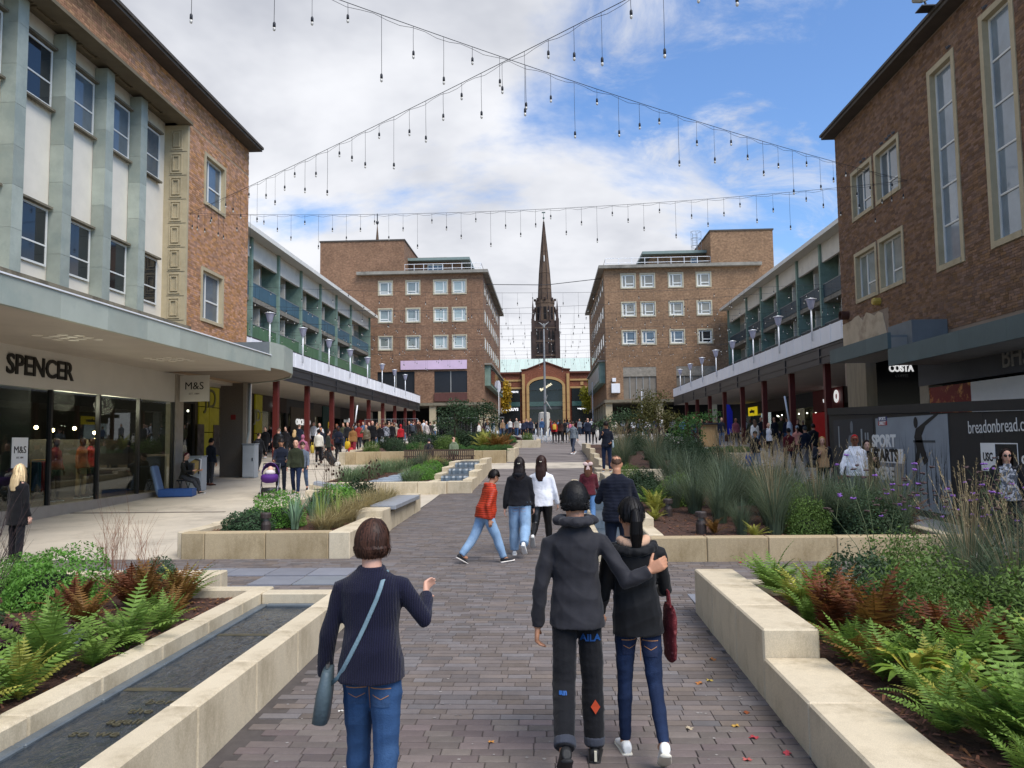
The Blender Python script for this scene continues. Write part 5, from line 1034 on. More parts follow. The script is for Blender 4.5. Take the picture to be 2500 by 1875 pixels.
def torso(mb, J, H, prof, n=18):
    """prof: (height fraction along spine 0..1 from pelvis to neck, half width, half depth, forward offset) in H"""
    rings = []
    for t, w, d, o in prof:
        c = J['pel']+(J['neck']-J['pel'])*t+J['fw']*(o*H)
        rings.append(ring(c, J['rt'], J['fw'], w*H, d*H, n, 2.3))
    mb.loft(rings)
def limb(mb, pts, rad, n=12, sub=3):
    P = [Vector(p) for p in pts]; Q = []; Rr = []
    for i in range(len(P)-1):
        for k in range(sub): t = k/sub; Q.append(P[i].lerp(P[i+1], t)); Rr.append(rad[i]+(rad[i+1]-rad[i])*t)
    Q.append(P[-1]); Rr.append(rad[-1]); mb.tube(Q, Rr, n)
def hand(mb, J, nm, H, curl=25, pose='relaxed', sp=1.0):
    """palm and five fingers, unequal and bent"""
    w, d = J['wr'+nm], J['hd'+nm].normalized(); s = 1 if nm == 'R' else -1
    side = J.get('hs'+nm)      # direction from little finger to index finger
    if side is None: side = J['fw']
    a = side-d*side.dot(d)
    a = a.normalized() if a.length > 1e-4 else d.orthogonal().normalized()
    pn = d.cross(a)*-s          # palm faces the body
    k = H/1.75; L = .088*k
    mb.loft([ring(w+d*(L*t), a, pn, wd*k, th*k, 10, 2.6) for t, wd, th in ((-.15, .026, .02), (.1, .031, .018), (.6, .041, .0165), (1.0, .040, .0135))])
    for i, (off, ln) in enumerate(((.030, .072), (.0105, .081), (-.009, .075), (-.028, .058))):
        p = w+d*(L*.93)+a*(off*k); c = R(curl+i*4); dd = d; pts = [p-d*.02*k, p]
        for sg in (.45, .32, .25):
            dd = (dd*math.cos(c)+pn*math.sin(c)).normalized(); p = p+dd*(ln*sg*k); pts.append(p)
        mb.tube(pts, [.0092*k, .0092*k, .0085*k, .0078*k, .006*k], 7)
    p = w+d*(L*.22)+a*(.026*k); td = (d*.55+a*.75+pn*.35).normalized()
    if pose == 'thumbup': td = (a*.95+d*.25).normalized()
    mb.tube([p-td*.012*k, p+td*.030*k, p+td*.055*k+d*.006*k, p+td*.075*k+d*.012*k], [.014*k, .012*k, .0105*k, .007*k], 8)
def headshape(mb, J, H, ear=True, face=1.0):
    """head as stacked rings, with nose, brow, ears; returns centre and axes"""
    k = H/1.75*(.97); up = J['up'].lerp(Vector((0, 0, 1)), .6).normalized()
    hy, hp = R(J['hy']), R(J['hp'])
    f0 = Vector((-math.sin(hy), math.cos(hy), 0)); f = (f0*math.cos(hp)-Vector((0, 0, 1))*math.sin(hp)).normalized(); r = f.cross(Vector((0, 0, 1))).normalized(); u = r.cross(f).normalized()
    c = J['head']+f*(.006*k)
    prof = [(-.112, .028, .052, .036), (-.104, .040, .072, .040), (-.085, .056, .078, .052), (-.055, .066, .083, .070), (-.02, .072, .085, .088), (.02, .075, .088, .097), (.06, .073, .084, .094), (.09, .060, .070, .078), (.108, .040, .047, .052), (.116, .016, .02, .022)]
    rings = []
    for z, w, fr, bk in prof:
        rr = []
        for i in range(18):
            t = 2*math.pi*i/18; ct, st = math.cos(t), math.sin(t); rr.append(tuple(c+u*(z*k)+r*(w*k*ct)+f*((fr if st > 0 else bk)*k*st)))
        rings.append(rr)
    mb.loft(rings)
    mb.tube([c+f*(.078*k)+u*(.012*k), c+f*(.095*k)-u*(.018*k), c+f*(.103*k)-u*(.031*k), c+f*(.082*k)-u*(.04*k)], [.008*k, .011*k, .014*k, .012*k], 8)
    mb.tube([c+f*(.078*k)-u*(.066*k)-r*.022*k, c+f*(.087*k)-u*(.066*k), c+f*(.078*k)-u*(.066*k)+r*.022*k], [.006*k, .010*k, .006*k], 7)
    if ear:
        for s in (-1, 1):
            e = c+r*(s*.076*k)-f*(.006*k)-u*(.012*k); mb.tube([e-u*.03*k, e-u*.01*k+r*(s*.006*k), e+u*.015*k+r*(s*.010*k)-f*.006*k, e+u*.03*k+r*(s*.004*k)], [(.006*k, .008*k), (.008*k, .013*k), (.009*k, .017*k), (.006*k, .01*k)], 8)
    mb.tube([J['neck']-J['up']*(.03*H), J['neck']+J['up']*(.012*H), c-u*(.07*k)-f*.016*k], [.040*H, .034*H, .033*H], 12)
    return c, r, f, u, k
def hairshell(c, r, f, u, k, style, seed=0, thick=1.0):
    mb = MB(); rg = random.Random(seed); NA, NT = 26, 12
    lim = {'short': (44, 66, 110), 'crop': (46, 78, 112), 'bob': (42, 118, 140), 'long': (42, 122, 140), 'pony': (34, 92, 118), 'bald': (0, 0, 0), 'balding': (8, 96, 116)}[style]
    th = {'short': .007, 'crop': .005, 'bob': .022, 'long': .02, 'pony': .012, 'balding': .004}.get(style, .01)*thick; outer = []; inner = []
    for j in range(NT+1):
        ro, ri = [], []
        for i in range(NA):
            a = 2*math.pi*i/NA; cf = math.sin(a)     # +1 front
            mx_ = lim[1]+(lim[0]-lim[1])*max(0, cf)**.8 if cf > 0 else lim[1]+(lim[2]-lim[1])*(-cf)**.8
            if style == 'balding' and cf > -.2: pass
            t = R(3+(mx_-3)*(j/NT)); st = math.sin(t); w, d = .0765, (.089 if cf > 0 else .099); jit = (1+.05*math.sin(7*a+j)+.04*rg.random()) if style != 'crop' else 1
            hgt = .118
            dirv = r*(w*st*math.cos(a))+f*(d*st*cf)+u*(hgt*math.cos(t)*(1 if math.cos(t) > 0 else .8))
            nrm = dirv.normalized(); e = th*jit*(1 if j < NT else .55)*(1.0 if style not in ('bob',) else (.75+.6*math.sin(min(1, j/NT)*2.4)))
            base = c+u*(.006*k)+dirv*k; ro.append(tuple(base+nrm*(e*k))); ri.append(tuple(base-nrm*(.012*k)))
        outer.append(ro); inner.append(ri)
    mb.loft(outer+inner[::-1], True); return mb
def strands(c, r, f, u, k, style, n, length, seed, wd=.004):
    """flat ribbons of hair following the skull then hanging"""
    rg = random.Random(seed); V = []; F = []; A = []
    for q in range(n):
        a = rg.uniform(0, 2*math.pi)
        cf = math.sin(a)
        if style in ('bob', 'long') and cf > .25: a = rg.uniform(math.pi*.9, 2.1*math.pi); cf = math.sin(a)
        t0 = rg.uniform(3, 50); pts = []; tmax = 96 if style in ('bob', 'long') else rg.uniform(70 if cf > -.3 else 92, 84 if cf > -.3 else 116); tw = rg.uniform(-.25, .25); e = rg.uniform(.010, .030 if style != 'short' else .022)
        for i in range(6):
            t = R(t0+(tmax-t0)*i/5); aa = a+tw*i/5; d = .089 if math.sin(aa) > 0 else .099
            dv = r*(.0765*math.sin(t)*math.cos(aa))+f*(d*math.sin(t)*math.sin(aa))+u*(.118*math.cos(t)*(1 if math.cos(t) > 0 else .8)); pts.append(c+u*.006*k+dv*k+dv.normalized()*(e*k))
        if length > 0:
            p = pts[-1]; o = (p-c); o = (o-u*o.dot(u)).normalized(); l = length*rg.uniform(.75, 1.05)
            for i in range(1, 5):
                s = i/4; pts.append(p-Vector((0, 0, 1))*(l*s)+o*(l*(.10*s-(.38*s*s if style == 'bob' else .22*s*s)))+r*(.012*math.sin(3*s+q)))
        base = len(V)
        for i, p in enumerate(pts):
            d = (pts[min(i+1, len(pts)-1)]-pts[max(i-1, 0)]); o = p-c; sdv = d.cross(o)
            sdv = sdv.normalized() if sdv.length > 1e-9 else r
            w = wd*(1 if i < len(pts)-1 else .3); V += [tuple(p-sdv*w), tuple(p+sdv*w)]
        for i in range(len(pts)-1): b = base+2*i; F.append((b, b+1, b+3, b+2)); 
        A += [rg.random()]*(2*len(pts))
    return np.array(V), np.array(F), np.array(A)
def shoe(J, nm, H, st='trainer'):
    a, fp = J['ank'+nm], J['fp'+nm]; k = H/1.75; s = 1 if nm == 'R' else -1
    yaw = R(6)*s; fy = Vector((math.sin(yaw), math.cos(yaw), 0)); fwd = fy*math.cos(fp)+Vector((0, 0, 1))*math.sin(fp); upv = Vector((0, 0, 1))*math.cos(fp)-fy*math.sin(fp); rt = fwd.cross(upv)
    o = a-upv*(.045*H); U = MB(); B = MB()
    secs = [(-.070, .028, .075), (-.055, .036, .098), (-.02, .038, .102), (.03, .038, .088), (.08, .043, .066), (.13, .046, .054), (.17, .040, .044), (.19, .024, .032)]
    def rg(y, w, z0, z1, n=12):
        out = []
        for i in range(n):
            t = 2*math.pi*i/n; out.append(tuple(o+fwd*(y*k)+rt*(w*k*math.copysign(abs(math.cos(t))**.75, math.cos(t)))+upv*(k*(z0+(z1-z0)*(.5+.5*math.sin(t))))))
        return out
    U.loft([rg(y, w*.95, .016, z) for y, w, z in secs]); B.loft([rg(y*1.03, w*1.06, 0, .026 if st != 'boot' else .02) for y, w, z in secs]); return U, B
SKIN = {'fair': '#cf9f88', 'pale': '#d9ab94', 'tan': '#b88466', 'brown': '#7a4f3a', 'dark': '#4a2f24'}
def cloth(name, col, **k): return mat('cloth_'+name, col, k.pop('rough', .85), k.pop('var', .16), k.pop('scale', 7), k.pop('bump', .55), k.pop('bscale', 15), spec=.2, sheen=.1, **k)
def hairm(col): return mat('hair_'+col, col, .6, .3, 40, .4, 80, spec=.2, vscale=(1, 1, .12))
def hairs(col): return mat('strand_'+col, tuple(min(1, q*1.15) for q in hexc(col)), .5, 0, attr='rnd', arnd=.65, spec=.22)
from mathutils.bvhtree import BVHTree
def bvh(o): return BVHTree.FromPolygons([v.co for v in o.data.vertices], [tuple(p.vertices) for p in o.data.polygons])
def press(tree, MW, x, z, off, y0=-1.0):
    """point on the surface seen from behind at local (x, z)"""
    q = MW.to_3x3(); o = MW @ Vector((x, y0, z)); d = q @ Vector((0, 1, 0)); h = tree.ray_cast(o, d, 3)
    return (h[0]-d*off) if h[0] is not None else MW @ Vector((x, -.1, z))
def patchmesh(tree, MW, poly, off=.004, n=5):
    """quad patch with corners poly (4 local x,z points) pressed on a surface"""
    V = []; F = []
    for i in range(n+1):
        for j in range(n+1):
            a, b = i/n, j/n; x = (poly[0][0]*(1-a)+poly[1][0]*a)*(1-b)+(poly[3][0]*(1-a)+poly[2][0]*a)*b; z = (poly[0][1]*(1-a)+poly[1][1]*a)*(1-b)+(poly[3][1]*(1-a)+poly[2][1]*a)*b; V.append(tuple(press(tree, MW, x, z, off)))
    for i in range(n):
        for j in range(n): k = i*(n+1)+j; F.append((k, k+1, k+n+2, k+n+1))
    me = bpy.data.meshes.new('patch'); me.from_pydata(V, [], F); me.polygons.foreach_set('use_smooth', [True]*len(F)); return me
def pockets(ctx, col, zc, stitch='#a8754a', w=.034, dx=.042):
    H, t = ctx['H'], bvh(ctx['tr']); m1 = mat('pocket_'+col, col, .9, .2, 8, .3, 60); m2 = mat('stitch', stitch, .8, .1)
    for s in (-1, 1):
        c = s*dx*H; po = [(c-w*H, zc*H+.03*H), (c+w*H, zc*H+.03*H), (c+w*.85*H, zc*H-.035*H), (c-w*.85*H, zc*H-.035*H)]; me = patchmesh(t, ctx['MW'], po, .004); me.materials.append(m1); p_ = obj('pocket', me, ctx['P'])
        me = patchmesh(t, ctx['MW'], [(c-w*H, zc*H+.026*H), (c+w*H, zc*H+.026*H), (c+w*H, zc*H+.023*H), (c-w*H, zc*H+.023*H)], .006); me.materials.append(m2); obj('stitching', me, p_)
        me = patchmesh(t, ctx['MW'], [(c-w*.8*H, zc*H+.004*H), (c, zc*H-.008*H), (c, zc*H-.0105*H), (c-w*.8*H, zc*H+.0015*H)], .006); me.materials.append(m2); obj('stitching', me, p_)
        me = patchmesh(t, ctx['MW'], [(c+w*.8*H, zc*H+.004*H), (c, zc*H-.008*H), (c, zc*H-.0105*H), (c+w*.8*H, zc*H+.0015*H)], .006); me.materials.append(m2); obj('stitching', me, p_)
    me = patchmesh(t, ctx['MW'], [(-.0016*H, zc*H+.05*H), (.0016*H, zc*H+.05*H), (.0016*H, zc*H-.05*H), (-.0016*H, zc*H-.05*H)], .003, 8); me.materials.append(m2); obj('seam', me, ctx['P'])
def person(label, x, y, H, rot, top='#222222', bot='#1c1f28', hair=('short', '#1d1613'), skin='fair', pose={}, lod='mid', z=None, hem=.0, sleeves=True, tw=1.0, build=1.0, legw=1.0, shoes=('#222222', '#e8e8e6'), coat=0, dress=False, extra=None, group=None, topm=None, botm=None, hood=None, cap=None, beanie=None, curl=25, hands=True, fat=0.0, hm=None, legshape=None):
    z = g(y) if z is None else z
    P = thing('person', label, 'person', (x, y, z), group); k = H/1.75
    vox = {'hi': .0075, 'mid': .014, 'lo': .024}[lod]; J = skel(H, **pose)
    MW = Matrix.Translation((x, y, z)) @ Matrix.Rotation(rot, 4, 'Z')
    def part(name, me, m, par=P):
        me.transform(MW)
        if m is not None: me.materials.clear(); me.materials.append(m)
        return obj(name, me, par)
    # body: one continuous figure
    b = MB(); c, r, f, u, kk = headshape(b, J, H, ear=lod != 'lo' or True)
    torso(b, J, H, [(0, .078*build, .055, 0), (.35, .07*build, .048, 0), (.7, .08*build, .055, 0), (.92, .08*build, .04, 0), (1.0, .036, .034, 0)])
    for nm in 'LR':
        limb(b, [J['sh'+nm], J['el'+nm], J['wr'+nm]], [(.019 if sleeves is True else .026)*H, (.015 if sleeves is True else .021)*H, .0155*H]); hand(b, J, nm, H, curl)
        limb(b, [J['hip'+nm], J['knee'+nm], J['ank'+nm]], [.042*H, .028*H, .019*H]); mbf = J['ank'+nm]; limb(b, [mbf, mbf+Vector((0, .07*H, -.028*H))], [.02*H, .016*H])
    me = remesh(b, vox*(.85 if lod == 'hi' else .8), 2, 'body', .4); bo = part('body', me, mat('skin_'+skin, SKIN[skin], .5, .08, 12, .08, 90, spec=.35))
    # face
    if lod != 'lo':
        for s in (-1, 1):
            e = MB(); ec = c+f*(.0775*kk)+r*(s*.031*kk)+u*(.006*kk); e.ell((0, 0, 0), (.0125*kk, .007*kk, .0075*kk), 8, 6); em = e.mesh('eye'); em.transform(Matrix.Translation(ec) @ Matrix((r, f, u)).transposed().to_4x4()); part('eye', em, mat('eye_dark', '#1a1310', .2, 0))
            e = MB(); e.tube([c+f*.083*kk+r*(s*.016*kk)+u*.026*kk, c+f*.083*kk+r*(s*.032*kk)+u*.031*kk, c+f*.074*kk+r*(s*.048*kk)+u*.026*kk], .0035*kk, 5); part('eyebrow', e.mesh('eyebrow'), hairm(hair[1]))
        e = MB(); e.tube([c+f*(.081*kk)-u*(.066*kk)-r*.02*kk, c+f*(.092*kk)-u*(.065*kk), c+f*(.081*kk)-u*(.066*kk)+r*.02*kk], [.003*kk, .0055*kk, .003*kk], 6); part('mouth', e.mesh('mouth'), mat('lip', '#8f5349', .5, 0))
    # hair
    hs, hcol = hair
    if hs not in ('none', 'bald') and not beanie:
        st0 = {'ponytail': 'pony', 'bun': 'pony'}.get(hs, hs); hb = hairshell(c, r, f, u, kk, st0, hsh(label) % 99, .8 if cap else 1)
        if hs == 'long':
            hl = hm or .30; rg = []
            for t in (0, .15, .4, .7, 1.0):
                cc = c-f*(.055*kk+.012*t*kk)-u*(.0*kk)-Vector((0, 0, 1))*(hl*k*t)-J['fw']*(.03*H*min(1, t*2)); rg.append(ring(cc, r, f, (.088+.022*math.sin(t*3))*kk*(1 if t < 1 else .75), (.050-.012*t)*kk, 12))
            hb.loft(rg)
        if hs == 'ponytail':
            b0 = c-f*(.098*kk)+u*(.055*kk); hb.tube([b0+f*.03*kk, b0-f*.03*kk, b0-f*.048*kk-u*.07*kk, b0-f*.045*kk-u*.16*kk, b0-f*.03*kk-u*.25*kk, b0-f*.02*kk-u*.31*kk], [.02*kk, .026*kk, .042*kk, .046*kk, .034*kk, .008*kk], 10)
        if hs == 'bun': hb.ell(tuple(c-f*(.10*kk)+u*(.06*kk)), (.035*kk, .035*kk, .035*kk))
        hme = remesh(hb, vox*.8, 2, 'hair', .4); fold(hme, .003*kk, (70, 70, 12), 3); ho = part('hair', hme, hairm(hcol))
        if lod != 'lo':
            nS, ln, sty = {'bob': (1100, .07, 'bob'), 'long': (420, (hm or .3)*k, 'long'), 'short': (1100, .010, 'short'), 'ponytail': (320, 0, 'pony'), 'pony': (300, 0, 'pony'), 'crop': (0, 0, ''), 'balding': (0, 0, ''), 'bun': (200, 0, 'pony')}[hs]
            if nS and not cap:
                V, F, A = strands(c, r, f, u, kk, sty, nS if lod == 'hi' else nS//3, ln, 5, .0035 if lod == 'hi' else .006); sm = numesh('strand', V, F, hairs(hcol), A); sm.transform(MW); obj('hair_strands', sm, ho, kind='stuff')
            if hs == 'ponytail' and lod == 'hi':
                V = []; F = []; rg2 = random.Random(3)
                for q in range(150):
                    an = rg2.uniform(0, 6.28); ra = rg2.uniform(.7, 1.08); p0 = len(V)
                    for i, (ff, uu, rr) in enumerate(((-.128, .055, .03), (-.146, -.015, .043), (-.143, -.105, .047), (-.128, -.195, .036), (-.118, -.26-.05*rg2.random(), .014))):
                        p = c+f*(ff*kk+rr*ra*math.sin(an)*kk)+u*(uu*kk)+r*(rr*ra*math.cos(an)*kk); sd = (r*math.sin(an)-f*math.cos(an))*.003; V += [tuple(p-sd), tuple(p+sd)]
                    for i in range(4): b_ = p0+2*i; F.append((b_, b_+1, b_+3, b_+2))
                sm = numesh('strand', np.array(V), np.array(F), hairs(hcol), np.repeat(nr.random(150), 10)); sm.transform(MW); obj('ponytail_strands', sm, ho, kind='stuff')
    if beanie:
        hb = hairshell(c, r, f, u, kk, 'pony', 2, 1.3); part('beanie', remesh(hb, vox, 3, 'beanie'), cloth(beanie, beanie, wave=(60, 'Z', .2)))
    if cap:
        hb = hairshell(c, r, f, u, kk, 'short', 2, 2.4); hb.loft([[tuple(c+f*(yy*kk)+r*(w*math.cos(t)*kk)+u*((.062-.03*(yy-.08)*6+.006*math.sin(t))*kk)) for t in [2*math.pi*i/10 for i in range(10)]] for yy, w in ((.06, .07), (.10, .068), (.14, .055), (.165, .02))]); part('cap', remesh(hb, vox*.9, 2, 'cap'), cloth(cap, cap))
    # top
    T_ = MB(); i_ = .006+.004*fat; hemz = hem; ls = legshape or [.054, .040, .030]; ls = [q*legw for q in ls]; hipw = .052*pose.get('hw', 1)+ls[0]*.97+.011
    tp = [(-.10+hemz if not coat else -coat, max(hipw, (.092+.012*(tw-1)+i_)*build*tw), max(.066+i_+fat*.012, ls[0]+.038), 0), (.02, max(hipw*.98, (.094+i_)*build*tw), max(.066+i_+fat*.016, ls[0]+.03), 0), (.2, max(hipw*(.93 if hem <= -.03 else .86), (.086+i_)*build*tw), .070+i_+fat*.02, .002), (.42, max(hipw*(.84 if hem <= -.03 else .5), (.083+i_)*build*tw), .058+i_+fat*.012, .002), (.65, (.090+i_)*build, .064+i_, 0), (.80, (.097+i_)*build, .061+i_, -.002), (.88, (.088+i_)*build, .052+i_, -.004), (.945, (.066+i_)*build, .044+i_, -.004), (1.0, .044+i_, .038+i_, 0), (1.05, .036+i_, .035+i_, .004)]
    torso(T_, J, H, tp)
    if sleeves:
        for nm in 'LR':
            sh, el, wr = J['sh'+nm], J['el'+nm], J['wr'+nm]; inn = sh.lerp(J['chest']+J['up']*(.045*H), .35); wr2 = el+(wr-el)*(.98 if sleeves is True else sleeves)
            limb(T_, [inn, sh, el, wr2], [(.030+i_)*H, (.028+i_*.8)*H, (.0245+i_*.8)*H, (.0195+i_*.7)*H], 12, 4)
    if hood == 'down': T_.tube([J['neck']+J['rt']*(s*.05*H)+J['fw']*(o*H)+J['up']*(uu*H) for s, o, uu in ((-1, .03, .0), (-1.1, -.02, -.004), (-.6, -.052, -.008), (0, -.062, -.012), (.6, -.052, -.008), (1.1, -.02, -.004), (1, .03, .0))], [.016*H, .024*H, .026*H, .028*H, .026*H, .024*H, .016*H], 10)
    if hood == 'up': T_.ell(tuple(c-f*.012*kk+u*.01*kk), (.098*kk, .115*kk, .135*kk), 14, 10)
    me = remesh(T_, vox*1.15, 4, 'top'); fold(me, (.0065 if lod == 'hi' else .007)*k, (11, 11, 13), hsh(label) % 1000)
    to = part('dress' if dress else ('coat' if coat else 'top'), me, topm or cloth(top, top))
    # legs
    L_ = MB()
    torso(L_, J, H, [(-.12, .075*build*legw**.5, .056, 0), (0, .093*build, .064+fat*.012, -.003), (.1, .080*build, .056, 0)])
    for nm in 'LR':
        hp_, kn, an = J['hip'+nm], J['knee'+nm], J['ank'+nm]; an2 = kn+(an-kn)*.97
        limb(L_, [hp_+Vector((0, -.004*H, .03*H)), hp_.lerp(kn, .35), kn, kn.lerp(an2, .4), an2], [ls[0]*H, ls[0]*.93*H, ls[1]*H, ls[1]*.97*H if len(ls) < 4 else ls[3]*H, ls[2]*H], 12, 3)
    me = remesh(L_, vox*1.1, 3, 'trousers'); fold(me, (.0042 if lod == 'hi' else .0045)*k, (8, 8, 24), 17+hsh(label) % 100); tr = part('trousers', me, botm or cloth(bot, bot))
    for nm in 'LR':
        U, B = shoe(J, nm, H); s_ = part('shoe', remesh(U, .006 if lod == 'hi' else .012, 2, 'shoe') if lod != 'lo' else U.mesh('shoe', None, True), mat('shoe_'+shoes[0], shoes[0], .6, .1, 15, .1, 80)); sme = B.mesh('sole', None, True); sme.transform(MW); sme.materials.append(mat('sole_'+shoes[1], shoes[1], .7, .05)); obj('sole', sme, s_)
    ctx = dict(P=P, J=J, MW=MW, part=part, c=c, r=r, f=f, u=u, kk=kk, H=H, vox=vox, to=to, bo=bo, tr=tr)
    if extra: extra(ctx)
    return ctx
WALK = dict(LL=(24, 6), RL=(-14, 28), LA=(-18, 8, 14), RA=(20, 8, 22)); WALK2 = dict(RL=(24, 6), LL=(-14, 28), RA=(-18, 8, 14), LA=(20, 8, 22))
STAND = dict(LL=(2, 4), RL=(-3, 2), LA=(2, 8, 16), RA=(-2, 8, 14)); WALKs = dict(LL=(14, 4), RL=(-10, 18), LA=(-10, 8, 14), RA=(12, 8, 18))
denim = mat('denim_mid', '#2f4a6e', .85, .18, 7, .3, 160, spec=.2, stain=('#4c6c92', .5, .7, .5), sscale=2.2); denimL = mat('denim_light', '#8aa7c4', .85, .14, 8, .3, 160, spec=.2, stain=('#aabfd4', .5, .7, .5), sscale=3); denimD = mat('denim_dark', '#1b2740', .85, .2, 8, .3, 160, spec=.2, stain=('#2a3a5a', .5, .7, .6), sscale=3)
# ---------------------------------------------------------------- helpers for things people wear and carry
def rel(ctx, p): return Vector(p)
def ribbon(ctx, pts, w, t, m, name, flat=None):
    mb = MB(); mb.tube(pts, [(w, t)]*len(pts), 8, True, 0, flat); return ctx['part'](name, mb.mesh(name, None, True), m)
def puff(col, key): return mat('puffer_'+key, col, .5, .06, 6, .1, 60, spec=.35, wave=(9.5, 'Z', .42))
# ---------------------------------------------------------------- the three nearest walkers
def ex_navy(c):
    H, J = c['H'], c['J']
    t = bvh(c['to']); MW = c['MW']; pth_ = [(.047, .822), (.042, .80), (.030, .765), (.012, .725), (-.008, .68), (-.03, .635), (-.053, .59), (-.078, .545), (-.1, .512)]
    pts = [MW @ Vector((.05*H, .05*H, .815*H)), MW @ Vector((.052*H, .0, .848*H))]+[press(t, MW, x*H, z*H, .006) for x, z in pth_]+[MW @ Vector((-.128*H, -.04*H, .487*H))]
    mb = MB(); mb.tube(pts, [(.0115, .003)]*len(pts), 8, True, 0, (0, -1, .15)); me = mb.mesh('bag_strap', None, True); me.materials.append(mat('strap_grey', '#6f868f', .6, .12, 20, .2, 80)); obj('bag_strap', me, c['P']); pockets(c, '#2c4668', .455)
ND = person('woman in navy ribbed jumper and blue jeans with a grey shoulder bag', -.97, 4.2, 1.61, R(1), '#14142a', '#2f4a6e', ('bob', '#38231a'), 'fair', dict(LL=(10, 6), RL=(-6, 12), LA=(3, 17, 8), headyaw=-28, JT=dict(elR=(.178, .005, .685), wrR=(.165, .125, .745)), sw=1.02, hw=.86), 'hi', build=1.02, fat=.7, tw=1.0, hem=-.02, botm=denim, legw=1.02, legshape=[.059, .042, .036], topm=cloth('navy_knit', '#15152b', var=.12, wave=(26, 'X', .35), bump=.4, bscale=200), extra=ex_navy, curl=30)
bg_ = thing('shoulder_bag', 'grey blue leather shoulder bag at the hip of the woman in navy', 'bag', (-1.2, 4.1, .7))
mb = MB(); mb.loft([ring(Vector((0, 0, z)), Vector((1, 0, 0)), Vector((0, 1, 0)), w, d, 14, 3.5) for z, w, d in ((-.15, .025, .08), (-.14, .042, .105), (0, .04, .11), (.12, .026, .10), (.13, .012, .09))]); me = mb.mesh('pouch', mat('bag_slate', '#48565c', .5, .12, 12, .2, 60), True); obj('pouch', me, bg_, M=T(-1.215, 4.17, .775, R(8), 1, 0, R(8)))
mb = MB(); mb.box(-.006, .006, -.03, .03, -.012, .012); obj('buckle', mb.mesh('buckle', mat('metal_ring', '#9a9a96', .3, 0, metal=1)), bg_, M=T(-1.195, 4.15, .92, R(8)))
def ex_man(c):
    H, J, part = c['H'], c['J'], c['part']
    for nm in 'LR':
        kn, an = J['knee'+nm], J['ank'+nm]; d = (an-kn).normalized(); p = kn+(an-kn)*.80
        mb = MB(); mb.tube([p, p+d*.012, p+d*.055, p+d*.06], [.050*H*.70, .0385*H, .0385*H, .030*H], 16); part('turned_cuff', remesh(mb, .006, 2, 'cuff'), cloth('cuff_grey', '#3a3d46'))
    mb = MB()
    for i, (s, o, uu) in enumerate(((-.9, .03, .012), (-1.15, -.01, .012), (-.7, -.05, .01), (0, -.066, .008), (.7, -.05, .01), (1.15, -.01, .012), (.9, .03, .012))): mb.ell(tuple(J['neck']+J['rt']*(s*.05*H)+J['fw']*(o*H)+J['up']*((uu+.012)*H)), (.031*H, .026*H, .020*H), 10, 7)
    mb.tube([J['neck']+J['rt']*(s*.05*H)+J['fw']*(o*H)+J['up']*(.022*H) for s, o in ((-1, .02), (-1.05, -.02), (-.5, -.045), (.5, -.045), (1.05, -.02), (1, .02))], .02*H, 10)
    me = remesh(mb, .008, 4, 'hood'); fold(me, .004, (20, 20, 40), 4); part('hood', me, cloth('charcoal_shell', '#29282c'))
    def patch(s_, size, x, z, yoff, m, nm): 
        cu = bpy.data.curves.new('t', 'FONT'); cu.body = s_; cu.size = size; cu.extrude = .004; cu.align_x = 'CENTER'; cu.offset = .002; me = evalmesh(bpy.data.objects.new('_t', cu)); me.materials.clear(); me.materials.append(m); tr_ = bvh(c['tr'])
        for v in me.vertices: v.co = press(tr_, c['MW'], x+v.co.x, z+v.co.y, .003+max(0, v.co.z))
        obj(nm, me, c['P'])
    patch('AILA', .062, .045*H, .435*H, -.112, mat('print_blue', '#1c4c86', .7, .05), 'pocket_lettering')
    patch('sun', .035, J['kneeL'].x-.01, J['kneeL'].z-.02, J['kneeL'].y-.083, mat('print_blue', '#1f62b0'), 'knee_emblem')
    a = J['kneeR'].lerp(J['ankR'], .33); mb = MB(); mb.add([(a.x+.01-.03, a.y-.078, a.z), (a.x+.01, a.y-.080, a.z-.045), (a.x+.04, a.y-.076, a.z), (a.x+.01, a.y-.078, a.z+.045), (a.x+.01, a.y-.05, a.z)], [(0, 1, 2, 3), (0, 4, 1), (1, 4, 2), (2, 4, 3), (3, 4, 0)]); part('diamond_patch', mb.mesh('patch'), mat('patch_orange', '#b8431f', .7, .1))
    mb = MB(); q = J['ankR']; mb.box(q.x-.008, q.x+.008, q.y-.088, q.y-.07, q.z-.05, q.z+.01); part('heel_tab', mb.mesh('tab'), mat('tab_pale', '#c9c3ae', .6, 0))
person('man in charcoal hooded jacket and black trousers with his arm round the woman', .165, 5.1, 1.77, R(0), '#29282c', '#141417', ('short', '#0d0b0b'), 'tan', dict(LL=(-15, 30), RL=(3, 5), LA=(-5, 13, 12), JT=dict(elR=(.182, -.052, .645), wrR=(.262, -.058, .688), hsR=(0, .1, 1)), sw=.97, hw=.84), 'hi', build=.88, tw=1.0, hem=-.035, topm=cloth('charcoal_shell', '#29282c', rough=.7, var=.14, bump=.15), legw=1.0, legshape=[.049, .042, .036], botm=cloth('black_twill', '#141417', var=.2), shoes=('#141414', '#1c1c1c'), extra=ex_man, curl=38)
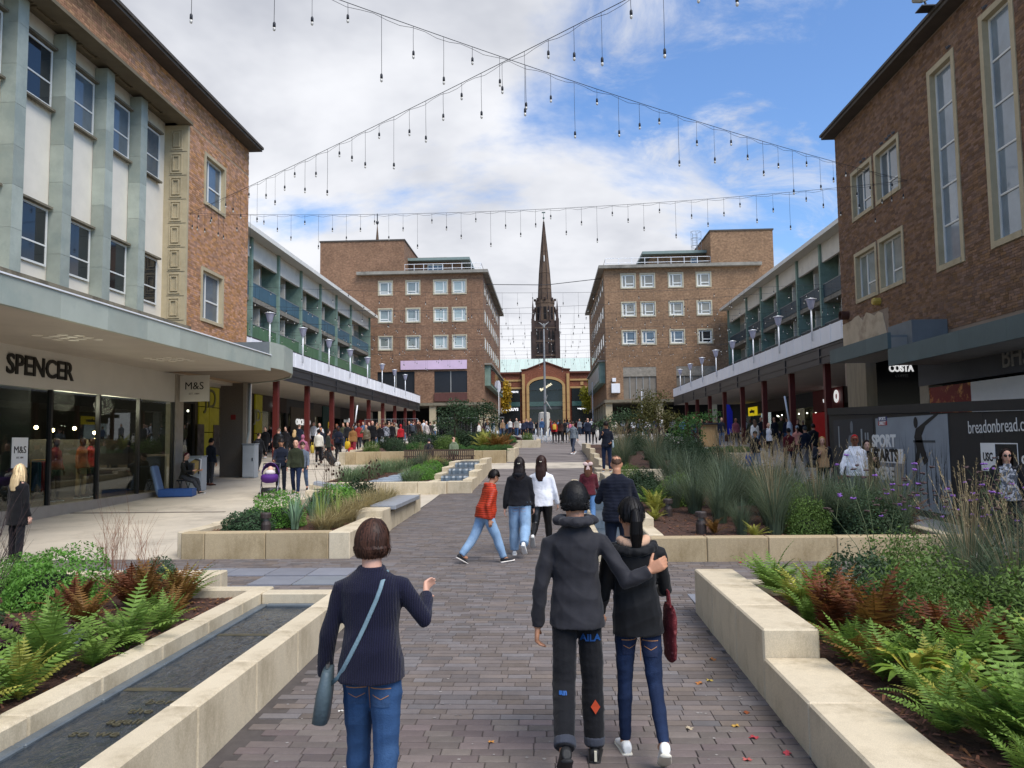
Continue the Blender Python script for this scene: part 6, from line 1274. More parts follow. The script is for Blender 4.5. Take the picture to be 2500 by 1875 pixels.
def ex_wom(c):
    H, J, part = c['H'], c['J'], c['part']; mb = MB()
    for i in range(9): a = math.pi*(.05+.9*i/8); mb.ell(tuple(J['neck']+J['rt']*(math.cos(a)*.052*H)-J['fw']*(math.sin(a)*.050*H)+J['up']*(.002*H-.012*H*math.sin(a))), (.020*H, .02*H, .019*H), 8, 6)
    me = remesh(mb, .008, 4, 'collar'); part('beige_hood', me, cloth('beige_knit', '#c9a184'))
    mb = MB()
    for i in range(9): a = math.pi*(.02+.96*i/8); mb.ell(tuple(J['neck']+J['rt']*(math.cos(a)*.078*H)-J['fw']*(math.sin(a)*.066*H)-J['up']*(.022*H+.02*H*math.sin(a))), (.026*H, .022*H, .022*H), 8, 6)
    me = remesh(mb, .009, 4, 'hood'); fold(me, .005, (20, 20, 40), 9); part('jacket_hood', me, cloth('black_shell', '#0f0f11')); pockets(c, '#1a2540', .43, '#3a4763', .03, .04)
person('woman with black ponytail in black jacket and slim dark jeans, held by the man', .565, 5.2, 1.65, R(2), '#0f0f11', '#1b2740', ('ponytail', '#0e0b0b'), 'tan', dict(LL=(4, 4), RL=(-12, 30), RA=(18, 10, 62), LA=(8, 12, 45), side=-2, headyaw=6, hw=.88), 'hi', build=.88, tw=1.06, hem=-.07, fat=.5, topm=cloth('black_shell', '#0f0f11', rough=.7, var=.14, bump=.15), botm=denimD, legw=.84, legshape=[.056, .036, .025], shoes=('#e4e2dc', '#d9d2c0'), extra=ex_wom)
rb = thing('cloth_bag', 'dark red patterned cloth bag hanging beside the woman in black', 'bag', (.74, 5.2, .7)); mb = MB(); mb.loft([ring(Vector((0, 0, z)), Vector((1, 0, 0)), Vector((0, 1, 0)), w, d, 12, 2.4) for z, w, d in ((-.2, .012, .03), (-.17, .03, .10), (0, .034, .12), (.14, .022, .11), (.18, .012, .09))]); me = remesh(mb, .012, 2, 'sack'); fold(me, .006, (20, 20, 25), 2); me.materials.append(mat('bag_red', '#5c161b', .85, .1, 8, .4, 80, stain=('#a35a58', .55, .68, .8), sscale=30)); obj('sack', me, rb, M=T(.775, 5.22, .84, R(10))); mb = MB(); mb.tube([(.775, 5.15, 1.0), (.768, 5.18, 1.1), (.768, 5.24, 1.1), (.775, 5.28, 1.0)], .008, 6); mb.build('handle', MATS['bag_red'], rb)
# ---------------------------------------------------------------- the young walkers ahead
person('boy in orange quilted jacket and pale jeans striding to the right', -1.02, 12.2, 1.52, R(-62), '#b83a1c', '#8aa7c4', ('short', '#17110f'), 'tan', dict(LL=(-24, 14), RL=(24, 4), lean=13, RA=(-14, 9, 34), LA=(8, 8, 30), headpitch=12, lf=-30), 'mid', build=1.14, fat=1.3, tw=1.08, hem=-.03, topm=puff('#b5371a', 'orange'), botm=denimL, legw=1.12, legshape=[.058, .044, .034], shoes=('#15171c', '#e6ddd3'), hood='down')
def ex_clip(c):
    mb = MB(); p = c['c']-c['f']*(.128*c['kk'])+c['u']*(.02*c['kk'])
    mb.tube([p-c['r']*.02+c['u']*.008, p, p+c['r']*.02+c['u']*.008], [.008, .005, .008], 6)
    c['part']('hair_clip', mb.mesh('hair_clip', None, True), mat('clip_pearl', '#d8cfb8', .3, 0))
person('girl in short black hoodie and loose pale jeans with long dark hair', -.5, 12.9, 1.62, R(-4), '#15151a', '#7f9dbb', ('long', '#1a1211'), 'fair', dict(LL=(6, 4), RL=(-16, 38), LA=(-6, 14, 10), RA=(4, 10, 16)), 'mid', build=1.08, fat=.5, tw=1.08, hem=.06, hood='down', botm=denimL, legw=1.12, legshape=[.062, .05, .042], shoes=('#e8e6e2', '#efede8'), hm=.30, extra=lambda c: (ex_clip(c), pockets(c, '#7f9cba', .46, '#5f7c9c')))
person('girl in white fitted top and black leggings with long brown hair', -.14, 13.35, 1.64, R(-6), '#e3e3e8', '#121214', ('long', '#2c1a15'), 'fair', dict(RL=(14, 4), LL=(-18, 46), LA=(-4, 8, 12), RA=(4, 16, 24)), 'mid', build=1.04, fat=.5, tw=1.05, hem=-.05, legw=1.0, legshape=[.062, .040, .026], shoes=('#dcdcdc', '#b9b9b6'), hm=.34, extra=ex_clip, botm=mat('legging_black', '#131315', .4, .1, 8, .2, 40))
def ex_bow(c):
    mb = MB(); p = c['c']-c['f']*(.125*c['kk'])+c['u']*(.05*c['kk'])
    for s in (-1, 1): mb.ell(tuple(p+c['r']*(s*.055)), (.055, .02, .042), 10, 8); mb.tube([p, p+c['r']*(s*.02)-c['u']*.12, p+c['r']*(s*.03)-c['u']*.27], [(.015, .006), (.032, .008), (.02, .006)], 8, True, 0, tuple(c['f']))
    c['part']('hair_bow', remesh(mb, .01, 2, 'bow'), mat('bow_pink', '#dbbdb4', .5, .05))
person('girl in maroon fleece and jeans with a large pale pink hair bow', .8, 16.0, 1.40, R(-6), '#5c222b', '#5a80ad', ('long', '#5a3a28'), 'fair', dict(LL=(10, 4), RL=(-10, 18), RA=(14, 10, 30)), 'mid', build=.98, tw=1.05, extra=ex_bow, hm=.3, topm=cloth('maroon_fleece', '#5c222b', bump=.8, bscale=60), botm=mat('denim_blue', '#5a80ad', .85, .15, 8, .2, 120))
person('man with cropped hair in navy jacket looking down in front of the channel', .93, 10.75, 1.73, R(0), '#0f1320', '#121a2a', ('crop', '#4a3528'), 'tan', dict(STAND, LA=(16, 20, 85, 30), RA=(16, 20, 85, 30), headpitch=14), 'mid', build=1.14, fat=.8, tw=1.05, hem=-.06, topm=cloth('navy_quilt', '#101422', wave=(7, 'Z', .12)))
def ex_bottle(c):
    pass
def pbag(lbl, cat, x, y, z, w, d, h, col, strap=True, nm='bag'):
    t_ = thing(nm, lbl, cat, (x, y, z)); mb = MB(); mb.loft([ring(Vector((0, 0, zz2)), Vector((1, 0, 0)), Vector((0, 1, 0)), w*a, d*a, 12, 3.2) for zz2, a in ((0, .7), (.06*h, .95), (.5*h, 1), (.9*h, .85), (h, .5))]); obj('pouch', mb.mesh('pouch', mat('bag_'+col, col, .6, .1, 10, .1, 40), True), t_, M=T(x, y, z))
    if strap: mb = MB(); mb.tube([(x-w*.5, y, z+h*.95), (x-w*.4, y, z+h*1.35), (x+w*.4, y, z+h*1.35), (x+w*.5, y, z+h*.95)], .012, 6); mb.build('handle', mat('bag_'+col, col), t_)
    return t_
person('boy in dark zip hoodie with white hood standing on the planter step', 1.86, 25.1, 1.62, R(172), '#161a26', '#1f2b45', ('short', '#1d1512'), 'tan', dict(STAND, LA=(10, 10, 60, 20), RA=(22, 12, 118, 40), headpitch=22), 'mid', z=1.07, hood='down', shoes=('#202020', '#dddddd'))
t_ = thing('water_bottle', 'clear plastic bottle in the hand of the boy on the step', 'bottle', (1.9, 24.8, 1.9)); mb = MB(); mb.lathe([(.03, 0), (.034, .02), (.034, .14), (.014, .19), (.014, .22)], (2.05, 24.85, 1.84), 10); mb.build('bottle_body', mat('clear_plastic', '#9fb0b4', .15, .05), t_, True); mb = MB(); mb.lathe([(.016, 0), (.016, .025)], (2.05, 24.85, 2.06), 10); mb.build('bottle_cap', m_white, t_)
# ---------------------------------------------------------------- everyone else: label, x, y, H, rot, top, bottom, hair, skin, pose, keywords
def at(u, Y): return (u-1340)/1880*Y
F_, B_ = 180, 0
FL = [
 ('blonde woman in black coat at the left edge near the shop window', -8.72, 12.35, 1.62, -15, '#121114', '#15151a', ('long', '#cdb389'), 'pale', STAND, dict(coat=.42, tw=1.15, hm=.34, lod='mid', legshape=[.05, .04, .03])),
 ('man in dark jacket standing with his back turned beside the busker', -12.35, 27.7, 1.72, -20, '#20242c', '#3a3a3c', ('short', '#1a1715'), 'tan', dict(STAND, LA=(12, 8, 50)), dict(lod='mid', build=1.08, shoes=('#5a2f1c', '#3a2015'))),
 ('man in navy jacket pushing the purple pushchair', at(679, 24.5), 24.5, 1.76, 196, '#161c2b', '#20242e', ('short', '#201815'), 'tan', dict(WALKs, LA=(30, 8, 45), RA=(30, 8, 45)), dict(lod='mid')),
 ('bald man in olive jumper walking beside the pushchair', at(716, 24.0), 24.0, 1.74, 186, '#2b3020', '#1d2636', ('none', '#6b5340'), 'fair', WALKs, dict(lod='mid', build=1.12, fat=.7, botm=denimD)),
 ('woman partly hidden behind the bald man in olive', at(733, 25.2), 25.2, 1.66, 190, '#5d6673', '#5a6f8e', ('pony', '#3a2a22'), 'fair', WALK2, dict(lod='mid')),
 ('backpacker in black walking away beside the grey cabinet', at(622, 32.6), 32.6, 1.76, 0, '#17181c', '#131418', ('short', '#17120f'), 'fair', WALK, dict(bp='#1b1d22', hood='down')),
 ('woman in long open black coat walking towards the camera on the left', at(639, 40.5), 40.5, 1.68, 182, '#151518', '#18181c', ('long', '#2e1f1a'), 'pale', WALKs, dict(coat=.45, shoes=('#d8d8d8', '#e8e8e8'))),
 ('person in pale denim jacket near the first red column', at(668, 42), 42, 1.72, 180, '#8fa0b0', '#252a33', ('pony', '#5a3c2a'), 'pale', WALKs, {}),
 ('large person in black padded coat seen from behind on the left', at(672, 36), 36, 1.78, 5, '#131316', '#17181c', ('short', '#161211'), 'fair', WALKs, dict(build=1.15, fat=1.2, hood='down', topm=1)),
 ('woman with long dark hair facing the camera behind the padded coat', at(690, 41), 41, 1.68, 176, '#1c1a1d', '#1f2024', ('long', '#1f1613'), 'pale', WALKs, {}),
 ('blonde woman in black jacket seen from behind on the left', at(712, 36.4), 36.4, 1.66, 8, '#141416', '#17171b', ('long', '#b99a6c'), 'fair', WALKs, dict(hm=.26)),
 ('person in navy parka with fur trimmed hood', at(724, 42), 42, 1.78, 0, '#1a2030', '#1f2228', ('short', '#2a201a'), 'fair', WALKs, dict(hood='down', build=1.1)),
 ('person in pink hooded puffer coat seen from behind', at(733, 33.2), 33.2, 1.62, -4, '#a8607a', '#5f6f86', ('none', '#3a2a22'), 'fair', WALK, dict(hood='up', topm=2, build=1.06, fat=1)),
 ('man in white shirt among the crowd on the left', at(775, 45), 45, 1.80, 182, '#d9d9dc', '#23262e', ('short', '#2a1f1a'), 'fair', WALKs, {}),
 ('man in navy cap behind the person in cream', at(778, 38), 38, 1.74, 180, '#1e2430', '#23262e', ('short', '#1d1714'), 'tan', WALKs, dict(cap='#1b2236')),
 ('person in cream jacket and black trousers seen from behind', at(773, 36.5), 36.5, 1.68, 0, '#d8d2c4', '#121216', ('bob', '#15100f'), 'fair', STAND, dict(shoes=('#d9d4c8', '#e8e4da'), tw=1.1)),
 ('woman in dark check jacket pulling a shopping trolley', at(796, 36.0), 36.0, 1.70, -70, '#24271f', '#141519', ('long', '#1d1613'), 'fair', WALK2, dict(shoes=('#b9b2a4', '#d8d2c4'))),
 ('man in dark cap and navy jacket holding a phone on the left', at(822, 38.5), 38.5, 1.74, 182, '#171c2c', '#15161b', ('short', '#15110f'), 'dark', dict(STAND, LA=(18, 10, 80, 30), RA=(18, 10, 80, 30)), dict(cap='#151a28', build=1.08)),
 ('person in rust beanie among the crowd on the left', at(818, 43), 43, 1.75, 180, '#1b1c20', '#1c1d22', ('none', '#2a1c15'), 'brown', WALKs, dict(beanie='#8a4a22')),
 ('bald man in dark open jacket beyond the beanie', at(845, 46.5), 46.5, 1.80, 178, '#1f2024', '#24262c', ('none', '#6b5340'), 'fair', WALKs, dict(build=1.1)),
 ('woman in red floral dress and tan coat with yellow bag', at(858, 41.5), 41.5, 1.66, 180, '#8a6238', '#7a1a26', ('long', '#17110f'), 'brown', WALKs, dict(coat=.18, botm=3, legshape=[.07, .06, .06])),
 ('person in red top and grey jacket deeper in the left crowd', at(873, 46.5), 46.5, 1.76, 182, '#8a2a28', '#22242a', ('short', '#17110f'), 'brown', WALKs, {}),
 ('woman in khaki puffer jacket shading her eyes', at(891, 43.5), 43.5, 1.68, 178, '#6b604c', '#16171b', ('bun', '#2b1d17'), 'fair', dict(WALKs, RA=(60, 20, 120, 40)), dict(topm=4, fat=.8, build=1.08)),
 ('tall bald man in black coat in the left crowd', at(907, 47.5), 47.5, 1.86, 180, '#111114', '#16171b', ('none', '#6b5340'), 'fair', WALKs, dict(coat=.3)),
 ('person in black with white bag near the right end of the left crowd', at(926, 47), 47, 1.68, 176, '#151518', '#18191d', ('long', '#17110f'), 'tan', WALKs, {}),
 ('person in grey camouflage jacket in the left crowd', at(940, 48), 48, 1.74, 5, '#5b6068', '#23262c', ('short', '#15110f'), 'brown', WALKs, dict(topm=5)),
 ('person in red hooded jacket near the far end of the left crowd', at(977, 47.5), 47.5, 1.62, 10, '#a81f26', '#1d1f25', ('none', '#15110f'), 'fair', WALKs, dict(hood='up')),
 ('person in black coat beside the red hooded jacket', at(955, 50), 50, 1.75, 0, '#131317', '#17181c', ('short', '#14100f'), 'tan', WALKs, {}),
 ('person in cream headscarf beside the red hooded jacket', at(966, 51), 51, 1.62, 20, '#8f8779', '#2a2b30', ('none', '#3a2a20'), 'fair', WALKs, dict(hood='up')),
 ('man with grey backpack walking up the left side', at(1008, 53), 53, 1.75, 0, '#23262c', '#1d2026', ('short', '#2a201a'), 'fair', WALKs, dict(bp='#3a3f47')),
 ('grey haired man in brown coat beyond the planter', at(1019, 54), 54, 1.82, -20, '#33231d', '#1f2024', ('short', '#8b8a88'), 'fair', WALKs, dict(coat=.2)),
 ('elderly person in pale coat beyond the planter', at(1040, 54), 54, 1.72, -30, '#b3a9a4', '#4a4648', ('crop', '#c9c4bd'), 'fair', WALKs, dict(coat=.25)),
 ('person in dark jacket next to the pale coat', at(1050, 56), 56, 1.66, -10, '#3a3437', '#24262b', ('short', '#2a201a'), 'fair', WALKs, {}),
 ('person in black jacket at the mid left beyond the planter', at(998, 55), 55, 1.74, 170, '#17181b', '#1d1f25', ('short', '#17110f'), 'tan', WALKs, {}),
 ('man in grey jumper walking with a hand at his face', 1.28, 40.8, 1.78, 150, '#6c747b', '#3a4150', ('short', '#2d221c'), 'fair', dict(WALK, RA=(52, 16, 128, 30)), dict(shoes=('#dadada', '#e8e8e8'), lod='mid')),
 ('child in red top with yellow backpack in the far group', at(1354, 54.7), 54.7, 1.66, 0, '#a11d22', '#15161a', ('short', '#15100e'), 'brown', WALKs, dict(bp='#c9a33a')),
 ('person in dark brown coat in the far group', at(1368, 55), 55, 1.70, 0, '#3a221b', '#17181c', ('long', '#17110f'), 'brown', WALKs, dict(build=1.15)),
 ('person in black between the brown coat and the pink backpack', at(1379, 56), 56, 1.70, 0, '#17181c', '#1a1b20', ('short', '#15100e'), 'brown', WALKs, {}),
 ('person with pink backpack and beige trousers in the far group', at(1393, 55), 55, 1.66, 0, '#1b1c22', '#b3a58c', ('short', '#15100e'), 'brown', WALKs, dict(bp='#c46a84')),
 ('broad man in navy jacket at the right of the far group', at(1435, 52), 52, 1.80, 0, '#1a2133', '#1b2230', ('balding', '#5a4a40'), 'fair', WALKs, dict(build=1.15)),
 ('woman in black with a white tote bag at the right of the far group', at(1451, 52), 52, 1.68, 0, '#1a1b1f', '#15161a', ('long', '#1c1411'), 'fair', WALKs, {}),
 ('woman in black jacket and jeans carrying a blue carrier bag', at(1835, 30.5), 30.5, 1.66, 176, '#16171a', '#5a7896', ('pony', '#1d1512'), 'tan', dict(WALK, LA=(14, 14, 110, 40)), dict(lod='mid', build=1.08, fat=.5)),
 ('man in maroon jacket and black beanie walking away', at(1915, 30.3), 30.3, 1.78, -3, '#57161d', '#1a2030', ('none', '#15100e'), 'brown', WALK, dict(lod='mid', beanie='#141416', shoes=('#c9c9c9', '#e8e8e8'))),
 ('woman in coral top and grey cap walking away', at(1935, 34), 34, 1.66, -3, '#c98474', '#141519', ('ponytail', '#2a1c17'), 'fair', WALKs, dict(lod='mid', cap='#7d848c')),
 ('man in navy t-shirt and grey trousers walking away', at(1954, 31.5), 31.5, 1.78, -2, '#141a28', '#77777a', ('crop', '#4a4038'), 'tan', WALK2, dict(lod='mid', sleeves=.05, build=1.1, beanie='#3a3f3c')),
 ('man in black t-shirt with a brown pouch walking away', at(1973, 33.5), 33.5, 1.80, 4, '#131418', '#17181c', ('short', '#17120f'), 'tan', WALK, dict(lod='mid', sleeves=.05, build=1.06)),
 ('blonde woman in open navy cardigan over a beige top', at(1992, 22.2), 22.2, 1.70, 172, '#b08a63', '#15161a', ('long', '#b8935f'), 'fair', dict(STAND, RA=(20, 14, 110, 40)), dict(lod='mid', cardi='#12151f', hm=.2)),
 ('man in white hoodie and red cap by the hoarding', at(2069, 18.2), 18.2, 1.82, 165, '#e6e6ea', '#8a8d92', ('short', '#15100e'), 'brown', dict(WALKs, RA=(8, 20, 6)), dict(lod='mid', cap='#a31216', hood='down', tw=1.15, build=1.08, fat=.6, hem=-.04)),
 ('woman with long brown hair holding a phone by the hoarding', 7.72, 19.2, 1.66, 172, '#1b1719', '#1b1b20', ('long', '#241713'), 'pale', dict(WALKs, LA=(20, 10, 105, 35), RA=(20, 10, 105, 35)), dict(lod='mid', cardi='#171315', hm=.22)),
 ('woman in dark glasses and patterned blouse at the right edge', 7.45, 13.0, 1.67, 165, '#8f8d8a', '#17181c', ('long', '#231713'), 'fair', WALKs, dict(lod='mid', cardi='#15161a', topm=5, hm=.24, shades=1)),
 ('woman in white top and black jacket under the right arcade', at(1867, 36.5), 36.5, 1.70, 178, '#cfcfd2', '#131417', ('pony', '#5a4030'), 'fair', WALKs, dict(cardi='#17181b', shoes=('#cfc3c3', '#e0d8d8'))),
 ('broad man in dark suit beside the woman in white top', at(1882, 43), 43, 1.80, 10, '#191c24', '#17181c', ('balding', '#6b4a38'), 'tan', WALKs, dict(build=1.15)),
 ('woman with long brown hair in white top near the right column', at(1835, 42), 42, 1.70, 0, '#d8d5cf', '#8fa9bf', ('long', '#5c4636'), 'fair', WALKs, dict(hm=.34)),
 ('man in burgundy check shirt under the right arcade', at(1790, 46), 46, 1.74, 182, '#6d3a44', '#1a1b20', ('balding', '#3a2a22'), 'brown', WALKs, dict(build=1.1)),
 ('bald man in navy jacket and jeans under the right arcade', at(1756, 47), 47, 1.78, 186, '#1a1f2e', '#4d6384', ('none', '#6b5340'), 'fair', STAND, {}),
 ('woman with a phone in the shade of the right arcade', at(1937, 41), 41, 1.72, 175, '#1d1b1e', '#141417', ('long', '#2a1c17'), 'fair', dict(STAND, RA=(30, 14, 130, 40)), {}),
 ('person in green top beside the wooden kiosk', at(1708, 49), 49, 1.70, 180, '#2f4a3a', '#23262b', ('short', '#2a201a'), 'fair', STAND, {}),
 ('person in white hoodie by the right tower columns', at(1578, 62), 62, 1.68, 180, '#cfc9cc', '#3a3c44', ('short', '#5a4030'), 'fair', STAND, {}),
 ('person in blue jacket by the right tower columns', at(1598, 64), 64, 1.66, 180, '#2c3c66', '#24262b', ('short', '#2a201a'), 'fair', STAND, {}),
 ('person in grey jacket by the right tower columns', at(1560, 64), 64, 1.70, 180, '#5a5d63', '#24262b', ('balding', '#6a5a50'), 'fair', STAND, {}),
 ('person in white crouched by the fountain on the left', at(1170, 62), 62, 1.5, 60, '#d5d2cc', '#8d8d92', ('short', '#2a201a'), 'fair', STAND, {}),
 ('person in purple by the fountain on the left', at(1181, 63), 63, 1.45, 30, '#5a2b45', '#2a2b33', ('long', '#2a1c17'), 'tan', STAND, {}),
 ('person in white top by the fountain on the left', at(1191, 63), 63, 1.5, -30, '#dadadd', '#3a3c44', ('short', '#17110f'), 'tan', STAND, {}),
]
TM = {1: lambda: puff('#141417', 'black'), 2: lambda: puff('#a8607a', 'pink'), 4: lambda: puff('#6b604c', 'khaki'), 5: lambda: mat('cloth_camo', '#4a4f57', .85, .1, 8, .2, 80, stain=('#a9aab0', .5, .54, 1), sscale=14)}
def mk_extra(kw, label):
    def ex(c):
        H, J, part = c['H'], c['J'], c['part']
        if kw.get('bp'):
            mb = MB(); p = J['pel']+J['up']*(.17*H)-J['fw']*(.115*H); mb.loft([ring(p+J['up']*(zz2*H), J['rt'], J['fw'], .085*H*a, .055*H*a, 12, 3) for zz2, a in ((-.11, .7), (-.1, .95), (0, 1), (.08, .9), (.115, .5))]); part('backpack', remesh(mb, .02, 2, 'backpack'), mat('bag_'+kw['bp'], kw['bp'], .7, .1, 10))
            for s in (-1, 1): mb = MB(); mb.tube([p+J['rt']*(s*.05*H)+J['up']*(.1*H)+J['fw']*.03, J['neck']+J['rt']*(s*.06*H)-J['up']*(.01*H), J['chest']+J['rt']*(s*.065*H)+J['fw']*(.085*H)], (.018), 6); part('backpack_strap', mb.mesh('strap', None, True), mat('bag_'+kw['bp'], kw['bp']))
        if kw.get('cardi'):
            mb = MB()
            rg = []
            for t, w, d in ((-.28, .115, .085), (0, .108, .082), (.35, .1, .076), (.7, .106, .08), (.88, .108, .066), (.98, .055, .05)):
                cc = J['pel']+(J['neck']-J['pel'])*t-J['fw']*.012*H; row_ = []
                for i in range(15): a = math.pi*(.5+.13)+i*(2*math.pi-.26*math.pi)/14; row_.append(tuple(cc+J['rt']*(w*H*math.cos(a))+J['fw']*(d*H*math.sin(a))))
                rg.append(row_)
            vs = [p for r_ in rg for p in r_]; fs = [(i*15+j, i*15+j+1, (i+1)*15+j+1, (i+1)*15+j) for i in range(5) for j in range(14)]; mb.add(vs, fs)
            o_ = part('cardigan', mb.mesh('cardigan', None, True), cloth(kw['cardi'], kw['cardi'])); sm = o_.modifiers.new('t', 'SOLIDIFY'); sm.thickness = .012
            for nm in 'LR':
                mb = MB(); limb(mb, [J['sh'+nm]+(J['neck']-J['sh'+nm])*.2, J['sh'+nm], J['el'+nm], J['el'+nm].lerp(J['wr'+nm], .93)], [.05*H, .054*H, .043*H, .034*H], 12, 4); part('cardigan_sleeve', mb.mesh('sleeve', None, True), cloth(kw['cardi'], kw['cardi']))
        if kw.get('shades'):
            mb = MB()
            for s in (-1, 1): mb.ell(tuple(c['c']+c['f']*.089+c['r']*(s*.032)+c['u']*.006), (.027, .012, .022), 10, 6)
            part('sunglasses', mb.mesh('sunglasses', None, True), mat('lens_black', '#0a0a0b', .1, 0))
    return ex
for (lb, x, y, H, rot, tp, bt, hr, sk, ps, kw) in FL:
    kw = dict(kw); lod = kw.pop('lod', 'lo'); tm = kw.pop('topm', None); bm_ = kw.pop('botm', None); ex = mk_extra(dict(kw), lb)
    for q in ('bp', 'cardi', 'shades'): kw.pop(q, None)
    if isinstance(tm, int): tm = TM[tm]()
    if bm_ == 3: bm_ = mat('floral_red', '#7a1a26', .8, .1, 8, stain=('#d8a8a8', .6, .68, .8), sscale=20)
    person(lb, x, y, H, R(rot), tp, bt, hr, sk, dict(ps), lod, topm=tm, botm=bm_, extra=ex, **kw)
# distant shoppers in the square
rg_ = random.Random(21); cols_ = ['#1b1c20', '#23283a', '#6b2026', '#c9c5bd', '#3a3f47', '#8f8a80', '#141518', '#a39a8c', '#2f4a6e']
tmp = []
for i, u in enumerate((1222, 1233, 1246, 1262, 1279, 1290, 1296, 1309, 1316, 1324, 1339, 1345, 1408, 1422, 1466, 1478)):
    Y = rg_.choice((72, 80, 88, 96, 104)) if i not in (4, 6) else 66
    tp, bt = rg_.choice(cols_), rg_.choice(cols_[:2]+['#15161a', '#2f4a6e']); hr = (rg_.choice(('short', 'long', 'short', 'crop')), rg_.choice(('#17110f', '#3a2a20', '#6b4a30')))
    cw = {'#1b1c20': 'black', '#23283a': 'navy', '#6b2026': 'dark red', '#c9c5bd': 'cream', '#3a3f47': 'slate grey', '#8f8a80': 'stone', '#141518': 'jet black', '#a39a8c': 'beige', '#2f4a6e': 'blue'}[tp]
    od = ('first', 'second', 'third', 'fourth', 'fifth', 'sixth', 'seventh', 'eighth', 'ninth', 'tenth', 'eleventh', 'twelfth', 'thirteenth', 'fourteenth', 'fifteenth', 'sixteenth')[i]
    person('distant shopper in %s top, %s from the left in front of the mall' % (cw, od), at(u, Y), Y, rg_.uniform(1.6, 1.82), R(rg_.choice((0, 180, 170, -20, 90))), tp, bt, hr, rg_.choice(('fair', 'tan', 'brown')), dict(rg_.choice((WALKs, STAND, WALK))), 'lo', group='distant shoppers in front of the mall')

# the rest of the crowd along the arcades and the far square
def crowd(tmpl, spots, grp, seed):
    r = random.Random(seed); od = ('first', 'second', 'third', 'fourth', 'fifth', 'sixth', 'seventh', 'eighth', 'ninth', 'tenth', 'eleventh', 'twelfth', 'thirteenth', 'fourteenth', 'fifteenth', 'sixteenth', 'seventeenth', 'eighteenth')
    cn = [('black', '#141518'), ('navy', '#1c2236'), ('charcoal', '#2c2e33'), ('wine red', '#5c1f27'), ('cream', '#c4bdb0'), ('grey', '#6f7277'), ('olive', '#4a4c38'), ('tan', '#8a6c4c'), ('denim blue', '#4c6688'), ('white', '#d6d6d8')]
    for i, (u, Y) in enumerate(spots):
        c_, h_ = r.choice(cn); person(tmpl % (c_, od[i]), at(u, Y), Y, r.uniform(1.58, 1.82), R(r.choice((0, 10, -10, 180, 170, 190, 60, -60))), h_, r.choice(('#15161a', '#1d2230', '#2b3648', '#3a3b40', '#46607f')), (r.choice(('short', 'long', 'short', 'crop', 'bob')), r.choice(('#17110f', '#2a1d17', '#4a3424', '#7a5a38', '#8b8885'))), r.choice(('fair', 'tan', 'brown', 'pale')), dict(r.choice((WALKs, STAND, WALK, WALK2))), 'lo', group=grp, build=r.uniform(.95, 1.15))
crowd('shopper in %s top under the left arcade, %s of the far row', [(652, 47), (700, 48), (742, 47), (760, 50), (800, 49), (834, 51), (864, 53), (884, 55), (899, 52), (917, 56), (934, 58), (948, 56), (962, 60), (985, 62), (1003, 64), (1024, 62), (1034, 66), (1060, 65)], 'far row of shoppers under the left arcade', 31)
crowd('shopper in %s top crossing the square, %s of the back row', [(1190, 78), (1204, 84), (1228, 76), (1240, 92), (1254, 98), (1270, 88), (1286, 78), (1302, 92), (1350, 98), (1364, 80), (1386, 88), (1400, 96), (1415, 78), (1430, 90), (1444, 84), (1488, 70), (1502, 74), (1520, 78)], 'back row of shoppers in the square', 32)
crowd('shopper in %s top along the right arcade, %s of the far row', [(1545, 70), (1588, 68), (1612, 66), (1640, 62), (1663, 60), (1690, 58), (1722, 56), (1742, 54), (1776, 55), (1812, 52), (1824, 50), (1850, 48), (1898, 47), (1912, 45), (1950, 44)], 'far row of shoppers along the right arcade', 33)
# ================================================================ plants
def leafmat(name, col, rnd=.18, hue=.02, tr=.35, rough=.55, arnd=.35): return mat('leaf_'+name, col, rough, 0, attr='rnd', arnd=arnd, hue=0, transl=tr, spec=.3, rnd=rnd if False else 0)
G_ = dict(fern='#738f40', fernY='#a3a24a', fernB='#7c5a2c', fernR='#6e4026', hebe='#6b9a3f', hebeD='#46603f', box='#66803c', boxD='#42573a', grass='#66735a', grassT='#a39468', grassS='#71855e', dark='#33482c', purp='#43202b', juni='#4d7238')
LM = {k: leafmat(k, v) for k, v in G_.items()}
m_twig = mat('twig', '#4a3a30', .9, .2, 10)
def strips(name, blades, m):
    """blades: list of (pts, width list, random)"""
    V = []; F = []; A = []
    for pts, ws, rd in blades:
        o = len(V)
        for i, p in enumerate(pts):
            p = Vector(p); d = Vector(pts[min(i+1, len(pts)-1)])-Vector(pts[max(i-1, 0)]); s_ = d.cross(Vector((0, 0, 1))); s_ = s_.normalized() if s_.length > 1e-6 else Vector((1, 0, 0)); w = ws[i] if isinstance(ws, (list, tuple)) else ws
            V += [tuple(p-s_*w), tuple(p+s_*w)]
        for i in range(len(pts)-1): F.append((o+2*i, o+2*i+1, o+2*i+3, o+2*i+2))
        A += [rd]*(2*len(pts))
    return numesh(name, np.array(V), np.array(F), m, np.array(A))
